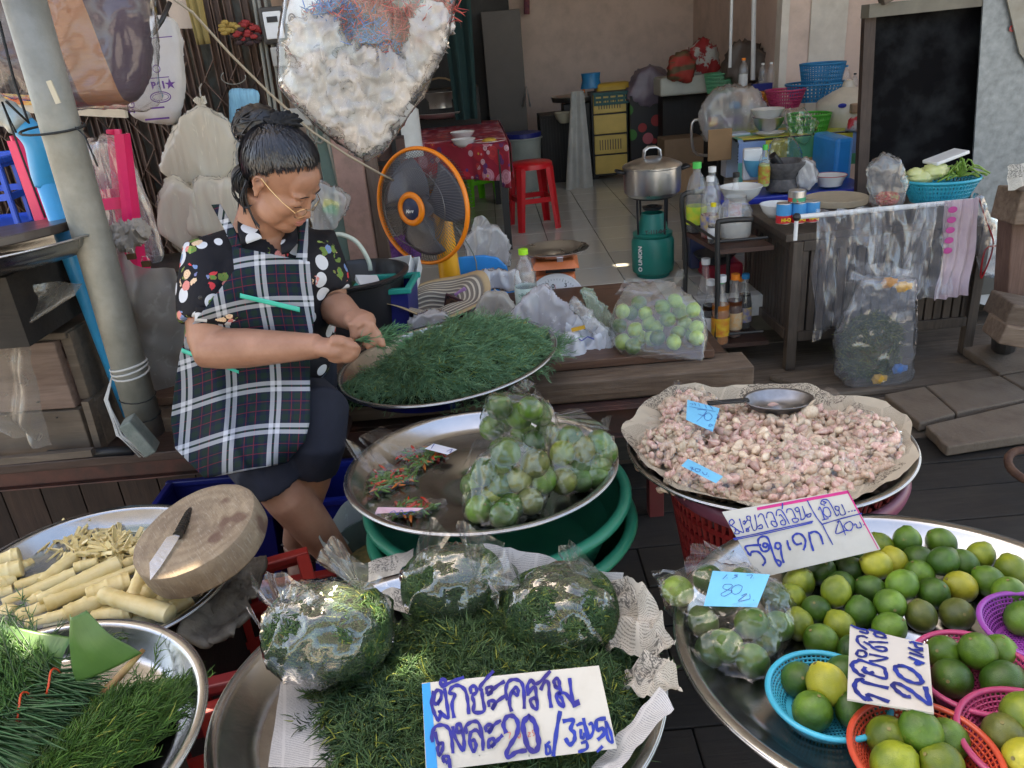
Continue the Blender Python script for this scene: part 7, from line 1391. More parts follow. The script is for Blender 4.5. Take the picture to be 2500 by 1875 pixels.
# face details
M_lip=pm('lip_skin',(.38,.13,.10),.4);M_dark=pm('dark_brown_hair',(.012,.008,.007),.6)
def hd(mb,pts_,r_,n=6,**k_):mb.tube([HM@Vector(p)for p in pts_],r_,n,**k_)
q=MB();q.ball((.0945,0,-.0605),(.0085,.0205,.0045),16,10,M=HM);q.ball((.0915,0,-.0705),(.0095,.0175,.0052),16,10,M=HM);q.build('lips',M_lip,PW,world=True,smooth=True)
for s_ in(-1,1):
 q=MB();hd(q,[(.089-.0012*k_*k_*.35,s_*(.019+.0065*k_),-.0115-.0006*(k_-2)**2+.0008*k_)for k_ in range(5)],[.0006,.0013,.0016,.0015,.0007]);q.build('eyelashes',M_dark,PW,world=True)
 q=MB();hd(q,[(.0915-.0011*k_*k_*.4,s_*(.013+.0085*k_),.019+.003*math.sin(k_*.75))for k_ in range(5)],[.0016,.0026,.0026,.002,.0008],flat=.5);q.build('eyebrow',M_dark,PW,world=True)
gl_=MB();M_gold=pm('gold_wire',(.55,.42,.25),.25,1)
for s_ in(-1,1):
 hd(gl_,[(.103-.010*abs((.034+.021*math.cos(u))/.055)**2,s_*(.034+.021*math.cos(u)),-.020+.014*math.sin(u))for u in[i*math.pi/10 for i in range(20)]],.0009,5,closed=True)
 hd(gl_,[(.094,s_*.056,-.014),(.06,s_*.070,-.004),(.02,s_*.079,.010),(-.005,s_*.084,.022)],.0010,5)
hd(gl_,[(.101,-.013,-.017),(.106,-.006,-.014),(.106,.006,-.014),(.101,.013,-.017)],.0009,5);gl_.build('glasses',M_gold,PW,world=True)
for s_ in(-1,1):q=MB();q.add([HM@Vector((.102-.010*abs((.034+.020*math.cos(u))/.055)**2,s_*(.034+.020*math.cos(u)),-.020+.013*math.sin(u)))for u in[i*math.pi/8 for i in range(16)]],[tuple(range(16))]);q.build('lens',glass('spectacle_lens',(1,1,1),.0,.03,.8),PW,world=True)
# hair
M_hair=pm('black_hair',(.005,.005,.006),.38,col2=(.012,.012,.015),ns=30,spec=.6);M_strand=vcol('hair_strands',.3,spec=.7)
hc=Vector((-.014,0,.034));hr=(.101,.084,.094);bun_l=Vector((-.085,-.012,.118))
def hairline(p):
 x,y,z=p;z+=.003*math.sin(y*170+x*60)+.002*math.sin(x*310+y*90);return(z>.052+.9*max(0,x-.03)-.25*max(0,.06-abs(y)))if x>.015 else(z>-.005+.9*(x+.03)if x>-.03 else z>-.055)
q=MB();n,m_=72,48;V=[];keep=[]
for j in range(m_+1):
 t_=math.pi*j/m_
 for i in range(n):a_=2*math.pi*i/n;d=Vector((math.sin(t_)*math.cos(a_),math.sin(t_)*math.sin(a_),math.cos(t_)));w=.985+.008*math.sin(a_*30+t_*9)*math.sin(t_)+.006*math.sin(a_*11);V.append(Vector((hc.x+hr[0]*d.x*w,hc.y+hr[1]*d.y*w,hc.z+hr[2]*d.z*w)))
F=[]
for j in range(m_):
 for i in range(n):
  f_=(j*n+i,j*n+(i+1)%n,(j+1)*n+(i+1)%n,(j+1)*n+i);c=sum((V[k_]for k_ in f_),Vector())/4
  if hairline(c-Vector((-.004,0,.016 if c.x>-.02 else .004))):F.append(f_)
q.add([HM@v for v in V],F);ho=q.build('hair',M_hair,PW,world=True,smooth=True)
rg=np.random.default_rng(11);N_=4200;d=unit(rg.normal(0,1,(N_*3,3)));Pp=d*np.array(hr)+np.array(hc);mk=np.array([hairline(Vector(p))for p in Pp]);Pp=Pp[mk][:N_];N_=len(Pp)
# strands run over the scalp from the hairline towards the bun
end=unit((np.array(bun_l)-np.array(hc))[None]/np.array(hr));st=unit((Pp-np.array(hc))/np.array(hr));SS=6;Vs=[];
side=None;L_=[]
for k_ in range(SS):
 t_=k_/(SS-1)*rg.uniform(.35,.6,(N_,1))if k_==0 else(k_/(SS-1))*tt_;
 if k_==0:tt_=rg.uniform(.25,.6,(N_,1));t_=tt_*0
 v_=unit(st*(1-t_)+end*t_);L_.append(v_*np.array(hr)*(.945 if k_==0 else(.995 if k_==1 else 1.01+.012*np.sin(k_*1.0)))+np.array(hc))
L_=np.stack(L_,1);L_+=rg.normal(0,.0008,(N_,1,3));tg=L_[:,1:2]-L_[:,0:1];nr=L_-np.array(hc);sd=unit(np.cross(np.broadcast_to(tg,L_.shape),nr));wd_=(np.array([.4,1,1,1,.8,.3])*.0013)[None,:,None]
A_=L_-sd*wd_;B2_=L_+sd*wd_;V=np.stack([A_,B2_],2).reshape(-1,3);qd=np.array([[2*k_,2*k_+1,2*k_+3,2*k_+2]for k_ in range(SS-1)]);F=(qd[None]+(np.arange(N_)*SS*2)[:,None,None]).reshape(-1,4)
HMn=np.array(HM);V=V@HMn[:3,:3].T+HMn[:3,3];T_=np.repeat(np.array([.012,.012,.016])[None]*rg.uniform(.4,1.8,(N_,1)),SS*2,0)
o=np_mesh('hair_strands',V,F,M_strand,T_,None,loc=tuple(PW.location));o.parent=PW;o.location=(0,0,0);o['kind']='stuff'
bunc=PY(622,305,1.93)
q=MB();q.ball(bunc+Vector((.006,0,0)),(.054,.05,.046),40,24,fn=lambda d:1+.05*math.sin(9*d[0]+7*d[2]+3*math.sin(5*d[1]))+.03*math.sin(30*d[2]+12*d[0]));q.ball(bunc+Vector((.03,.0,-.035)),(.04,.04,.035),24,16);q.build('bun',M_hair,PW,world=True,smooth=True)
Vb=[];q=MB()
for i in range(46):
 a_=random.uniform(0,6.28);tl=random.uniform(-.6,.6);r1_=random.uniform(.048,.056);u1=Vector((math.cos(a_),math.sin(a_)*.4,math.sin(tl))).normalized();u2=u1.cross(Vector((random.random()-.5,random.random()-.5,1))).normalized()
 q.tube([bunc+(u1*math.cos(p_)+u2*math.sin(p_))*r1_ for p_ in[k_*.35 for k_ in range(7)]],[.0006,.0018,.002,.002,.002,.0016,.0005],5)
q.build('bun_strands',M_hair,PW,world=True,smooth=True)
sc=PY(690,300,1.90);MB().ball(sc,(.042,.03,.024),40,20,fn=lambda d:1+.16*math.sin(11*math.atan2(d[2],d[0])+4*d[1])+.07*math.sin(23*d[0])).build('scrunchie',pm('black_fabric',(.010,.011,.014),.85,bs=60,bst=.5),PW,world=True,smooth=True)
q=MB()
for sd_,(p0,p1,p2,p3)in enumerate([((612,420),(600,470),(612,520),(632,555)),((618,430),(625,490),(632,510),(638,532)),((600,400),(572,430),(570,470),(590,500)),((605,430),(592,480),(598,505),(612,500)),((600,410),(585,440),(590,480),(600,520)),((610,410),(602,440),(600,470),(605,490))]):
 for e in range(9):j=lambda:random.uniform(-5,5);q.tube(catmull([PY(p[0]+j(),p[1]+j(),1.86+.012*(sd_%3)+e*.003)for p in(p0,p1,p2,p3)],4),[.0011]*12+[.0004],4)
o=q.build('loose_strands',M_hair,PW,world=True);o['kind']='stuff'
MB().ball(PY(600,440,1.93),(.035,.03,.04),16,10).build('nape_hair',M_hair,PW,world=True,smooth=True)
# ---- cloth materials
def floral(name):
 mt,nt,b=newmat(name);L=nt.links;v=coord(nt,'Object');nz=ntex(nt,v,8,2,.5)
 def dots(sc,lo,off_,rnd=1.0):
  mp=coord(nt,'Object',(1,1,1),loc=off_);dd=vor(nt,mp,sc,'F1',0,rnd);return mth(nt,'LESS_THAN',dd,lo),S(nt,'ShaderNodeTexVoronoi'),mp
 c=(.008,.008,.012)
 w,_,_=dots(17,.34,(0,0,0),.75);c1=mixc(nt,w,c,(.60,.62,.66))
 m1=mth(nt,'LESS_THAN',mth(nt,'ADD',vor(nt,coord(nt,'Object',loc=(.31,.17,.12)),10.5,'F1',0,.8),mth(nt,'MULTIPLY',ntex(nt,v,60,2),.25)),.50)
 pe=vor(nt,coord(nt,'Object',loc=(.1,.2,.3)),42,'F1',1);sc=S(nt,'ShaderNodeSeparateColor');L.new(pe,sc.inputs[0])
 pd=vor(nt,coord(nt,'Object',loc=(.1,.2,.3)),42,'F1',0);col=ramp(nt,sc.outputs[0],[(0,(.06,.26,.05)),(.22,(.62,.05,.06)),(.45,(.72,.30,.26)),(.62,(.78,.62,.40)),(.75,(.08,.30,.55)),(.88,(.20,.42,.10))],'CONSTANT')
 wv=mth(nt,'SINE',mth(nt,'MULTIPLY',pd,42));col=mixc(nt,mth(nt,'MULTIPLY_ADD',wv,.18,.2),col,(.45,.03,.05));pm_=mth(nt,'LESS_THAN',mth(nt,'ADD',pd,mth(nt,'MULTIPLY',ntex(nt,v,90,2),.3)),.68)
 c2=mixc(nt,mth(nt,'MULTIPLY',m1,pm_),c1,col);L.new(c2,b.inputs['Base Color']);b.inputs['Roughness'].default_value=.7;b.inputs['Specular IOR Level'].default_value=.25;bump(nt,b,mth(nt,'ADD',ntex(nt,v,9,3),mth(nt,'MULTIPLY',ntex(nt,v,400,2),.05)),.35,.02);return mt
M_flor=floral('floral_black_cloth')
def plaid():
 mt,nt,b=newmat('plaid_cloth');L=nt.links;uvn=S(nt,'ShaderNodeUVMap');uvn.uv_map='uv';sp=S(nt,'ShaderNodeSeparateXYZ');L.new(uvn.outputs[0],sp.inputs[0])
 def band(x,c,w):return mth(nt,'LESS_THAN',mth(nt,'ABSOLUTE',mth(nt,'SUBTRACT',x,c)),w)
 def setb(s_,per):
  f_=mth(nt,'FRACT',mth(nt,'DIVIDE',s_,per));wt=mth(nt,'ADD',band(f_,.43,.050),band(f_,.58,.050));rd=band(f_,.07,.010);rd2=band(f_,.86,.008);gr=mth(nt,'LESS_THAN',mth(nt,'FRACT',mth(nt,'ADD',mth(nt,'MULTIPLY',f_,4),.3)),.5);return wt,mth(nt,'MAXIMUM',rd,rd2),gr
 wx,rx,gx=setb(sp.outputs[0],.112);wy,ry,gy=setb(sp.outputs[1],.112)
 c=mixc(nt,mth(nt,'MULTIPLY',mth(nt,'ADD',gx,gy),.5),(.008,.012,.035),(.010,.026,.022));c=mixc(nt,mth(nt,'MULTIPLY',mth(nt,'MAXIMUM',rx,ry),.6),c,(.18,.02,.03))
 w=mth(nt,'MULTIPLY',mth(nt,'ADD',wx,wy),.5);c=mixc(nt,ramp(nt,w,[(0,0),(.25,0),(.45,.55),(.55,.55),(.9,1)]),c,(.50,.52,.57));L.new(c,b.inputs['Base Color']);b.inputs['Roughness'].default_value=.85;b.inputs['Specular IOR Level'].default_value=.2
 bump(nt,b,mth(nt,'SINE',mth(nt,'MULTIPLY',sp.outputs[0],3000)),.1,.001);return mt
M_plaid=plaid();M_zip=flat('turquoise_zip',(.03,.52,.38),.5);M_navy=pm('navy_black_knit',(.006,.008,.018),.85,col2=(.010,.013,.028),ns=20,bs=30,bst=.2)
# shirt
q=MB();loft(q,1.05);q.tube([shR+Vector((.06,.03,.0)),shR+Vector((0,0,-.005)),shR.lerp(elR,.35),shR.lerp(elR,.62),shR.lerp(elR,.70)],[.068,.073,.076,.076,.074],24)
q.tube([shL+Vector((-.06,-.03,0)),shL,shL.lerp(elL,.5),shL.lerp(elL,.78)],[.064,.070,.070,.066],24);q.tube([PY(700,860,1.9),PY(770,880,1.86),PY(795,900,1.84)],[.07,.065,.02],16)
sm_=remesh(q,.0065,6)
from mathutils.bvhtree import BVHTree
def toP(p):
 d=Vector(p)-Vector((0,0,CAMZ));z=d.dot(_F);return(1250+FPX*d.dot(right)/z,937.5-FPX*d.dot(up)/z)
def inpoly(x,y,P_):
 r_=False;j=len(P_)-1
 for i in range(len(P_)):
  if(P_[i][1]>y)!=(P_[j][1]>y)and x<(P_[j][0]-P_[i][0])*(y-P_[i][1])/(P_[j][1]-P_[i][1])+P_[i][0]:r_=not r_
  j=i
 return r_
VN=[(600,520),(640,500),(700,500),(712,545),(700,590),(690,622),(668,600),(640,575)]
sm_.f=[f_ for f_ in sm_.f if not(inpoly(*toP(sum((Vector(sm_.v[k_])for k_ in f_),Vector())/len(f_)),VN)and sum(sm_.v[k_][1]for k_ in f_)/len(f_)<1.97)]
V2=[]
for p in sm_.v:p=Vector(p);V2.append(tuple(p+fw*(.004*math.sin(p.z*40+p.x*30)+fractal(p,7,2,3)*.010)))
sm_.v=V2;sm_.build('shirt',M_flor,PW,world=True,smooth=True)
# shorts
q=MB();loft(q,1.06,3);q.tube([hA+Vector((.02,.02,0)),hA.lerp(kA,.6),kA,kA.lerp(aA,.12)],[.108,.094,.078,.071],24);q.tube([hB,hB.lerp(kB,.6),kB,kB2,kB2.lerp(aB,.10),kB2.lerp(aB,.2)],[.105,.092,.080,.073,.070,.069],24);so_=remesh(q,.0065,5);so_.build('shorts',M_navy,PW,world=True,smooth=True)
bv=BVHTree.FromPolygons([Vector(p)for p in sm_.v]+[Vector(p)for p in so_.v],[tuple(f_)for f_ in sm_.f]+[tuple(k_+len(sm_.v)for k_ in f_)for f_ in so_.f])
def drape(name,rows,mat,nu,nv,off_=.010,fold=.006,seed=0,uvs=1.0,blur=10,skew=0,fill=1.85,hang=0):
 D_=np.full((nv,nu),np.nan);PX=np.zeros((nv,nu,2))
 for j in range(nv):
  v=j/(nv-1);k_=v*(len(rows)-1);i0=min(int(k_),len(rows)-2);e=k_-i0;a_,b_=rows[i0],rows[i0+1];l_=[a_[0][m]*(1-e)+b_[0][m]*e for m in(0,1)];r_=[a_[1][m]*(1-e)+b_[1][m]*e for m in(0,1)]
  for i in range(nu):
   u=i/(nu-1);px,py=l_[0]*(1-u)+r_[0]*u,l_[1]*(1-u)+r_[1]*u;PX[j,i]=(px,py);rr_=ray(px,py).normalized();hit=bv.ray_cast(Vector((0,0,CAMZ)),rr_)
   if hit[0]is not None:D_[j,i]=hit[0].y
 msk=np.isnan(D_);D_[msk]=fill if not(~msk).any()else np.nanmean(D_)
 for it in range(200):
  Q=np.pad(D_,1,'edge');A_=(Q[:-2,1:-1]+Q[2:,1:-1]+Q[1:-1,:-2]+Q[1:-1,2:])/4;D_=np.where(msk,A_,D_)
 for it in range(3):Q=np.pad(D_,1,'edge');D_=np.minimum.reduce([D_,Q[:-2,1:-1],Q[2:,1:-1],Q[1:-1,:-2],Q[1:-1,2:]])
 for it in range(blur):Q=np.pad(D_,1,'edge');A_=(Q[:-2,1:-1]+Q[2:,1:-1]+Q[1:-1,:-2]+Q[1:-1,2:])/4;D_=np.minimum(A_,D_+.002)if it<blur-3 else A_
 mb=MB();V=[];UV=[]
 for j in range(nv):
  for i in range(nu):
   px,py=PX[j,i];y=D_[j,i]-off_-fold*max(-.5,fold_fn(i/(nu-1),j/(nv-1)));V.append(PY(px,py,y));UV.append(((px-600)*.00103*uvs+skew*(py-800)*.001+.012*math.sin(py*.012),(py-600)*.00103*uvs*1.05+.014*math.sin(px*.013)+.00018*(px-600)))
 F=[(j*nu+i,j*nu+i+1,(j+1)*nu+i+1,(j+1)*nu+i)for j in range(nv-1)for i in range(nu-1)];mb.uv={k_:UV[k_]for k_ in range(len(UV))};mb.add(V,F);o=mb.build(name,mat,PW,world=True,smooth=True,solid=.0015);return o
def fold_fn(u,v):w=max(0,v-.35);return 1.2*w*(math.sin(u*9+v*7)+.6*math.sin(u*17-v*5))+1.6*w*math.exp(-((u-.25-.5*(v-.5))/.06)**2)-1.5*w*math.exp(-((u-.40-.55*(v-.5))/.05)**2)+.25*math.sin(u*6+v*4)
rows=[((566,601),(756,639)),((572,660),(764,700)),((515,735),(768,765)),((462,800),(762,830)),((440,860),(757,885)),((425,950),(757,960)),((417,1030),(756,1030)),((428,1095),(745,1078)),((500,1168),(700,1130))]
drape('apron',rows,M_plaid,60,80,.014,.020,blur=26,skew=-.06)
fold_fn=lambda u,v:0
ap=bpy.data.objects['apron'];bv0=bv;bv=BVHTree.FromPolygons([v.co+PW.location for v in ap.data.vertices],[tuple(p.vertices)for p in ap.data.polygons])
drape('zip',[((586,716),(732,750)),((586,727),(732,762))],M_zip,30,4,.004,blur=2);drape('zip',[((444,850),(583,905)),((443,860),(583,912))],M_zip,30,4,.004,blur=2);bv=bv0
drape('apron_strap',[((516,500),(538,498)),((548,560),(572,556)),((568,606),(592,604))],M_plaid,6,24,.012,blur=6);drape('apron_strap',[((732,525),(753,530)),((728,590),(752,595)),((722,634),(750,640))],M_plaid,6,20,.012,blur=6)
c3=lambda x,y:(540+x/4.147,240+y/4.147)
drape('collar',[(c3(170,1010),c3(250,1010)),(c3(165,1180),c3(310,1200)),(c3(165,1330),c3(380,1330)),(c3(205,1495),c3(418,1415))],M_flor,14,16,.016,blur=8);drape('collar',[(c3(640,1290),c3(745,1250)),(c3(625,1400),c3(780,1400)),(c3(600,1480),c3(770,1470)),(c3(612,1585),c3(690,1565))],M_flor,12,12,.016,blur=8)
drape('sleeve_cuff',[((478,745),(592,775)),((475,783),(590,797))],M_flor,16,5,.004,blur=3)
MB().ball(PY(489,727,1.745),(.005,.003,.005),10,8).build('button',M_black,PW,world=True)
# sandal on the nearer foot and the sprig in her hands
M_sand=flat('dark_brown_rubber',(.025,.018,.018),.5)
dB=(tB-aB);sB=dB.cross(Vector((0,0,1))).normalized();q=MB()
for w,pts_ in((.010,[aB+sB*.038+Vector((0,.0,-.03)),aB+dB*.35+sB*.036+Vector((0,0,-.006)),aB+dB*.6+Vector((0,0,.032)),aB+dB*.35-sB*.036+Vector((0,0,-.006)),aB-sB*.038+Vector((0,0,-.03))]),(.012,[aB+dB*.45+sB*.040+Vector((0,0,-.01)),aB+dB*.62+sB*.02+Vector((0,0,.032)),aB+dB*.62-sB*.02+Vector((0,0,.032)),aB+dB*.45-sB*.040+Vector((0,0,-.01))]),(.008,[aB+sB*.035,aB+Vector((0,.045,0)),aB-sB*.035])):q.tube(catmull(pts_,5),w,8,flat=.4)
q.build('sandal_strap',M_sand,PW,world=True,smooth=True);q=MB();q.tube([aB+Vector((0,.03,-.062)),aB+dB*.5+Vector((0,0,-.052)),tB+Vector((0,0,-.030))],[.036,.038,.036],14,flat=.35);q.build('sandal_sole',M_sand,PW,world=True)
rg=np.random.default_rng(3);n=26;tips=[(1700+rg.uniform(-100,400),760+rg.uniform(-160,330))for _ in range(n)];b0=np.array([HZ(1050,920,1.765)[:]]*n);en=np.array([HZ(x,y,1.83+rg.uniform(-.02,.03))[:]for x,y in tips]);VV=[]
V1,F1,T1=blades(b0,en-b0,np.tile([0,-1.,.3],(n,1)),np.linalg.norm(en-b0,axis=1),np.full(n,.0022),rg.normal(0,.25,n),np.array([.10,.22,.10])*rg.uniform(.7,1.3,(n,1)),5)
m=n*22;ix=rg.integers(0,n,m);t_=rg.uniform(.15,1.1,(m,1));bb_=b0[ix]*(1-t_)+en[ix]*t_;V2_,F2_,T2_=blades(bb_,unit((en-b0)[ix])+rg.normal(0,.35,(m,3)),rg.normal(0,1,(m,3)),rg.uniform(.015,.035,m),np.full(m,.002),rg.normal(0,.6,m),np.array([.09,.23,.11])*rg.uniform(.6,1.5,(m,1)),3)
o=np_mesh('herb_sprig',np.concatenate([V1,V2_]),np.concatenate([F1,F2_+len(V1)]),M_herb,np.concatenate([T1,T2_]),None,loc=tuple(HZ(1050,920,1.765)));tag(o,'sprig of green herb held between her fingers','herb sprig')
# -- SHOP INTERIOR AND RIGHT SIDE
def wpx(px,y,s):return s*PY(px,500,y).length/FPX*.98
def bx(name,label,cat,px,py,y,d,mat,rz=0,grp=None,bev=.004,part_='body'):
 """box whose front base centre is seen at px, py at distance y"""
 p=PY(px,py,y);t=thing(name,label,cat,(p.x,y+d[1]/2,p.z),R(rz),grp);MB().box((0,0,d[2]/2),d).build(part_,mat,t,bevel=bev);return t
def bowl_(name,label,cat,px,py,y,r0,h,mat,rb=.45,grp=None,rim=True):
 p=PY(px,py,y);t=thing(name,label,cat,tuple(p),0,grp);MB().lathe([(.001,0),(r0*rb,0),(r0*.8,h*.45),(r0,h),(r0*.97,h),(r0*.76,h*.5),(.001,.006)],36).build('bowl',mat,t,smooth=False,auto=50)
 if rim:MB().lathe([(r0*.99+.002*math.cos(a_),h+.002*math.sin(a_))for a_ in(0,1.57,3.14,4.71)],36,close=True).build('rim',mat,t,smooth=True)
 return t
M_dkw=wood('near_black_wood',(.008,.006,.005),(.02,.015,.012),'z',.6);M_enam=flat('white_enamel_ware',(.72,.72,.70),.25);M_gnb=flat('bright_green_basket',(.06,.42,.05),.4);M_blb=flat('basket_blue',(.01,.20,.42),.4);M_yel=flat('yellow_box_plastic',(.58,.40,.10),.45)
bx('wardrobe','black cabinet filling the back left corner of the shop','cabinet',1150,330,8.2,(.95,.5,2.6),M_dkw);bx('refrigerator','dark grey brown fridge beside the black cabinet','fridge',1250,395,7.9,(.36,.5,1.35),pm('dark_grey_metal',(.06,.05,.045),.45,.3))
o=MB().tube([PY(1295,260,7.85),PY(1285,210,7.8),PY(1276,260,7.85)],.01,6).build('handle',M_alu,bpy.data.objects['refrigerator'],world=True)
o=MB().grid(lambda u,v:(.12*(u-.5)*2*(1-.3*v),.03*math.sin(u*12),-1.0*v),16,8).build('hanging_cloth',flat('dark_teal_cloth',(.01,.04,.04),.9),None,solid=.004);o.location=PY(1105,-60,6.4);tag(o,'dark teal cloth hanging beside the big bag','cloth')
t=bx('side_shelf','dark shelf carrying the steamer behind the flowered table','shelf',1070,380,6.6,(.75,.4,.50),M_dkw);bowl_('rice_pot','steel steamer pot on the dark shelf','pot',1078,262,6.7,.17,.12,M_alu,.8)
q=MB().tube([PY(1078,258,6.7)+Vector((.18*math.cos(a_),0,.17*math.sin(a_)+.04))for a_ in[i*math.pi/10 for i in range(11)]],.008,6).build('basket_handle',pm('wicker',(.25,.17,.09),.7),None,loc=PY(1078,258,6.7));tag(q,'curved wicker handle over the steamer pot','handle')
bowl_('white_basin','wide pale basin under the steamer pot','basin',1075,288,6.6,.26,.05,pm('pale_enamel',(.35,.35,.33),.4))
# flowered table
def flower_mat():
 mt,nt,b=newmat('red_flower_oilcloth');v=coord(nt,'Object');L=nt.links;c=(.35,.02,.05)
 for sc,off_,cols,w in((9,(.1,.2,.1),[(0,(.55,.03,.05)),(.4,(.68,.35,.45)),(.75,(.62,.06,.07))],.42),(17,(.5,.3,.2),[(0,(.70,.48,.55)),(.5,(.10,.05,.22)),(.8,(.6,.05,.07))],.34)):
  co=coord(nt,'Object',loc=off_);n=S(nt,'ShaderNodeTexVoronoi');L.new(co,n.inputs[0]);n.inputs['Scale'].default_value=sc;s_=S(nt,'ShaderNodeSeparateColor');L.new(n.outputs[1],s_.inputs[0]);pc=ramp(nt,s_.outputs[0],cols,'CONSTANT')
  ww=mth(nt,'SINE',mth(nt,'MULTIPLY',n.outputs[0],40));pc=mixc(nt,mth(nt,'MULTIPLY_ADD',ww,.22,.22),pc,(.35,.02,.05));ct=mth(nt,'LESS_THAN',n.outputs[0],.07);pc=mixc(nt,ct,pc,(.7,.5,.1));c=mixc(nt,mth(nt,'LESS_THAN',n.outputs[0],w),c,pc)
 L.new(c,b.inputs['Base Color']);b.inputs['Roughness'].default_value=.35;bump(nt,b,ntex(nt,v,5,3),.3,.02);return mt
M_fl=flower_mat();a_,b_=PY(1003,318,5.9),PY(1215,298,5.9);zt=.93;p0,p1=PZ(975,350,zt),PZ(1242,352,zt);bk0,bk1=PZ(1000,303,zt),PZ(1215,294,zt)
t=thing('dining_table','table under a red flowered oilcloth with bowls on it','table',(p1.x,p1.y,ZF));MB().add([p0,p1,bk1,bk0]+[p+Vector((0,0,-.03))for p in(p0,p1,bk1,bk0)],[(0,1,2,3),(4,7,6,5),(0,4,5,1),(1,5,6,2),(2,6,7,3),(3,7,4,0)]).build('top',M_blk,t,world=True)
for p in(p0+Vector((.05,.05,0)),p1+Vector((-.05,.06,0)),bk1+Vector((-.05,-.05,0)),bk0):MB().bar((p.x,p.y,zt-.03),(p.x,p.y,ZF),.045).build('leg',M_blk,t,world=True)
def f(u,v):
 if v<.6:e=v/.6;p=(bk0*(1-u)+bk1*u)*(1-e)+(p0*(1-u)+p1*u)*e;return p+Vector((0,0,.004))
 e=(v-.6)/.4;p=p0*(1-u)+p1*u;return p+Vector((.02*math.sin(u*30)*e*.3,-.012-.02*e*abs(math.sin(u*14)),.004-.23*e-.04*e*(u>.9)))
o=MB().grid(f,50,24).build('tablecloth',M_fl,None,smooth=True,loc=p1,solid=.002);tag(o,'red and pink flowered oilcloth hanging over the table','tablecloth')
o=MB().grid(lambda u,v:(p1*(1-u)+bk1*u)+Vector((.012+.015*math.sin(u*12)*v,0,.004-.22*v)),20,8).build('cloth_side',M_fl,o,smooth=True,world=True,solid=.002)
bowl_('bowl','cream bowl at the back of the flowered table','bowl',1130,340,p1.y+.5,.085,.05,M_enam);bowl_('bowl','pale grey bowl at the front of the flowered table','bowl',1133,358,p1.y+.25,.08,.05,M_enam)
t=bowl_('plate','plate of yellow food on the flowered table','plate',1195,350,p1.y+.25,.11,.018,M_enam,.7);MB().ball((0,0,.018),(.05,.05,.018),14,8).build('food',pm('yellow_food',(.60,.38,.06),.6,bs=60,bst=1),t)
M_wc=flat('white_chair_plastic',(.62,.64,.64),.4);o=MB().grid(lambda u,v:(.16*math.cos(math.pi*(1-u))*(1-.0*v),-.10*math.sin(math.pi*u),.30*v-.05*v*math.cos(2*math.pi*u)),24,8).build('plastic_chair',M_wc,None,smooth=True,solid=.008);o.location=PY(965,385,4.6);tag(o,'white curved plastic chair back left of the flowered table','chair')
stool('red_stool','bright red plastic stool standing on the tiled floor',(PZ(1308,562,ZF).x,PZ(1308,562,ZF).y+.12,ZF),.47,.155,.20,flat('bright_red_plastic',(.62,.012,.02),.3),rot=(0,0,R(12)))
stool('green_stool','bright green stool showing under the flowered table',(PZ(1165,500,ZF).x,PZ(1165,500,ZF).y+.1,ZF),.42,.15,.19,flat('green_stool_plastic',(.13,.60,.02),.35),rot=(0,0,R(30)))
tub('dustbin','pale dustbin with dark blue lid beside the fridge',(PZ(1272,420,ZF).x,7.4,ZF),.17,.14,.46,pm('pale_bin_plastic',(.30,.33,.30),.5),.012,'bin');MB().cyl((0,0,.45),.17,.06,32).build('lid',M_dblu,bpy.data.objects['dustbin'])
# back row (y about 7.6)
yb=7.6;zb=lambda px:PZ(px,400,ZF)
def bf(name,label,cat,px,w,d,h,mat,y=yb,**k_):return bx(name,label,cat,px,0,y,(w,d,h),mat,**k_)
def on_floor(t,z=ZF):t.location.z=z;return t
t=on_floor(bf('slat_cabinet','dark slatted cabinet against the back wall','cabinet',1335,.26,.4,.62,M_dkw));
for i in range(9):MB().box((-.11+i*.027,-.205,.31),(.012,.012,.56)).build('slat',M_dkw,t)
t=on_floor(bf('tray_stand','black stand with a round metal tray on top and a towel over it','stand',1405,.3,.3,.7,M_blk,part_='frame'));MB().lathe([(.001,.72),(.24,.72),(.25,.76),(.255,.765)],40).build('round_tray',M_alu,t,smooth=True,solid=.003)
def f(u,v):w=.055+.08*v;return((u-.5)*2*w-.02*v,-.06-.03*math.sin(u*11)*(.4+v*.6),-.95*v*(1-.08*abs(u-.4)))
o=MB().grid(f,26,20).build('towel',pm('grey_white_towel',(.44,.44,.41),.95,bs=80,bst=.6,grime=.25),None,smooth=True,solid=.006);o.location=PY(1408,222,7.25);tag(o,'pale towel hanging from the round tray stand','towel')
bowl_('bowl','bowl on the lower level of the tray stand','bowl',1378,300,7.35,.09,.09,pm('dull_cream',(.35,.32,.24),.5))
t=thing('broom','yellow fan shaped broom leaning below the towel','broom',PZ(1440,425,ZF));o_=t.location;MB().add([(-.05,0,.22),(.05,0,.22),(.26,-.05,.02),(-.20,-.05,.0),(-.05,.03,.22),(.05,.03,.22),(.26,.03,.02),(-.20,.03,.0)],[(0,1,2,3),(7,6,5,4),(0,4,5,1),(1,5,6,2),(2,6,7,3),(3,7,4,0)]).build('bristles',pm('yellow_bristles',(.42,.30,.03),.8,stretch=(30,1,3),bs=20,bst=.8),t);MB().tube([(0,.02,.2),(-.02,.1,.9)],.012,8).build('handle',M_or,t)
t=thing('drawer_tower','tower of four yellow plastic drawers','drawers',(PY(1491,390,7.5).x,7.6,ZF+.06));MB().box((0,.02,.36),(.33,.26,.74)).build('frame',M_blk,t)
for k_ in range(4):
 MB().box((0,-.125,.09+k_*.18),(.30,.03,.165)).build('drawer',M_yel,t,bevel=.006)
 if k_%2:
  for i in range(9):MB().box((-.10+i*.024,-.1415,.09+k_*.18),(.007,.003,.09)).build('slot',M_black,t)
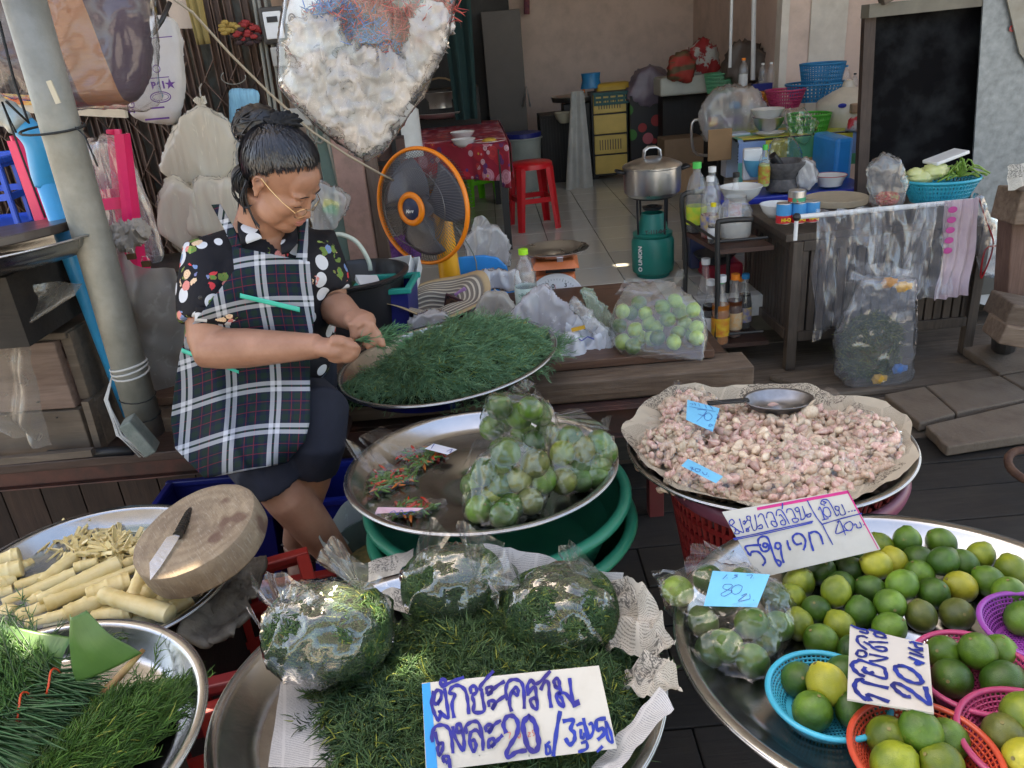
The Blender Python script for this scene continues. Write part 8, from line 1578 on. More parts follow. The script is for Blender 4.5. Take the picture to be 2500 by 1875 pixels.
crate('dark green crate on top of the yellow drawers',(PY(1500,254,7.6).x,7.6,PY(1500,254,7.5).z),(.40,.3,.10),pm('dark_teal_crate',(.01,.08,.075),.5),0,None,6,2);bx('yellow_basket','yellow oblong basket on the green crate','basket',1500,233,7.6,(.32,.22,.11),flat('ochre_plastic',(.50,.30,.02),.4),bev=.03)
bowl_('blue_basket','upturned blue basket on the round tray','basket',1442,178,7.7,.10,.13,M_blb,.9).scale=(1,1,-1);bpy.data.objects['blue_basket'].location.z+=.0
blob('pile of greyish purple plastic bags beside the yellow basket',[(1540,235),(1560,180),(1590,165),(1625,190),(1630,245),(1580,255)],7.5,.08,pm('dull_purple_bags',(.16,.12,.16),.4,col2=(.22,.19,.22),ns=6),70,vx=.03,am=.02,r_=.03,fs=7)
mt,nt,bb=newmat('rose_print_black');v=coord(nt,'Object');n=S(nt,'ShaderNodeTexVoronoi');nt.links.new(v,n.inputs[0]);n.inputs['Scale'].default_value=7.5;s_=S(nt,'ShaderNodeSeparateColor');nt.links.new(n.outputs[1],s_.inputs[0]);c=ramp(nt,s_.outputs[0],[(0,(.30,.02,.02)),(.35,(.03,.16,.02)),(.6,(.45,.10,.12)),(.8,(.01,.01,.01))],'CONSTANT');c=mixc(nt,mth(nt,'LESS_THAN',n.outputs[0],.38),(.012,.010,.010),c);nt.links.new(c,bb.inputs['Base Color'])
on_floor(bf('draped_cabinet','cabinet draped in black cloth printed with red roses','cabinet',1590,.40,.4,.74,mt,y=7.4));on_floor(bf('dark_counter','dark counter along the right wall of the shop','counter',1690,.5,.5,.72,M_dkw,y=7.2));bx('cardboard_box','brown taped cardboard box under the dark counter','box',1670,402,6.9,(.34,.3,.22),pm('brown_cardboard',(.24,.16,.10),.8));
t=bx('wicker_basket','woven wicker basket behind the pot','basket',1670,470,5.3,(.22,.2,.16),pm('wicker_weave',(.32,.19,.10),.7,bs=90,bst=1));bx('white_tub','translucent white tub on the dark counter','tub',1672,232,7.0,(.42,.3,.15),pm('dull_white_tub',(.42,.42,.36),.5),bev=.02)
blob('striped red and brown bag standing in the white tub',[(1640,185),(1645,145),(1670,132),(1690,160),(1680,192)],7.0,.05,pm('striped_bag',(.35,.03,.02),.7,col2=(.10,.07,.03),ns=4,stretch=(1,1,5),lo=.45,hi=.55),71,cat='bag',vx=.02,r_=.03,am=.01);blob('basket of red and white cloths beside the striped bag',[(1695,175),(1690,125),(1715,105),(1742,125),(1745,178)],7.2,.05,pm('red_white_cloths',(.30,.02,.02),.8,col2=(.42,.40,.36),ns=9,lo=.48,hi=.52),72,cat='cloth',vx=.02,r_=.03,am=.015)
def pbasket(label,px,py,y,r0,h,mat,rb=.78,sy=1.0,n=44):
 p=PY(px,py,y);t=thing('plastic_basket',label,'basket',tuple(p));q=MB()
 for i in range(n):a_=2*math.pi*i/n;q.bar((r0*rb*math.cos(a_),r0*rb*sy*math.sin(a_),0),(r0*math.cos(a_),r0*sy*math.sin(a_),h),r0*.055,.003)
 for f_ in(.0,.2,.4,.6,.8):r_=r0*(rb+(1-rb)*f_);q.lathe([(r_,h*f_),(r_+.003,h*f_),(r_+.003,h*f_+h*.07),(r_,h*f_+h*.07)],40,close=True,sy=sy)
 o=q.build('side_lattice',mat,t);o['kind']='stuff';MB().disc((0,0,.004),r0*rb,32,sy=sy).build('base',mat,t);MB().lathe([(r0+.006*math.cos(a_),h+.008*math.sin(a_))for a_ in[i*math.pi/3 for i in range(6)]],40,close=True,sy=sy).build('rim',mat,t,smooth=True);return t
pbasket('pale green basket on the dark counter with a black cord',1758,226,6.9,.13,.15,flat('mint_plastic',(.10,.38,.20),.4));pbasket('orange basket of bottles behind the colourful table',1850,252,5.9,.17,.08,flat('orange_basket_plastic',(.60,.20,.02),.4));
for i,(px,top)in enumerate(((1782,165),(1838,195))):o=MB().tube([PY(px,top,6.5),PY(px+6-i*2,-60,6.5)],.012+.006*i,8).build('white_pole',M_white,None,loc=PY(px,top,6.5));tag(o,('thin','thicker')[i]+' white upright pole before the right wall','pole')
blob('dark crumpled bag piled against the right wall',[(1775,175),(1790,120),(1830,110),(1870,150),(1880,185),(1800,190)],6.8,.06,pm('murky_bag',(.12,.09,.075),.5),73,vx=.03,r_=.03,am=.02)
pet=lambda lb_,px,py,y,s_=1.0,cap_=M_white,col=None,lab_=None:bottle(lb_,tuple(PY(px,py,y)),PET,G_clear,(.12,col)if col else None,lab_,(cap_,.0145,.016),s_)
pet('small clear bottle with white cap in the orange basket',1860,220,5.9,.8);pet('white detergent bottle with orange cap in the orange basket',1813,225,5.9,1.0,M_or,M_enam);pet('clear bottle at the back of the orange basket',1880,218,5.9,.8);bx('blue_box','dark blue packet in the orange basket','packet',1862,222,5.85,(.14,.06,.05),M_dblu)
blob('big clear bag full of empty bottles and packets',[(1730,330),(1722,280),(1745,235),(1790,222),(1840,230),(1862,270),(1850,310),(1790,320)],5.4,.10,film('empties_bag',.3,wr=14,gl=.4),74,vx=.018,r_=.03,am=.012,fs=10);bx('yellow_packet','yellow printed packet inside the bag of empties','packet',1742,310,5.35,(.06,.02,.06),pm('yellow_red_print',(.70,.42,.03),.5,col2=(.4,.04,.05),ns=30,lo=.5,hi=.55));bx('blue_label_bottle','blue wrapped bottle inside the bag of empties','bottle',1797,268,5.4,(.07,.07,.05),M_blb,bev=.02);bx('purple_packet','purple packet inside the bag of empties','packet',1790,305,5.35,(.12,.04,.05),flat('dull_purple',(.12,.07,.22)))
o=MB().tube(catmull([PY(1735,380,5.6),PY(1695,370,5.6),PY(1690,300,5.6),PY(1720,292,5.6)],4),.010,8).build('metal_chair',M_alu,None,smooth=True,loc=PY(1700,330,5.6));tag(o,'chromed chair frame left of the bag of empties','chair frame')
bx('kraft_card','brown kraft card with a bone shaped cut out','card',1757,392,5.0,(.15,.01,.19),pm('kraft',(.34,.20,.10),.8),0);t=bx('white_carton','white carton with black lettering behind the kraft card','box',1800,432,5.1,(.15,.12,.27),pm('blue_white_carton',(.48,.55,.66),.5));
for i,s_ in enumerate(('OTTO','GO')):text_mesh(s_,.032,M_black,t,Matrix.Translation((.02,-.062,.23-.04*i))@Matrix.Rotation(R(90),4,'X'),bold=.001)
for i in range(4):MB().box((.03,-.0615,.15-.02*i),(.07,.001,.004)).build('print_line',M_black,t)
# colourful table and its load
yT=4.9;zT=PY(1950,330,yT).z;xa,xb=PY(1815,330,yT).x,PY(2130,330,yT).x
mt,nt,bb=newmat('patchwork_oilcloth');v=coord(nt,'Object',(7.5,7.5,7.5));sp=S(nt,'ShaderNodeVectorMath',operation='FLOOR');nt.links.new(v,sp.inputs[0]);wn_=S(nt,'ShaderNodeTexWhiteNoise');nt.links.new(sp.outputs[0],wn_.inputs[0]);c=ramp(nt,wn_.outputs[0],[(0,(.42,.48,.04)),(.25,(.10,.38,.20)),(.45,(.55,.50,.06)),(.62,(.22,.34,.60)),(.8,(.62,.36,.16)),(.9,(.10,.42,.36))],'CONSTANT');nt.links.new(c,bb.inputs['Base Color']);bb.inputs['Roughness'].default_value=.35
t=thing('side_table','table piled with kitchenware under a patchwork coloured oilcloth','table',((xa+xb)/2,yT+.3,ZF));MB().box((0,0,zT-ZF-.012),(xb-xa,.62,.02)).build('top',M_dkw,t)
for sx in(-1,1):
 for sy in(-.26,.26):MB().box((sx*(xb-xa)/2*.94,sy,(zT-ZF)/2-.012),(.04,.04,zT-ZF-.024)).build('leg',M_dkw,t)
def f(u,v):
 x=xa-.03+(xb-xa+.06)*u
 return(x,yT+.6*(1-v/.6),zT+.003)if v<.6 else(x,yT-.012-.012*abs(math.sin(u*16)),zT+.003-.20*(v-.6)/.4-(.06 if u<.25 else 0)*(v-.6)/.4)
o=MB().grid(f,50,20).build('oilcloth',mt,None,loc=(xa,yT,zT),solid=.002);tag(o,'yellow green and blue patchwork oilcloth on the side table','tablecloth')
bowl_('bowl','white bowl on top of the stack at the left of the side table','bowl',1873,286,yT+.2,.105,.05,M_enam,.7);bowl_('bowl','steel bowl below the white one on the side table','bowl',1875,322,yT+.2,.10,.09,M_alu,.5);bowl_('plate','white plate at the front edge of the side table','plate',1880,331,yT+.08,.085,.02,M_enam,.6);bowl_('plate','stack of white plates under the rice warmer','plate',2052,342,yT+.12,.12,.03,M_enam,.55)
pbasket('bright green perforated basket on the side table',1970,348,yT+.15,.13,.17,M_gnb,.72);blob('clear bag slung over the bright green basket',[(1925,275),(1960,270),(1990,300),(1965,345),(1935,330)],yT-.02,.02,F_clear2,75,vx=.012,r_=.015,fs=14);blob('clear bag hanging at the front of the side table',[(1880,400),(1890,350),(1930,340),(1950,380),(1935,410)],yT-.15,.03,F_clear2,76,vx=.012,r_=.015,fs=14)
t=thing('rice_warmer','cream domed rice warmer with a tap on the side table','rice warmer',tuple(PY(2062,318,yT+.3)));MB().lathe([(.001,.0),(.17,0),(.185,.02),(.185,.17),(.175,.19),(.10,.235),(.04,.265),(.03,.30),(.001,.31)],48).build('body',pm('cream_enamel',(.62,.58,.50),.35,grime=.3),t,auto=40);MB().box((-.03,-.19,.15),(.06,.04,.06)).build('tap',pm('brown_tap',(.30,.20,.13),.4),t,bevel=.01);MB().ball((-.10,-.165,.17),(.028,.008,.014),14,8).build('badge',M_blu,t)
pbasket('wide blue basket behind the rice warmer',1990,245,5.6,.20,.11,M_blb,.8);pbasket('deep blue basket standing inside the wide blue one',2005,205,5.6,.145,.13,M_blb,.85);pbasket('dark pink basket left of the blue ones',1915,262,5.5,.13,.11,flat('dark_pink_plastic',(.45,.04,.12),.4),.7);blob('red and clear bag in front of the rice warmer',[(2070,315),(2085,290),(2105,290),(2110,318)],yT-.02,.02,pm('red_clear_bag',(.55,.03,.05),.4,col2=(.5,.5,.5),ns=14,lo=.45,hi=.55),77,vx=.01)
for i,(px,py,c)in enumerate(((2062,225,M_blb),(2083,235,M_black),(2110,240,lime_cap))):pet('clear bottle behind the rice warmer with %s cap'%('blue','black','green')[i],px,py,5.5,.75-.1*i,c)
# blue low table
yB=4.25;p=PY(1900,470,yB);t=thing('blue_table','low blue table with the stone mortar on it','table',(p.x+.03,yB+.15,p.z));MB().box((.05,0,-.02),(.85,.45,.04)).build('top',M_blu,t,bevel=.01);[MB().box((x,y,(ZF-p.z)/2-.02),(.05,.05,p.z-ZF-.04)).build('leg',M_blu,t)for x in(-.3,.4)for y in(-.17,.17)]
M_stone=pm('grey_stone',(.075,.07,.072),.85,col2=(.15,.14,.14),ns=30,bs=80,bst=.6)
t=thing('stone_mortar','grey stone mortar with a pestle on the blue table','mortar',tuple(PY(1910,462,yB)));MB().lathe([(.001,0),(.085,0),(.088,.02),(.07,.06),(.095,.10),(.118,.135),(.12,.152),(.10,.15),(.06,.06),(.001,.05)],40).build('bowl',M_stone,t,auto=50);MB().tube([(.0,0,.10),(-.075,-.02,.185)],[.022,.026],12).build('pestle',M_black,t)
bottle('small sauce bottle with a green cap left of the mortar',tuple(PY(1864,455,yB-.05)),PET,G_clear,(.13,flat('pale_sauce',(.45,.55,.15))),(.02,.12,pm('green_yellow_label',(.35,.50,.05),.5,col2=(.55,.06,.04),ns=40)),(flat('green_cap',(.05,.55,.10)),.015,.03),.9)
bx('white_packet','white folded packet leaning left of the mortar','packet',1838,440,yB+.1,(.10,.05,.17),M_white,-10,bev=.01);bowl_('bowl','light blue bowl half behind the green capped bottle','bowl',1845,430,yB+.08,.07,.09,flat('light_blue_plastic',(.10,.42,.62)));t=bowl_('bowl','white enamel bowl with a red rim on the blue table','bowl',2026,452,yB,.085,.055,M_enam,.7);t.children[-1].data.materials[0]=flat('red_rim',(.45,.05,.06))
blob('small white plastic bag right of the mortar',[(1950,455),(1950,420),(1965,390),(1985,400),(1990,440),(1975,458)],yB-.05,.03,F_milky,78,vx=.01);on_floor(bf('blue_chair','blue plastic chair back at the right of the blue table','chair',2095,.10,.35,.62,flat('sky_blue_plastic',(.01,.27,.72)),y=4.5,bev=.02));bowl_('bowl','cream bowl with a flower mark near the ketchup bottle','bowl',1808,492,3.9,.105,.075,M_enam,.4)
# pot on gas stove
gp=PZ(1603,683,ZF);gx,gy=gp.x,gp.y+.10;t=thing('gas_cylinder','teal gas cylinder with burner on top, standing on the tiles','gas cylinder',(gx,gy,ZF));M_teal=pm('teal_paint',(.0,.20,.16),.4,grime=.25)
MB().lathe([(.001,.0),(.09,0),(.095,.02),(.112,.03),(.116,.06),(.116,.20),(.10,.235),(.001,.24)],48).build('tank',M_teal,t,auto=50);MB().lathe([(.105,.225),(.107,.245),(.085,.25),(.06,.35),(.055,.35)],40).build('collar',M_teal,t,auto=40,solid=.003);text_mesh('T-111-049',.028,M_black,t,Matrix.Translation((0,-.098,.265))@Matrix.Rotation(R(78),4,'X'),bold=.001);text_mesh('O UNION',.032,M_white,t,Matrix.Translation((-.085,-.085,.12))@Matrix.Rotation(R(-45),4,'Z')@Matrix.Rotation(R(90),4,'X')@Matrix.Rotation(R(90),4,'Z'),bold=.0015)
MB().lathe([(.001,.37),(.05,.37),(.055,.385),(.03,.39)],24).build('burner',M_black,t,auto=40)
for a_ in range(4):c_,s_=math.cos(a_*1.57+.5),math.sin(a_*1.57+.5);MB().tube([(.10*c_,.10*s_,.24),(.105*c_,.105*s_,.44),(.02*c_,.02*s_,.44)],.006,6).build('pan_support',M_black,t)
MB().lathe([(.098,.435),(.11,.435),(.11,.443),(.098,.443)],32,close=True).build('support_ring',M_black,t)
t=thing('cooking_pot','big aluminium pot with domed lid on the gas burner','pot',(gx,gy,ZF+.446));MB().lathe([(.001,0),(.125,0),(.148,.02),(.152,.05),(.152,.145),(.158,.15),(.158,.156)],64).build('pot',M_alu,t,auto=40);MB().lathe([(.158,.157),(.15,.165),(.10,.185),(.045,.20),(.001,.202)],64).build('lid',M_alu,t,auto=40)
for k_ in(-.02,0,.02):MB().tube([(-.045,k_,.198),(-.04,k_,.235),(-.02,k_,.25),(.02,k_,.25),(.04,k_,.235),(.045,k_,.198)],.0055,8).build('lid_handle',M_alu,t,smooth=True)
for s_ in(-1,1):MB().tube([(s_*.15,-.03,.13),(s_*.19,-.028,.14),(s_*.19,.028,.14),(s_*.15,.03,.13)],.009,8).build('side_handle',M_black,t,smooth=True)
# trolley of bottles
cx0,cx1=PY(1675,700,3.80).x,PY(1835,600,3.45).x;t=thing('trolley','black tube trolley with two wooden shelves full of sauce bottles','trolley',(1.12,3.6,0));zs1=PY(1690,565,3.8).z;M_shf=wood('trolley_shelf',(.05,.018,.012),(.09,.04,.028),'x',.5)
fx,bxx=PY(1752,700,3.42),PY(1672,700,3.82)
MB().tube(catmull([(fx.x,3.42,.04),(fx.x,3.42,.4),PY(1752,560,3.42),PY(1765,540,3.42),PY(1838,535,3.42)],4),.012,10).build('front_post',M_blk,t,smooth=True,world=True);MB().tube(catmull([(bxx.x,3.82,.1),(bxx.x,3.82,.5),PY(1664,500,3.82),PY(1675,472,3.82),PY(1720,468,3.82)],4),.012,10).build('rear_post',M_blk,t,smooth=True,world=True)
for z in(PY(1752,590,3.42).z,PY(1752,842,3.42).z+.05):MB().tube([(fx.x,3.42,z),(bxx.x,3.82,z+.02)],.007,8).build('rail',M_blk,t,world=True);MB().tube([(fx.x,3.42,z),(fx.x+.22,3.42,z)],.007,8).build('rail',M_blk,t,world=True)
MB().tube([(fx.x+.16,3.8,.1),(fx.x+.16,3.8,.6)],.011,8).build('post',M_blk,t,world=True)
zS=PY(1765,610,3.42).z;zL=PY(1755,842,3.42).z
for z in(zS,zL):MB().add([(fx.x,3.42,z),(fx.x+.25,3.42,z),(fx.x+.22,3.84,z),(bxx.x,3.84,z),(fx.x,3.42,z-.02),(fx.x+.25,3.42,z-.02),(fx.x+.22,3.84,z-.02),(bxx.x,3.84,z-.02)],[(0,1,2,3),(7,6,5,4),(0,4,5,1),(1,5,6,2),(2,6,7,3),(3,7,4,0)]).build('shelf',M_shf,t,world=True)
SAU=[(.022,0),(.027,.005),(.028,.10),(.024,.13),(.012,.17),(.0105,.205)];lq={'dark':flat('soy_sauce',(.008,.005,.004),.15),'red':flat('red_sauce',(.22,.015,.01),.2),'amber':flat('amber_sauce',(.40,.13,.02),.2),'brown':flat('brown_sauce',(.10,.03,.012),.2)}
lbm={'gy':pm('green_yellow_lab',(.30,.55,.05),.4,col2=(.70,.60,.05),ns=25),'w':pm('white_lab',(.66,.66,.66),.4,col2=(.5,.30,.25),ns=40,lo=.6,hi=.7),'rw':pm('red_white_lab',(.55,.05,.04),.4,col2=(.7,.7,.7),ns=30),'y':pm('yellow_lab',(.70,.48,.04),.4,col2=(.6,.15,.03),ns=30),'o':pm('orange_lab',(.66,.34,.12),.4,col2=(.6,.55,.4),ns=40),'b':pm('blue_yellow_lab',(.10,.14,.42),.4,col2=(.7,.5,.1),ns=30)}
cpm={'g':flat('green_cap',(.05,.55,.10)),'w':M_white,'y':flat('yellow_cap',(.75,.62,.01)),'o':flat('orange_cap',(.80,.22,.02)),'k':M_black,'bl':M_blb}
BT=[('dark soy bottle with green cap, tallest at the back of the trolley',1700,525,3.80,PET,'dark',.07,'gy','g',1.45),('clear bottle with white cap behind the red one',1737,500,3.85,PET,'red',.05,'w','w',1.3),('red sauce bottle with white cap on the top shelf',1732,548,3.66,PET,'red',.09,'b','w',1.25),('yellow capped sauce bottle at the front of the top shelf',1740,585,3.55,SAU,'dark',.10,'w','y',.85),('ketchup bottle with dark cap behind the jar',1795,500,3.9,SAU,'red',.13,'rw','k',1.15),('tall clear bottle at the left of the lower shelf',1720,800,3.75,SAU,'amber',.06,'w','w',1.5),('green capped bottle in the middle of the lower shelf',1762,720,3.8,SAU,'brown',.1,'gy','g',.9),('yellow labelled bottle at the front of the lower shelf',1757,852,3.44,SAU,'amber',.13,'y','w',1.5),('dark bottle with blue white label at the left front',1732,838,3.5,SAU,'dark',.13,'w','w',1.35),('orange capped bottle with a round orange label',1790,835,3.52,SAU,'brown',.13,'o','o',1.4),('orange capped bottle behind on the lower shelf',1806,770,3.75,SAU,'brown',.13,'y','o',1.0),('blue white labelled bottle at the right of the lower shelf',1815,810,3.62,SAU,'dark',.14,'b','bl',1.25),('small round jar bottle at the back of the lower shelf',1780,715,3.85,SAU,'amber',.08,'w','w',.8),('white capped bottle at the back right of the trolley',1815,715,3.85,SAU,'dark',.1,'w','w',.8)]
for lb_,px,py,y,pr_,lq_,zl,lm_,cp,s_ in BT:
 p=PY(px,py,y);p.z=zS if py<620 else zL;bottle(lb_,tuple(p),pr_,G_clear,(zl,lq[lq_]),(.03,.09,lbm[lm_]),(cpm[cp],.0145,.020),s_,'sauce bottles on the trolley')
t=thing('glass_jar','big round glass jar half full of white powder on the trolley','jar',(PY(1800,585,3.55).x,3.6,zS));MB().lathe([(.001,0),(.065,0),(.078,.02),(.08,.13),(.06,.165),(.05,.175),(.05,.20),(.053,.20)],40).build('glass',glass('jar_glass',fac=.5),t,smooth=True);MB().lathe([(.001,.003),(.06,.003),(.074,.02),(.075,.09),(.001,.095)],36).build('powder',pm('white_powder',(.52,.49,.44),.9),t)
bowl_('pan','black frying pan on the floor behind the trolley','pan',1745,640,4.0,.11,.05,M_black,.6);bx('red_tub','dark red lidded box under the frying pan','box',1770,685,4.0,(.2,.2,.09),flat('crimson_plastic',(.35,.01,.03)),bev=.02);bx('navy_box','navy plastic box on the floor behind the trolley','box',1720,655,4.15,(.16,.2,.20),pm('navy_plastic',(.02,.03,.08),.4),bev=.01)
# dark slatted cabinet
t=thing('slatted_cabinet','dark brown cabinet clad in narrow upright slats, sheets hung over its rail','cabinet',(1.30,3.34,0));ztop=PY(1930,572,3.33).z;Wc=PY(2372,700,3.36).x-1.30;M_cab=wood('cabinet_slat_wood',(.045,.032,.024),(.12,.09,.07),'z',.55,14,.3);Dp=.62;lx=-.10
MB().box((Wc/2-.03,Dp/2+.02,ztop-.02),(Wc+.04,Dp+.05,.035)).build('top',M_cab,t,bevel=.004);MB().box((Wc/2,Dp/2,ztop/2+.06),(Wc-.02,Dp-.03,ztop-.22)).build('inside',M_void,t)
s0=MB().box((0,0,0),(.034,.014,ztop-.20)).build('slat',M_cab,t,bevel=.002);n=int(Wc/.042);s0.location=(.04,.0,ztop/2+.06);child_copies(s0,[(.04+i*.042,random.uniform(-.002,.002),ztop/2+.06)for i in range(1,n)],t)
s1=MB().box((0,0,0),(.014,.034,ztop-.20)).build('slat',M_cab,t,bevel=.002);s1.location=(-.005,.05,ztop/2+.06);child_copies(s1,[(-.005,.05+i*.042,ztop/2+.06)for i in range(1,14)],t)
for x,y in((0,-.004),(Wc,-.004),(0,Dp)):MB().box((x,y,ztop/2-.015),(.045,.045,ztop-.04)).build('corner_post',M_cab,t,bevel=.003)
for z in(.17,ztop-.055):MB().box((Wc/2,-.016,z),(Wc-.05,.016,.045)).build('rail_board',M_cab,t,bevel=.002);MB().box((-.018,Dp/2,z),(.016,Dp-.05,.045)).build('rail_board',M_cab,t,bevel=.002)
rl_a,rl_b=PY(1945,530,3.28),PY(2375,490,3.28);o=MB().tube([rl_a,rl_b],.011,12).build('white_rail',M_white,t,world=True);MB().tube([rl_a,rl_a-Vector((0,0,.10))],.009,8).build('rail_bracket',M_white,t,world=True);MB().ball(rl_a,.018,10,8).build('rail_end',M_black,t,world=True)
F_sheet=film('drying_clear_sheet',.16,wr=16,st=.9,gl=.7,rough=.08,bd=.008,stretch=(1.6,1.6,.6),milkcol=(.8,.84,.95))
def hung(label,tl,tr,br,bl,y,seed,mat,name='plastic_sheet',cat='plastic sheet',k_=1):
 A,B2_,C,D=PY(*tl,y),PY(*tr,y),PY(*br,y-.04),PY(*bl,y-.04)
 def f(u,v):p=(A*(1-u)+B2_*u)*(1-v)+(D*(1-u)+C*u)*v;p.y+=k_*(.018*math.sin(u*19+seed+2*v)+.03*fractal((p.x*2.2,0,p.z*.8),5,3,seed)+.012*ridged((p.x*2,0,p.z*.7),12,seed));p.x+=.01*math.sin(v*9+seed)*v;return p
 o=MB().grid(f,44,36).build(name,mat,None,smooth=True,loc=A);tag(o,label,cat);return o
hung('wide clear plastic sheet hung at the left of the cabinet rail',(2000,515),(2160,505),(2145,720),(1985,835),3.25,1,F_sheet);hung('second clear plastic sheet hung in the middle of the rail',(2120,508),(2300,498),(2240,760),(2130,690),3.24,5,F_sheet)
hung('short shiny plastic sheet folded over the right of the rail',(2250,500),(2320,495),(2330,720),(2180,740),3.23,8,F_sheet);o=hung('pink and white checked towel hanging at the right end of the rail',(2310,492),(2392,482),(2365,720),(2285,735),3.255,3,pm('pink_checked_towel',(.62,.50,.54),.9,col2=(.55,.42,.48),ns=14,bs=90,bst=.4,grime=.2),'towel','towel',.5)
for i in range(5):q=MB().ball((0,0,0),(.020,.003,.014),14,8).build('pink_spot',flat('pink_dye',(.55,.08,.30),.8),o);q.location=PY(2326-3*i,512+25*i,3.215)-o.location
t=pbasket('turquoise basket of vegetables on the cabinet',2290,488,3.5,.165,.095,flat('turquoise_plastic',(.01,.38,.52),.35),.72,.8,60);rg_=random.Random(2);M_veg=pm('pale_cabbage',(.55,.60,.22),.5,col2=(.65,.66,.38),ns=20);M_stk=pm('green_stalks',(.12,.26,.03),.4,col2=(.25,.36,.07),ns=20);vp=t.location
for i,(dx,dz,r_)in enumerate(((-.09,.11,.055),(-.03,.13,.06),(-.12,.13,.035))):o=MB().ball((0,0,0),(r_,r_*.8,r_*.6),24,16,fn=lambda d:1+.08*math.sin(9*d[0]+7*d[1])+.06*math.sin(21*d[2])).build('cabbage',M_veg,None,smooth=True);o.location=vp+Vector((dx,0,dz));tag(o,('pale cabbage at the left of','largest pale cabbage in the middle of','small yellowish cabbage at the far left of')[i]+' the turquoise basket','cabbage')
t=thing('herb_stalks','bunch of thick green stalks curling in the turquoise basket','vegetable',vp+Vector((.07,-.02,.10)))
for i in range(34):a_=rg_.uniform(-.3,3.4);l=rg_.uniform(.07,.13);MB().tube(catmull([(0,0,0),(l*.5*math.cos(a_),rg_.uniform(-.04,.03),l*.7*math.sin(a_)*.7+.02),(l*math.cos(a_),rg_.uniform(-.06,.02),l*.35*math.sin(a_))],3),.0038,5).build('stalk',M_stk,t,smooth=True)
o=MB().box((0,0,0),(.16,.10,.016),rot=(0,R(-14),R(8))).build('foam_tray',M_white,None,bevel=.005);o.location=vp+Vector((.02,.02,.185));tag(o,'white foam tray lying on top of the vegetables','foam tray')
blob('clear bag of cabbage and red chillies hanging before the turquoise basket',[(2135,500),(2150,450),(2125,410),(2160,380),(2200,400),(2215,450),(2195,500)],3.36,.03,film('veg_bag',.15,wr=16,gl=.5),80,vx=.01,fs=14);o=MB().ball((0,0,0),(.05,.03,.03),24,14,fn=lambda d:1+.15*math.sin(20*d[0]+9*d[2])).build('red_vegetables',pm('red_orange_veg',(.42,.04,.02),.4,col2=(.35,.30,.10),ns=40,lo=.5,hi=.6,bs=80,bst=1),None);o.location=PY(2165,485,3.37);tag(o,'red chillies inside the bag before the turquoise basket','chillies')
for i,(px,py,s_)in enumerate(((1912,545,1),(1948,543,1),(1980,540,1),(1945,492,1.15))):
 t=thing('food_can',('left can of the shrink wrapped row','middle can of the shrink wrapped row','right can of the shrink wrapped row','single red and green can on top of the row')[i],'can',tuple(PY(px,py,3.40)),0,'cans on the cabinet');h_=.09 if i<3 else .05;MB().cyl((0,0,0),.032*s_,h_,28).build('can',M_alu,t,bevel=.002)
 MB().lathe([(.0325*s_,.004),(.0325*s_,h_*(.42 if i<3 else .9))],28).build('label',flat('red_can_label',(.60,.02,.03))if i<3 else pm('red_green_label',(.6,.03,.03),.4,col2=(.03,.30,.15),ns=16,lo=.48,hi=.52),t);MB().lathe([(.0326*s_,h_*.42),(.0326*s_,h_*.96)],28).build('label',flat('blue_can_label',(.04,.30,.62))if i<3 else M_alu,t)
 if i<3:text_mesh('HI-Q',.020,flat('yellow_print',(.75,.55,.02)),t,Matrix.Translation((0,-.0335,.020))@Matrix.Rotation(R(90),4,'X'),bold=.001)
bowl_('bowl','white bowl with small blue flowers behind the cans','bowl',1895,530,3.5,.075,.06,M_enam,.45);t=thing('chopping_board','round pale chopping board on the cabinet','board',tuple(PY(2040,495,3.65)));MB().cyl((0,0,0),.14,.03,48).build('board',pm('pale_board',(.42,.35,.25),.7,grime=.3),t,bevel=.003)
# metal panels at the right
M_gsh=pm('galvanised_sheet',(.16,.18,.19),.5,.3,col2=(.28,.31,.325),ns=24,lo=.3,hi=.7,rv=.2,grime=.2);M_dpan=pm('near_black_panel',(.004,.004,.005),.85,0,spec=.08,col2=(.03,.034,.037),ns=4,lo=.45,hi=.8)  # screen panel is near black with random grey mottling
def quad(name,label,cat,pts4,y,mat,th=.01,kind=None):
 V=[PY(px,py,y)for px,py in pts4]+[PY(px,py,y)+Vector((0,th,0))for px,py in pts4];t=thing(name,label,cat,V[0]);MB().add(V,[(0,1,2,3),(7,6,5,4),(0,4,5,1),(1,5,6,2),(2,6,7,3),(3,7,4,0)]).build('sheet',mat,t,world=True);return t
t=quad('doorway_screen','dark metal screen in a brown frame behind the cabinet','panel',[(2128,30),(2412,8),(2368,500),(2105,520)],4.15,M_dpan);M_fr=wood('brown_frame',(.04,.022,.016),(.08,.05,.04),'z',.6)
MB().bar(PY(2122,20,4.13),PY(2098,540,4.13),.055,.04).build('frame',M_fr,t,world=True);MB().bar(PY(2112,28,4.10),PY(2430,-5,4.10),.09,.06).build('frame',pm('grey_lintel',(.16,.15,.12),.7,grime=.4),t,world=True);MB().bar(PY(2150,0,4.05),PY(2260,-60,4.05),.06,.05).build('frame',M_wbox2,t,world=True)
t=quad('metal_sheet','grey galvanised metal sheet wall at the right','metal sheet',[(2405,-60),(2700,-60),(2700,760),(2365,560)],4.05,M_gsh);text_mesh('สั้ม',.09,flat('dark_red_print',(.30,.03,.03)),t,Matrix.Translation(PY(2490,60,4.04)-t.location)@Matrix.Rotation(R(90),4,'X'),bold=.001)
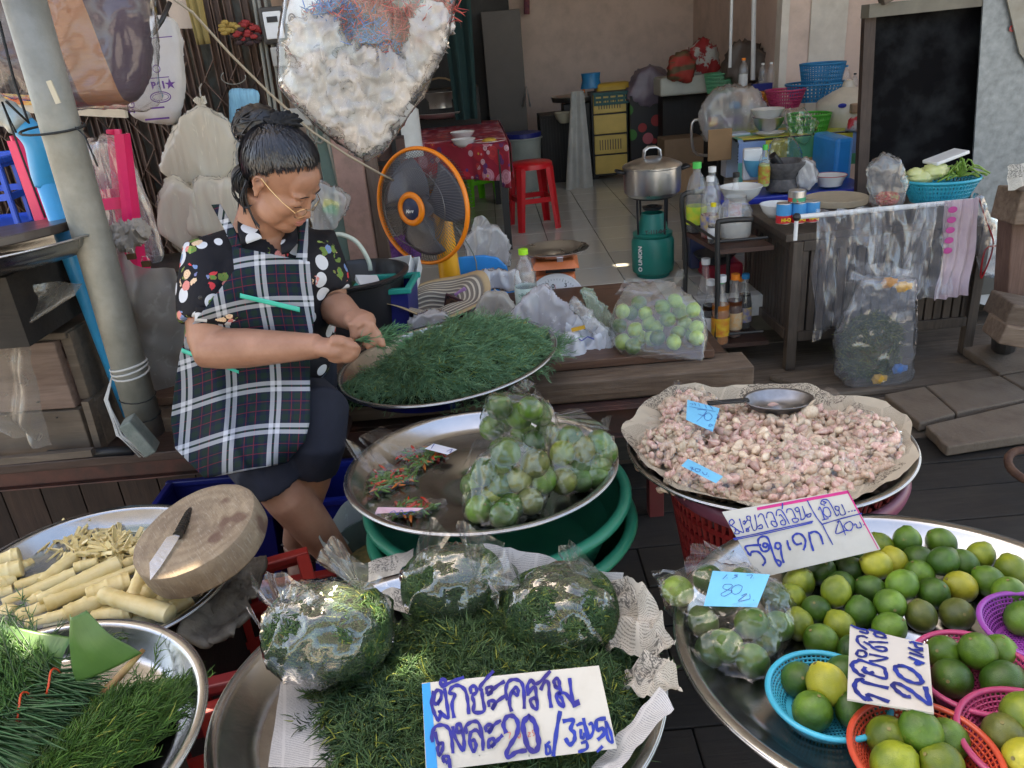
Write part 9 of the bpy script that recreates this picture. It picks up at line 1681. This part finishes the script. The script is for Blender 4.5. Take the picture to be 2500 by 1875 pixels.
quad('metal_sheet','stained overlapping sheet in the top right corner','metal sheet',[(2450,-40),(2560,-40),(2560,220),(2490,130)],4.03,pm('stained_sheet',(.30,.29,.25),.7,col2=(.22,.20,.16),ns=8));quad('foam_sheet','dirty white foam sheet behind the end of the cabinet','foam sheet',[(2375,560),(2475,560),(2440,755),(2370,735)],3.75,pm('dirty_white_foam',(.55,.55,.55),.8,col2=(.22,.2,.18),ns=12,lo=.5,hi=.75),.04)
blob('clear bag hanging with a red ribbon at the end of the cabinet',[(2385,480),(2410,520),(2450,600),(2460,680),(2400,660),(2380,560)],3.3,.02,F_sheet,81,vx=.012,fs=12);o=MB().tube(catmull([PY(2390,485,3.27),PY(2408,540,3.27),PY(2425,600,3.27),PY(2395,680,3.27),PY(2405,610,3.27),PY(2440,600,3.27)],4),.006,6,flat=.4).build('red_ribbon',flat('red_ribbon_plastic',(.60,.03,.04)),None,loc=PY(2400,550,3.27));tag(o,'red plastic ribbon hanging from the bag at the end of the cabinet','ribbon')
t=thing('wood_stand','rough wooden stand of thick beams at the right edge','wooden stand',(2.3,3.1,0));MB().bar(PY(2455,500,3.05),PY(2640,500,3.05),.16,.13).build('beam',M_beam,t,world=True,bevel=.006);MB().bar(PY(2490,520,3.08),PY(2475,740,3.08),.12,.10).build('post',wood('red_brown_post',(.10,.05,.035),(.19,.11,.08),'z',.7),t,world=True,bevel=.006);MB().bar(PY(2435,750,2.9),PY(2640,790,2.85),.2,.09).build('beam',M_beam,t,world=True,bevel=.008);MB().bar(PY(2425,800,2.85),PY(2640,840,2.8),.16,.08).build('beam',M_beam,t,world=True,bevel=.008);MB().tube([PY(2455,800,2.95),PZ(2450,850,.03)],.05,14).build('foot',M_black,t,world=True)
paper('newspaper','folded newspaper on the wooden stand at the right edge',[PY(2460,410,3.0),PY(2560,385,3.0),PY(2560,460,2.95),PY(2462,465,2.95)],M_news,amp=.01,seed=12)
# bag of herb trimmings
gb=PZ(2130,940,.02);cB=(gb.x,gb.y+.06,.14)
def surf(m,rg):d=unit(rg.normal(0,1,(m,3)));return np.array([cB[0],cB[1],.17])+np.sign(d)*np.abs(d)**.8*np.array([.12,.08,.15])*rg.uniform(.8,.98,(m,1)),d
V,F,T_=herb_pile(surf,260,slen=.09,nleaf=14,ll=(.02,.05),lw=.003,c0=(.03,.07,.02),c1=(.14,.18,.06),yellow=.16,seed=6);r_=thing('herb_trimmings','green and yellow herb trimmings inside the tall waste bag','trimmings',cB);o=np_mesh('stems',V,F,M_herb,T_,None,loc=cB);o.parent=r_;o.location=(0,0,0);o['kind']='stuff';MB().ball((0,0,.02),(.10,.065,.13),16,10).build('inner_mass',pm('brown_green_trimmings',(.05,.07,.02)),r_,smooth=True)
for i,(px,py,c)in enumerate(((2170,690,(.45,.22,.08)),(2145,925,(.6,.32,.04)),(2195,900,(.05,.16,.42)),(2205,700,(.7,.35,.02)))):o=MB().ball((0,0,0),(.035,.01,.022),10,6,fn=lambda d:1+.2*math.sin(9*d[0])).build('scrap',flat('scrap_colour_%s'%'abcd'[i],c),r_);o.location=PY(px,py,gb.y-.03)-r_.location
hb=polylathe([(2050,900),(2075,935),(2180,940),(2215,920),(2205,830),(2225,760),(2220,690),(2110,690),(2050,820),(2060,870)],gb.y+.04,.06)
bag('plastic_bag','tall clear waste bag of herb trimmings on the plank before the cabinet',hb,.02,F_sheet,amp=.006,voxel=.010,fs=14,seed=82,sprays=[(PY(2160,700,gb.y),[PY(2060,690,gb.y),PY(2100,650,gb.y),PY(2160,640,gb.y),PY(2220,660,gb.y),PY(2235,700,gb.y)],.012)])
o=MB().tube([PY(1286,-60,8.9),PY(1286,35,8.9)],.03,8).build('garland',pm('dried_garland',(.30,.10,.10),.9,col2=(.16,.05,.10),ns=40),None,loc=PY(1286,20,8.9));tag(o,'dried flower garland hanging on the pink back wall','garland')
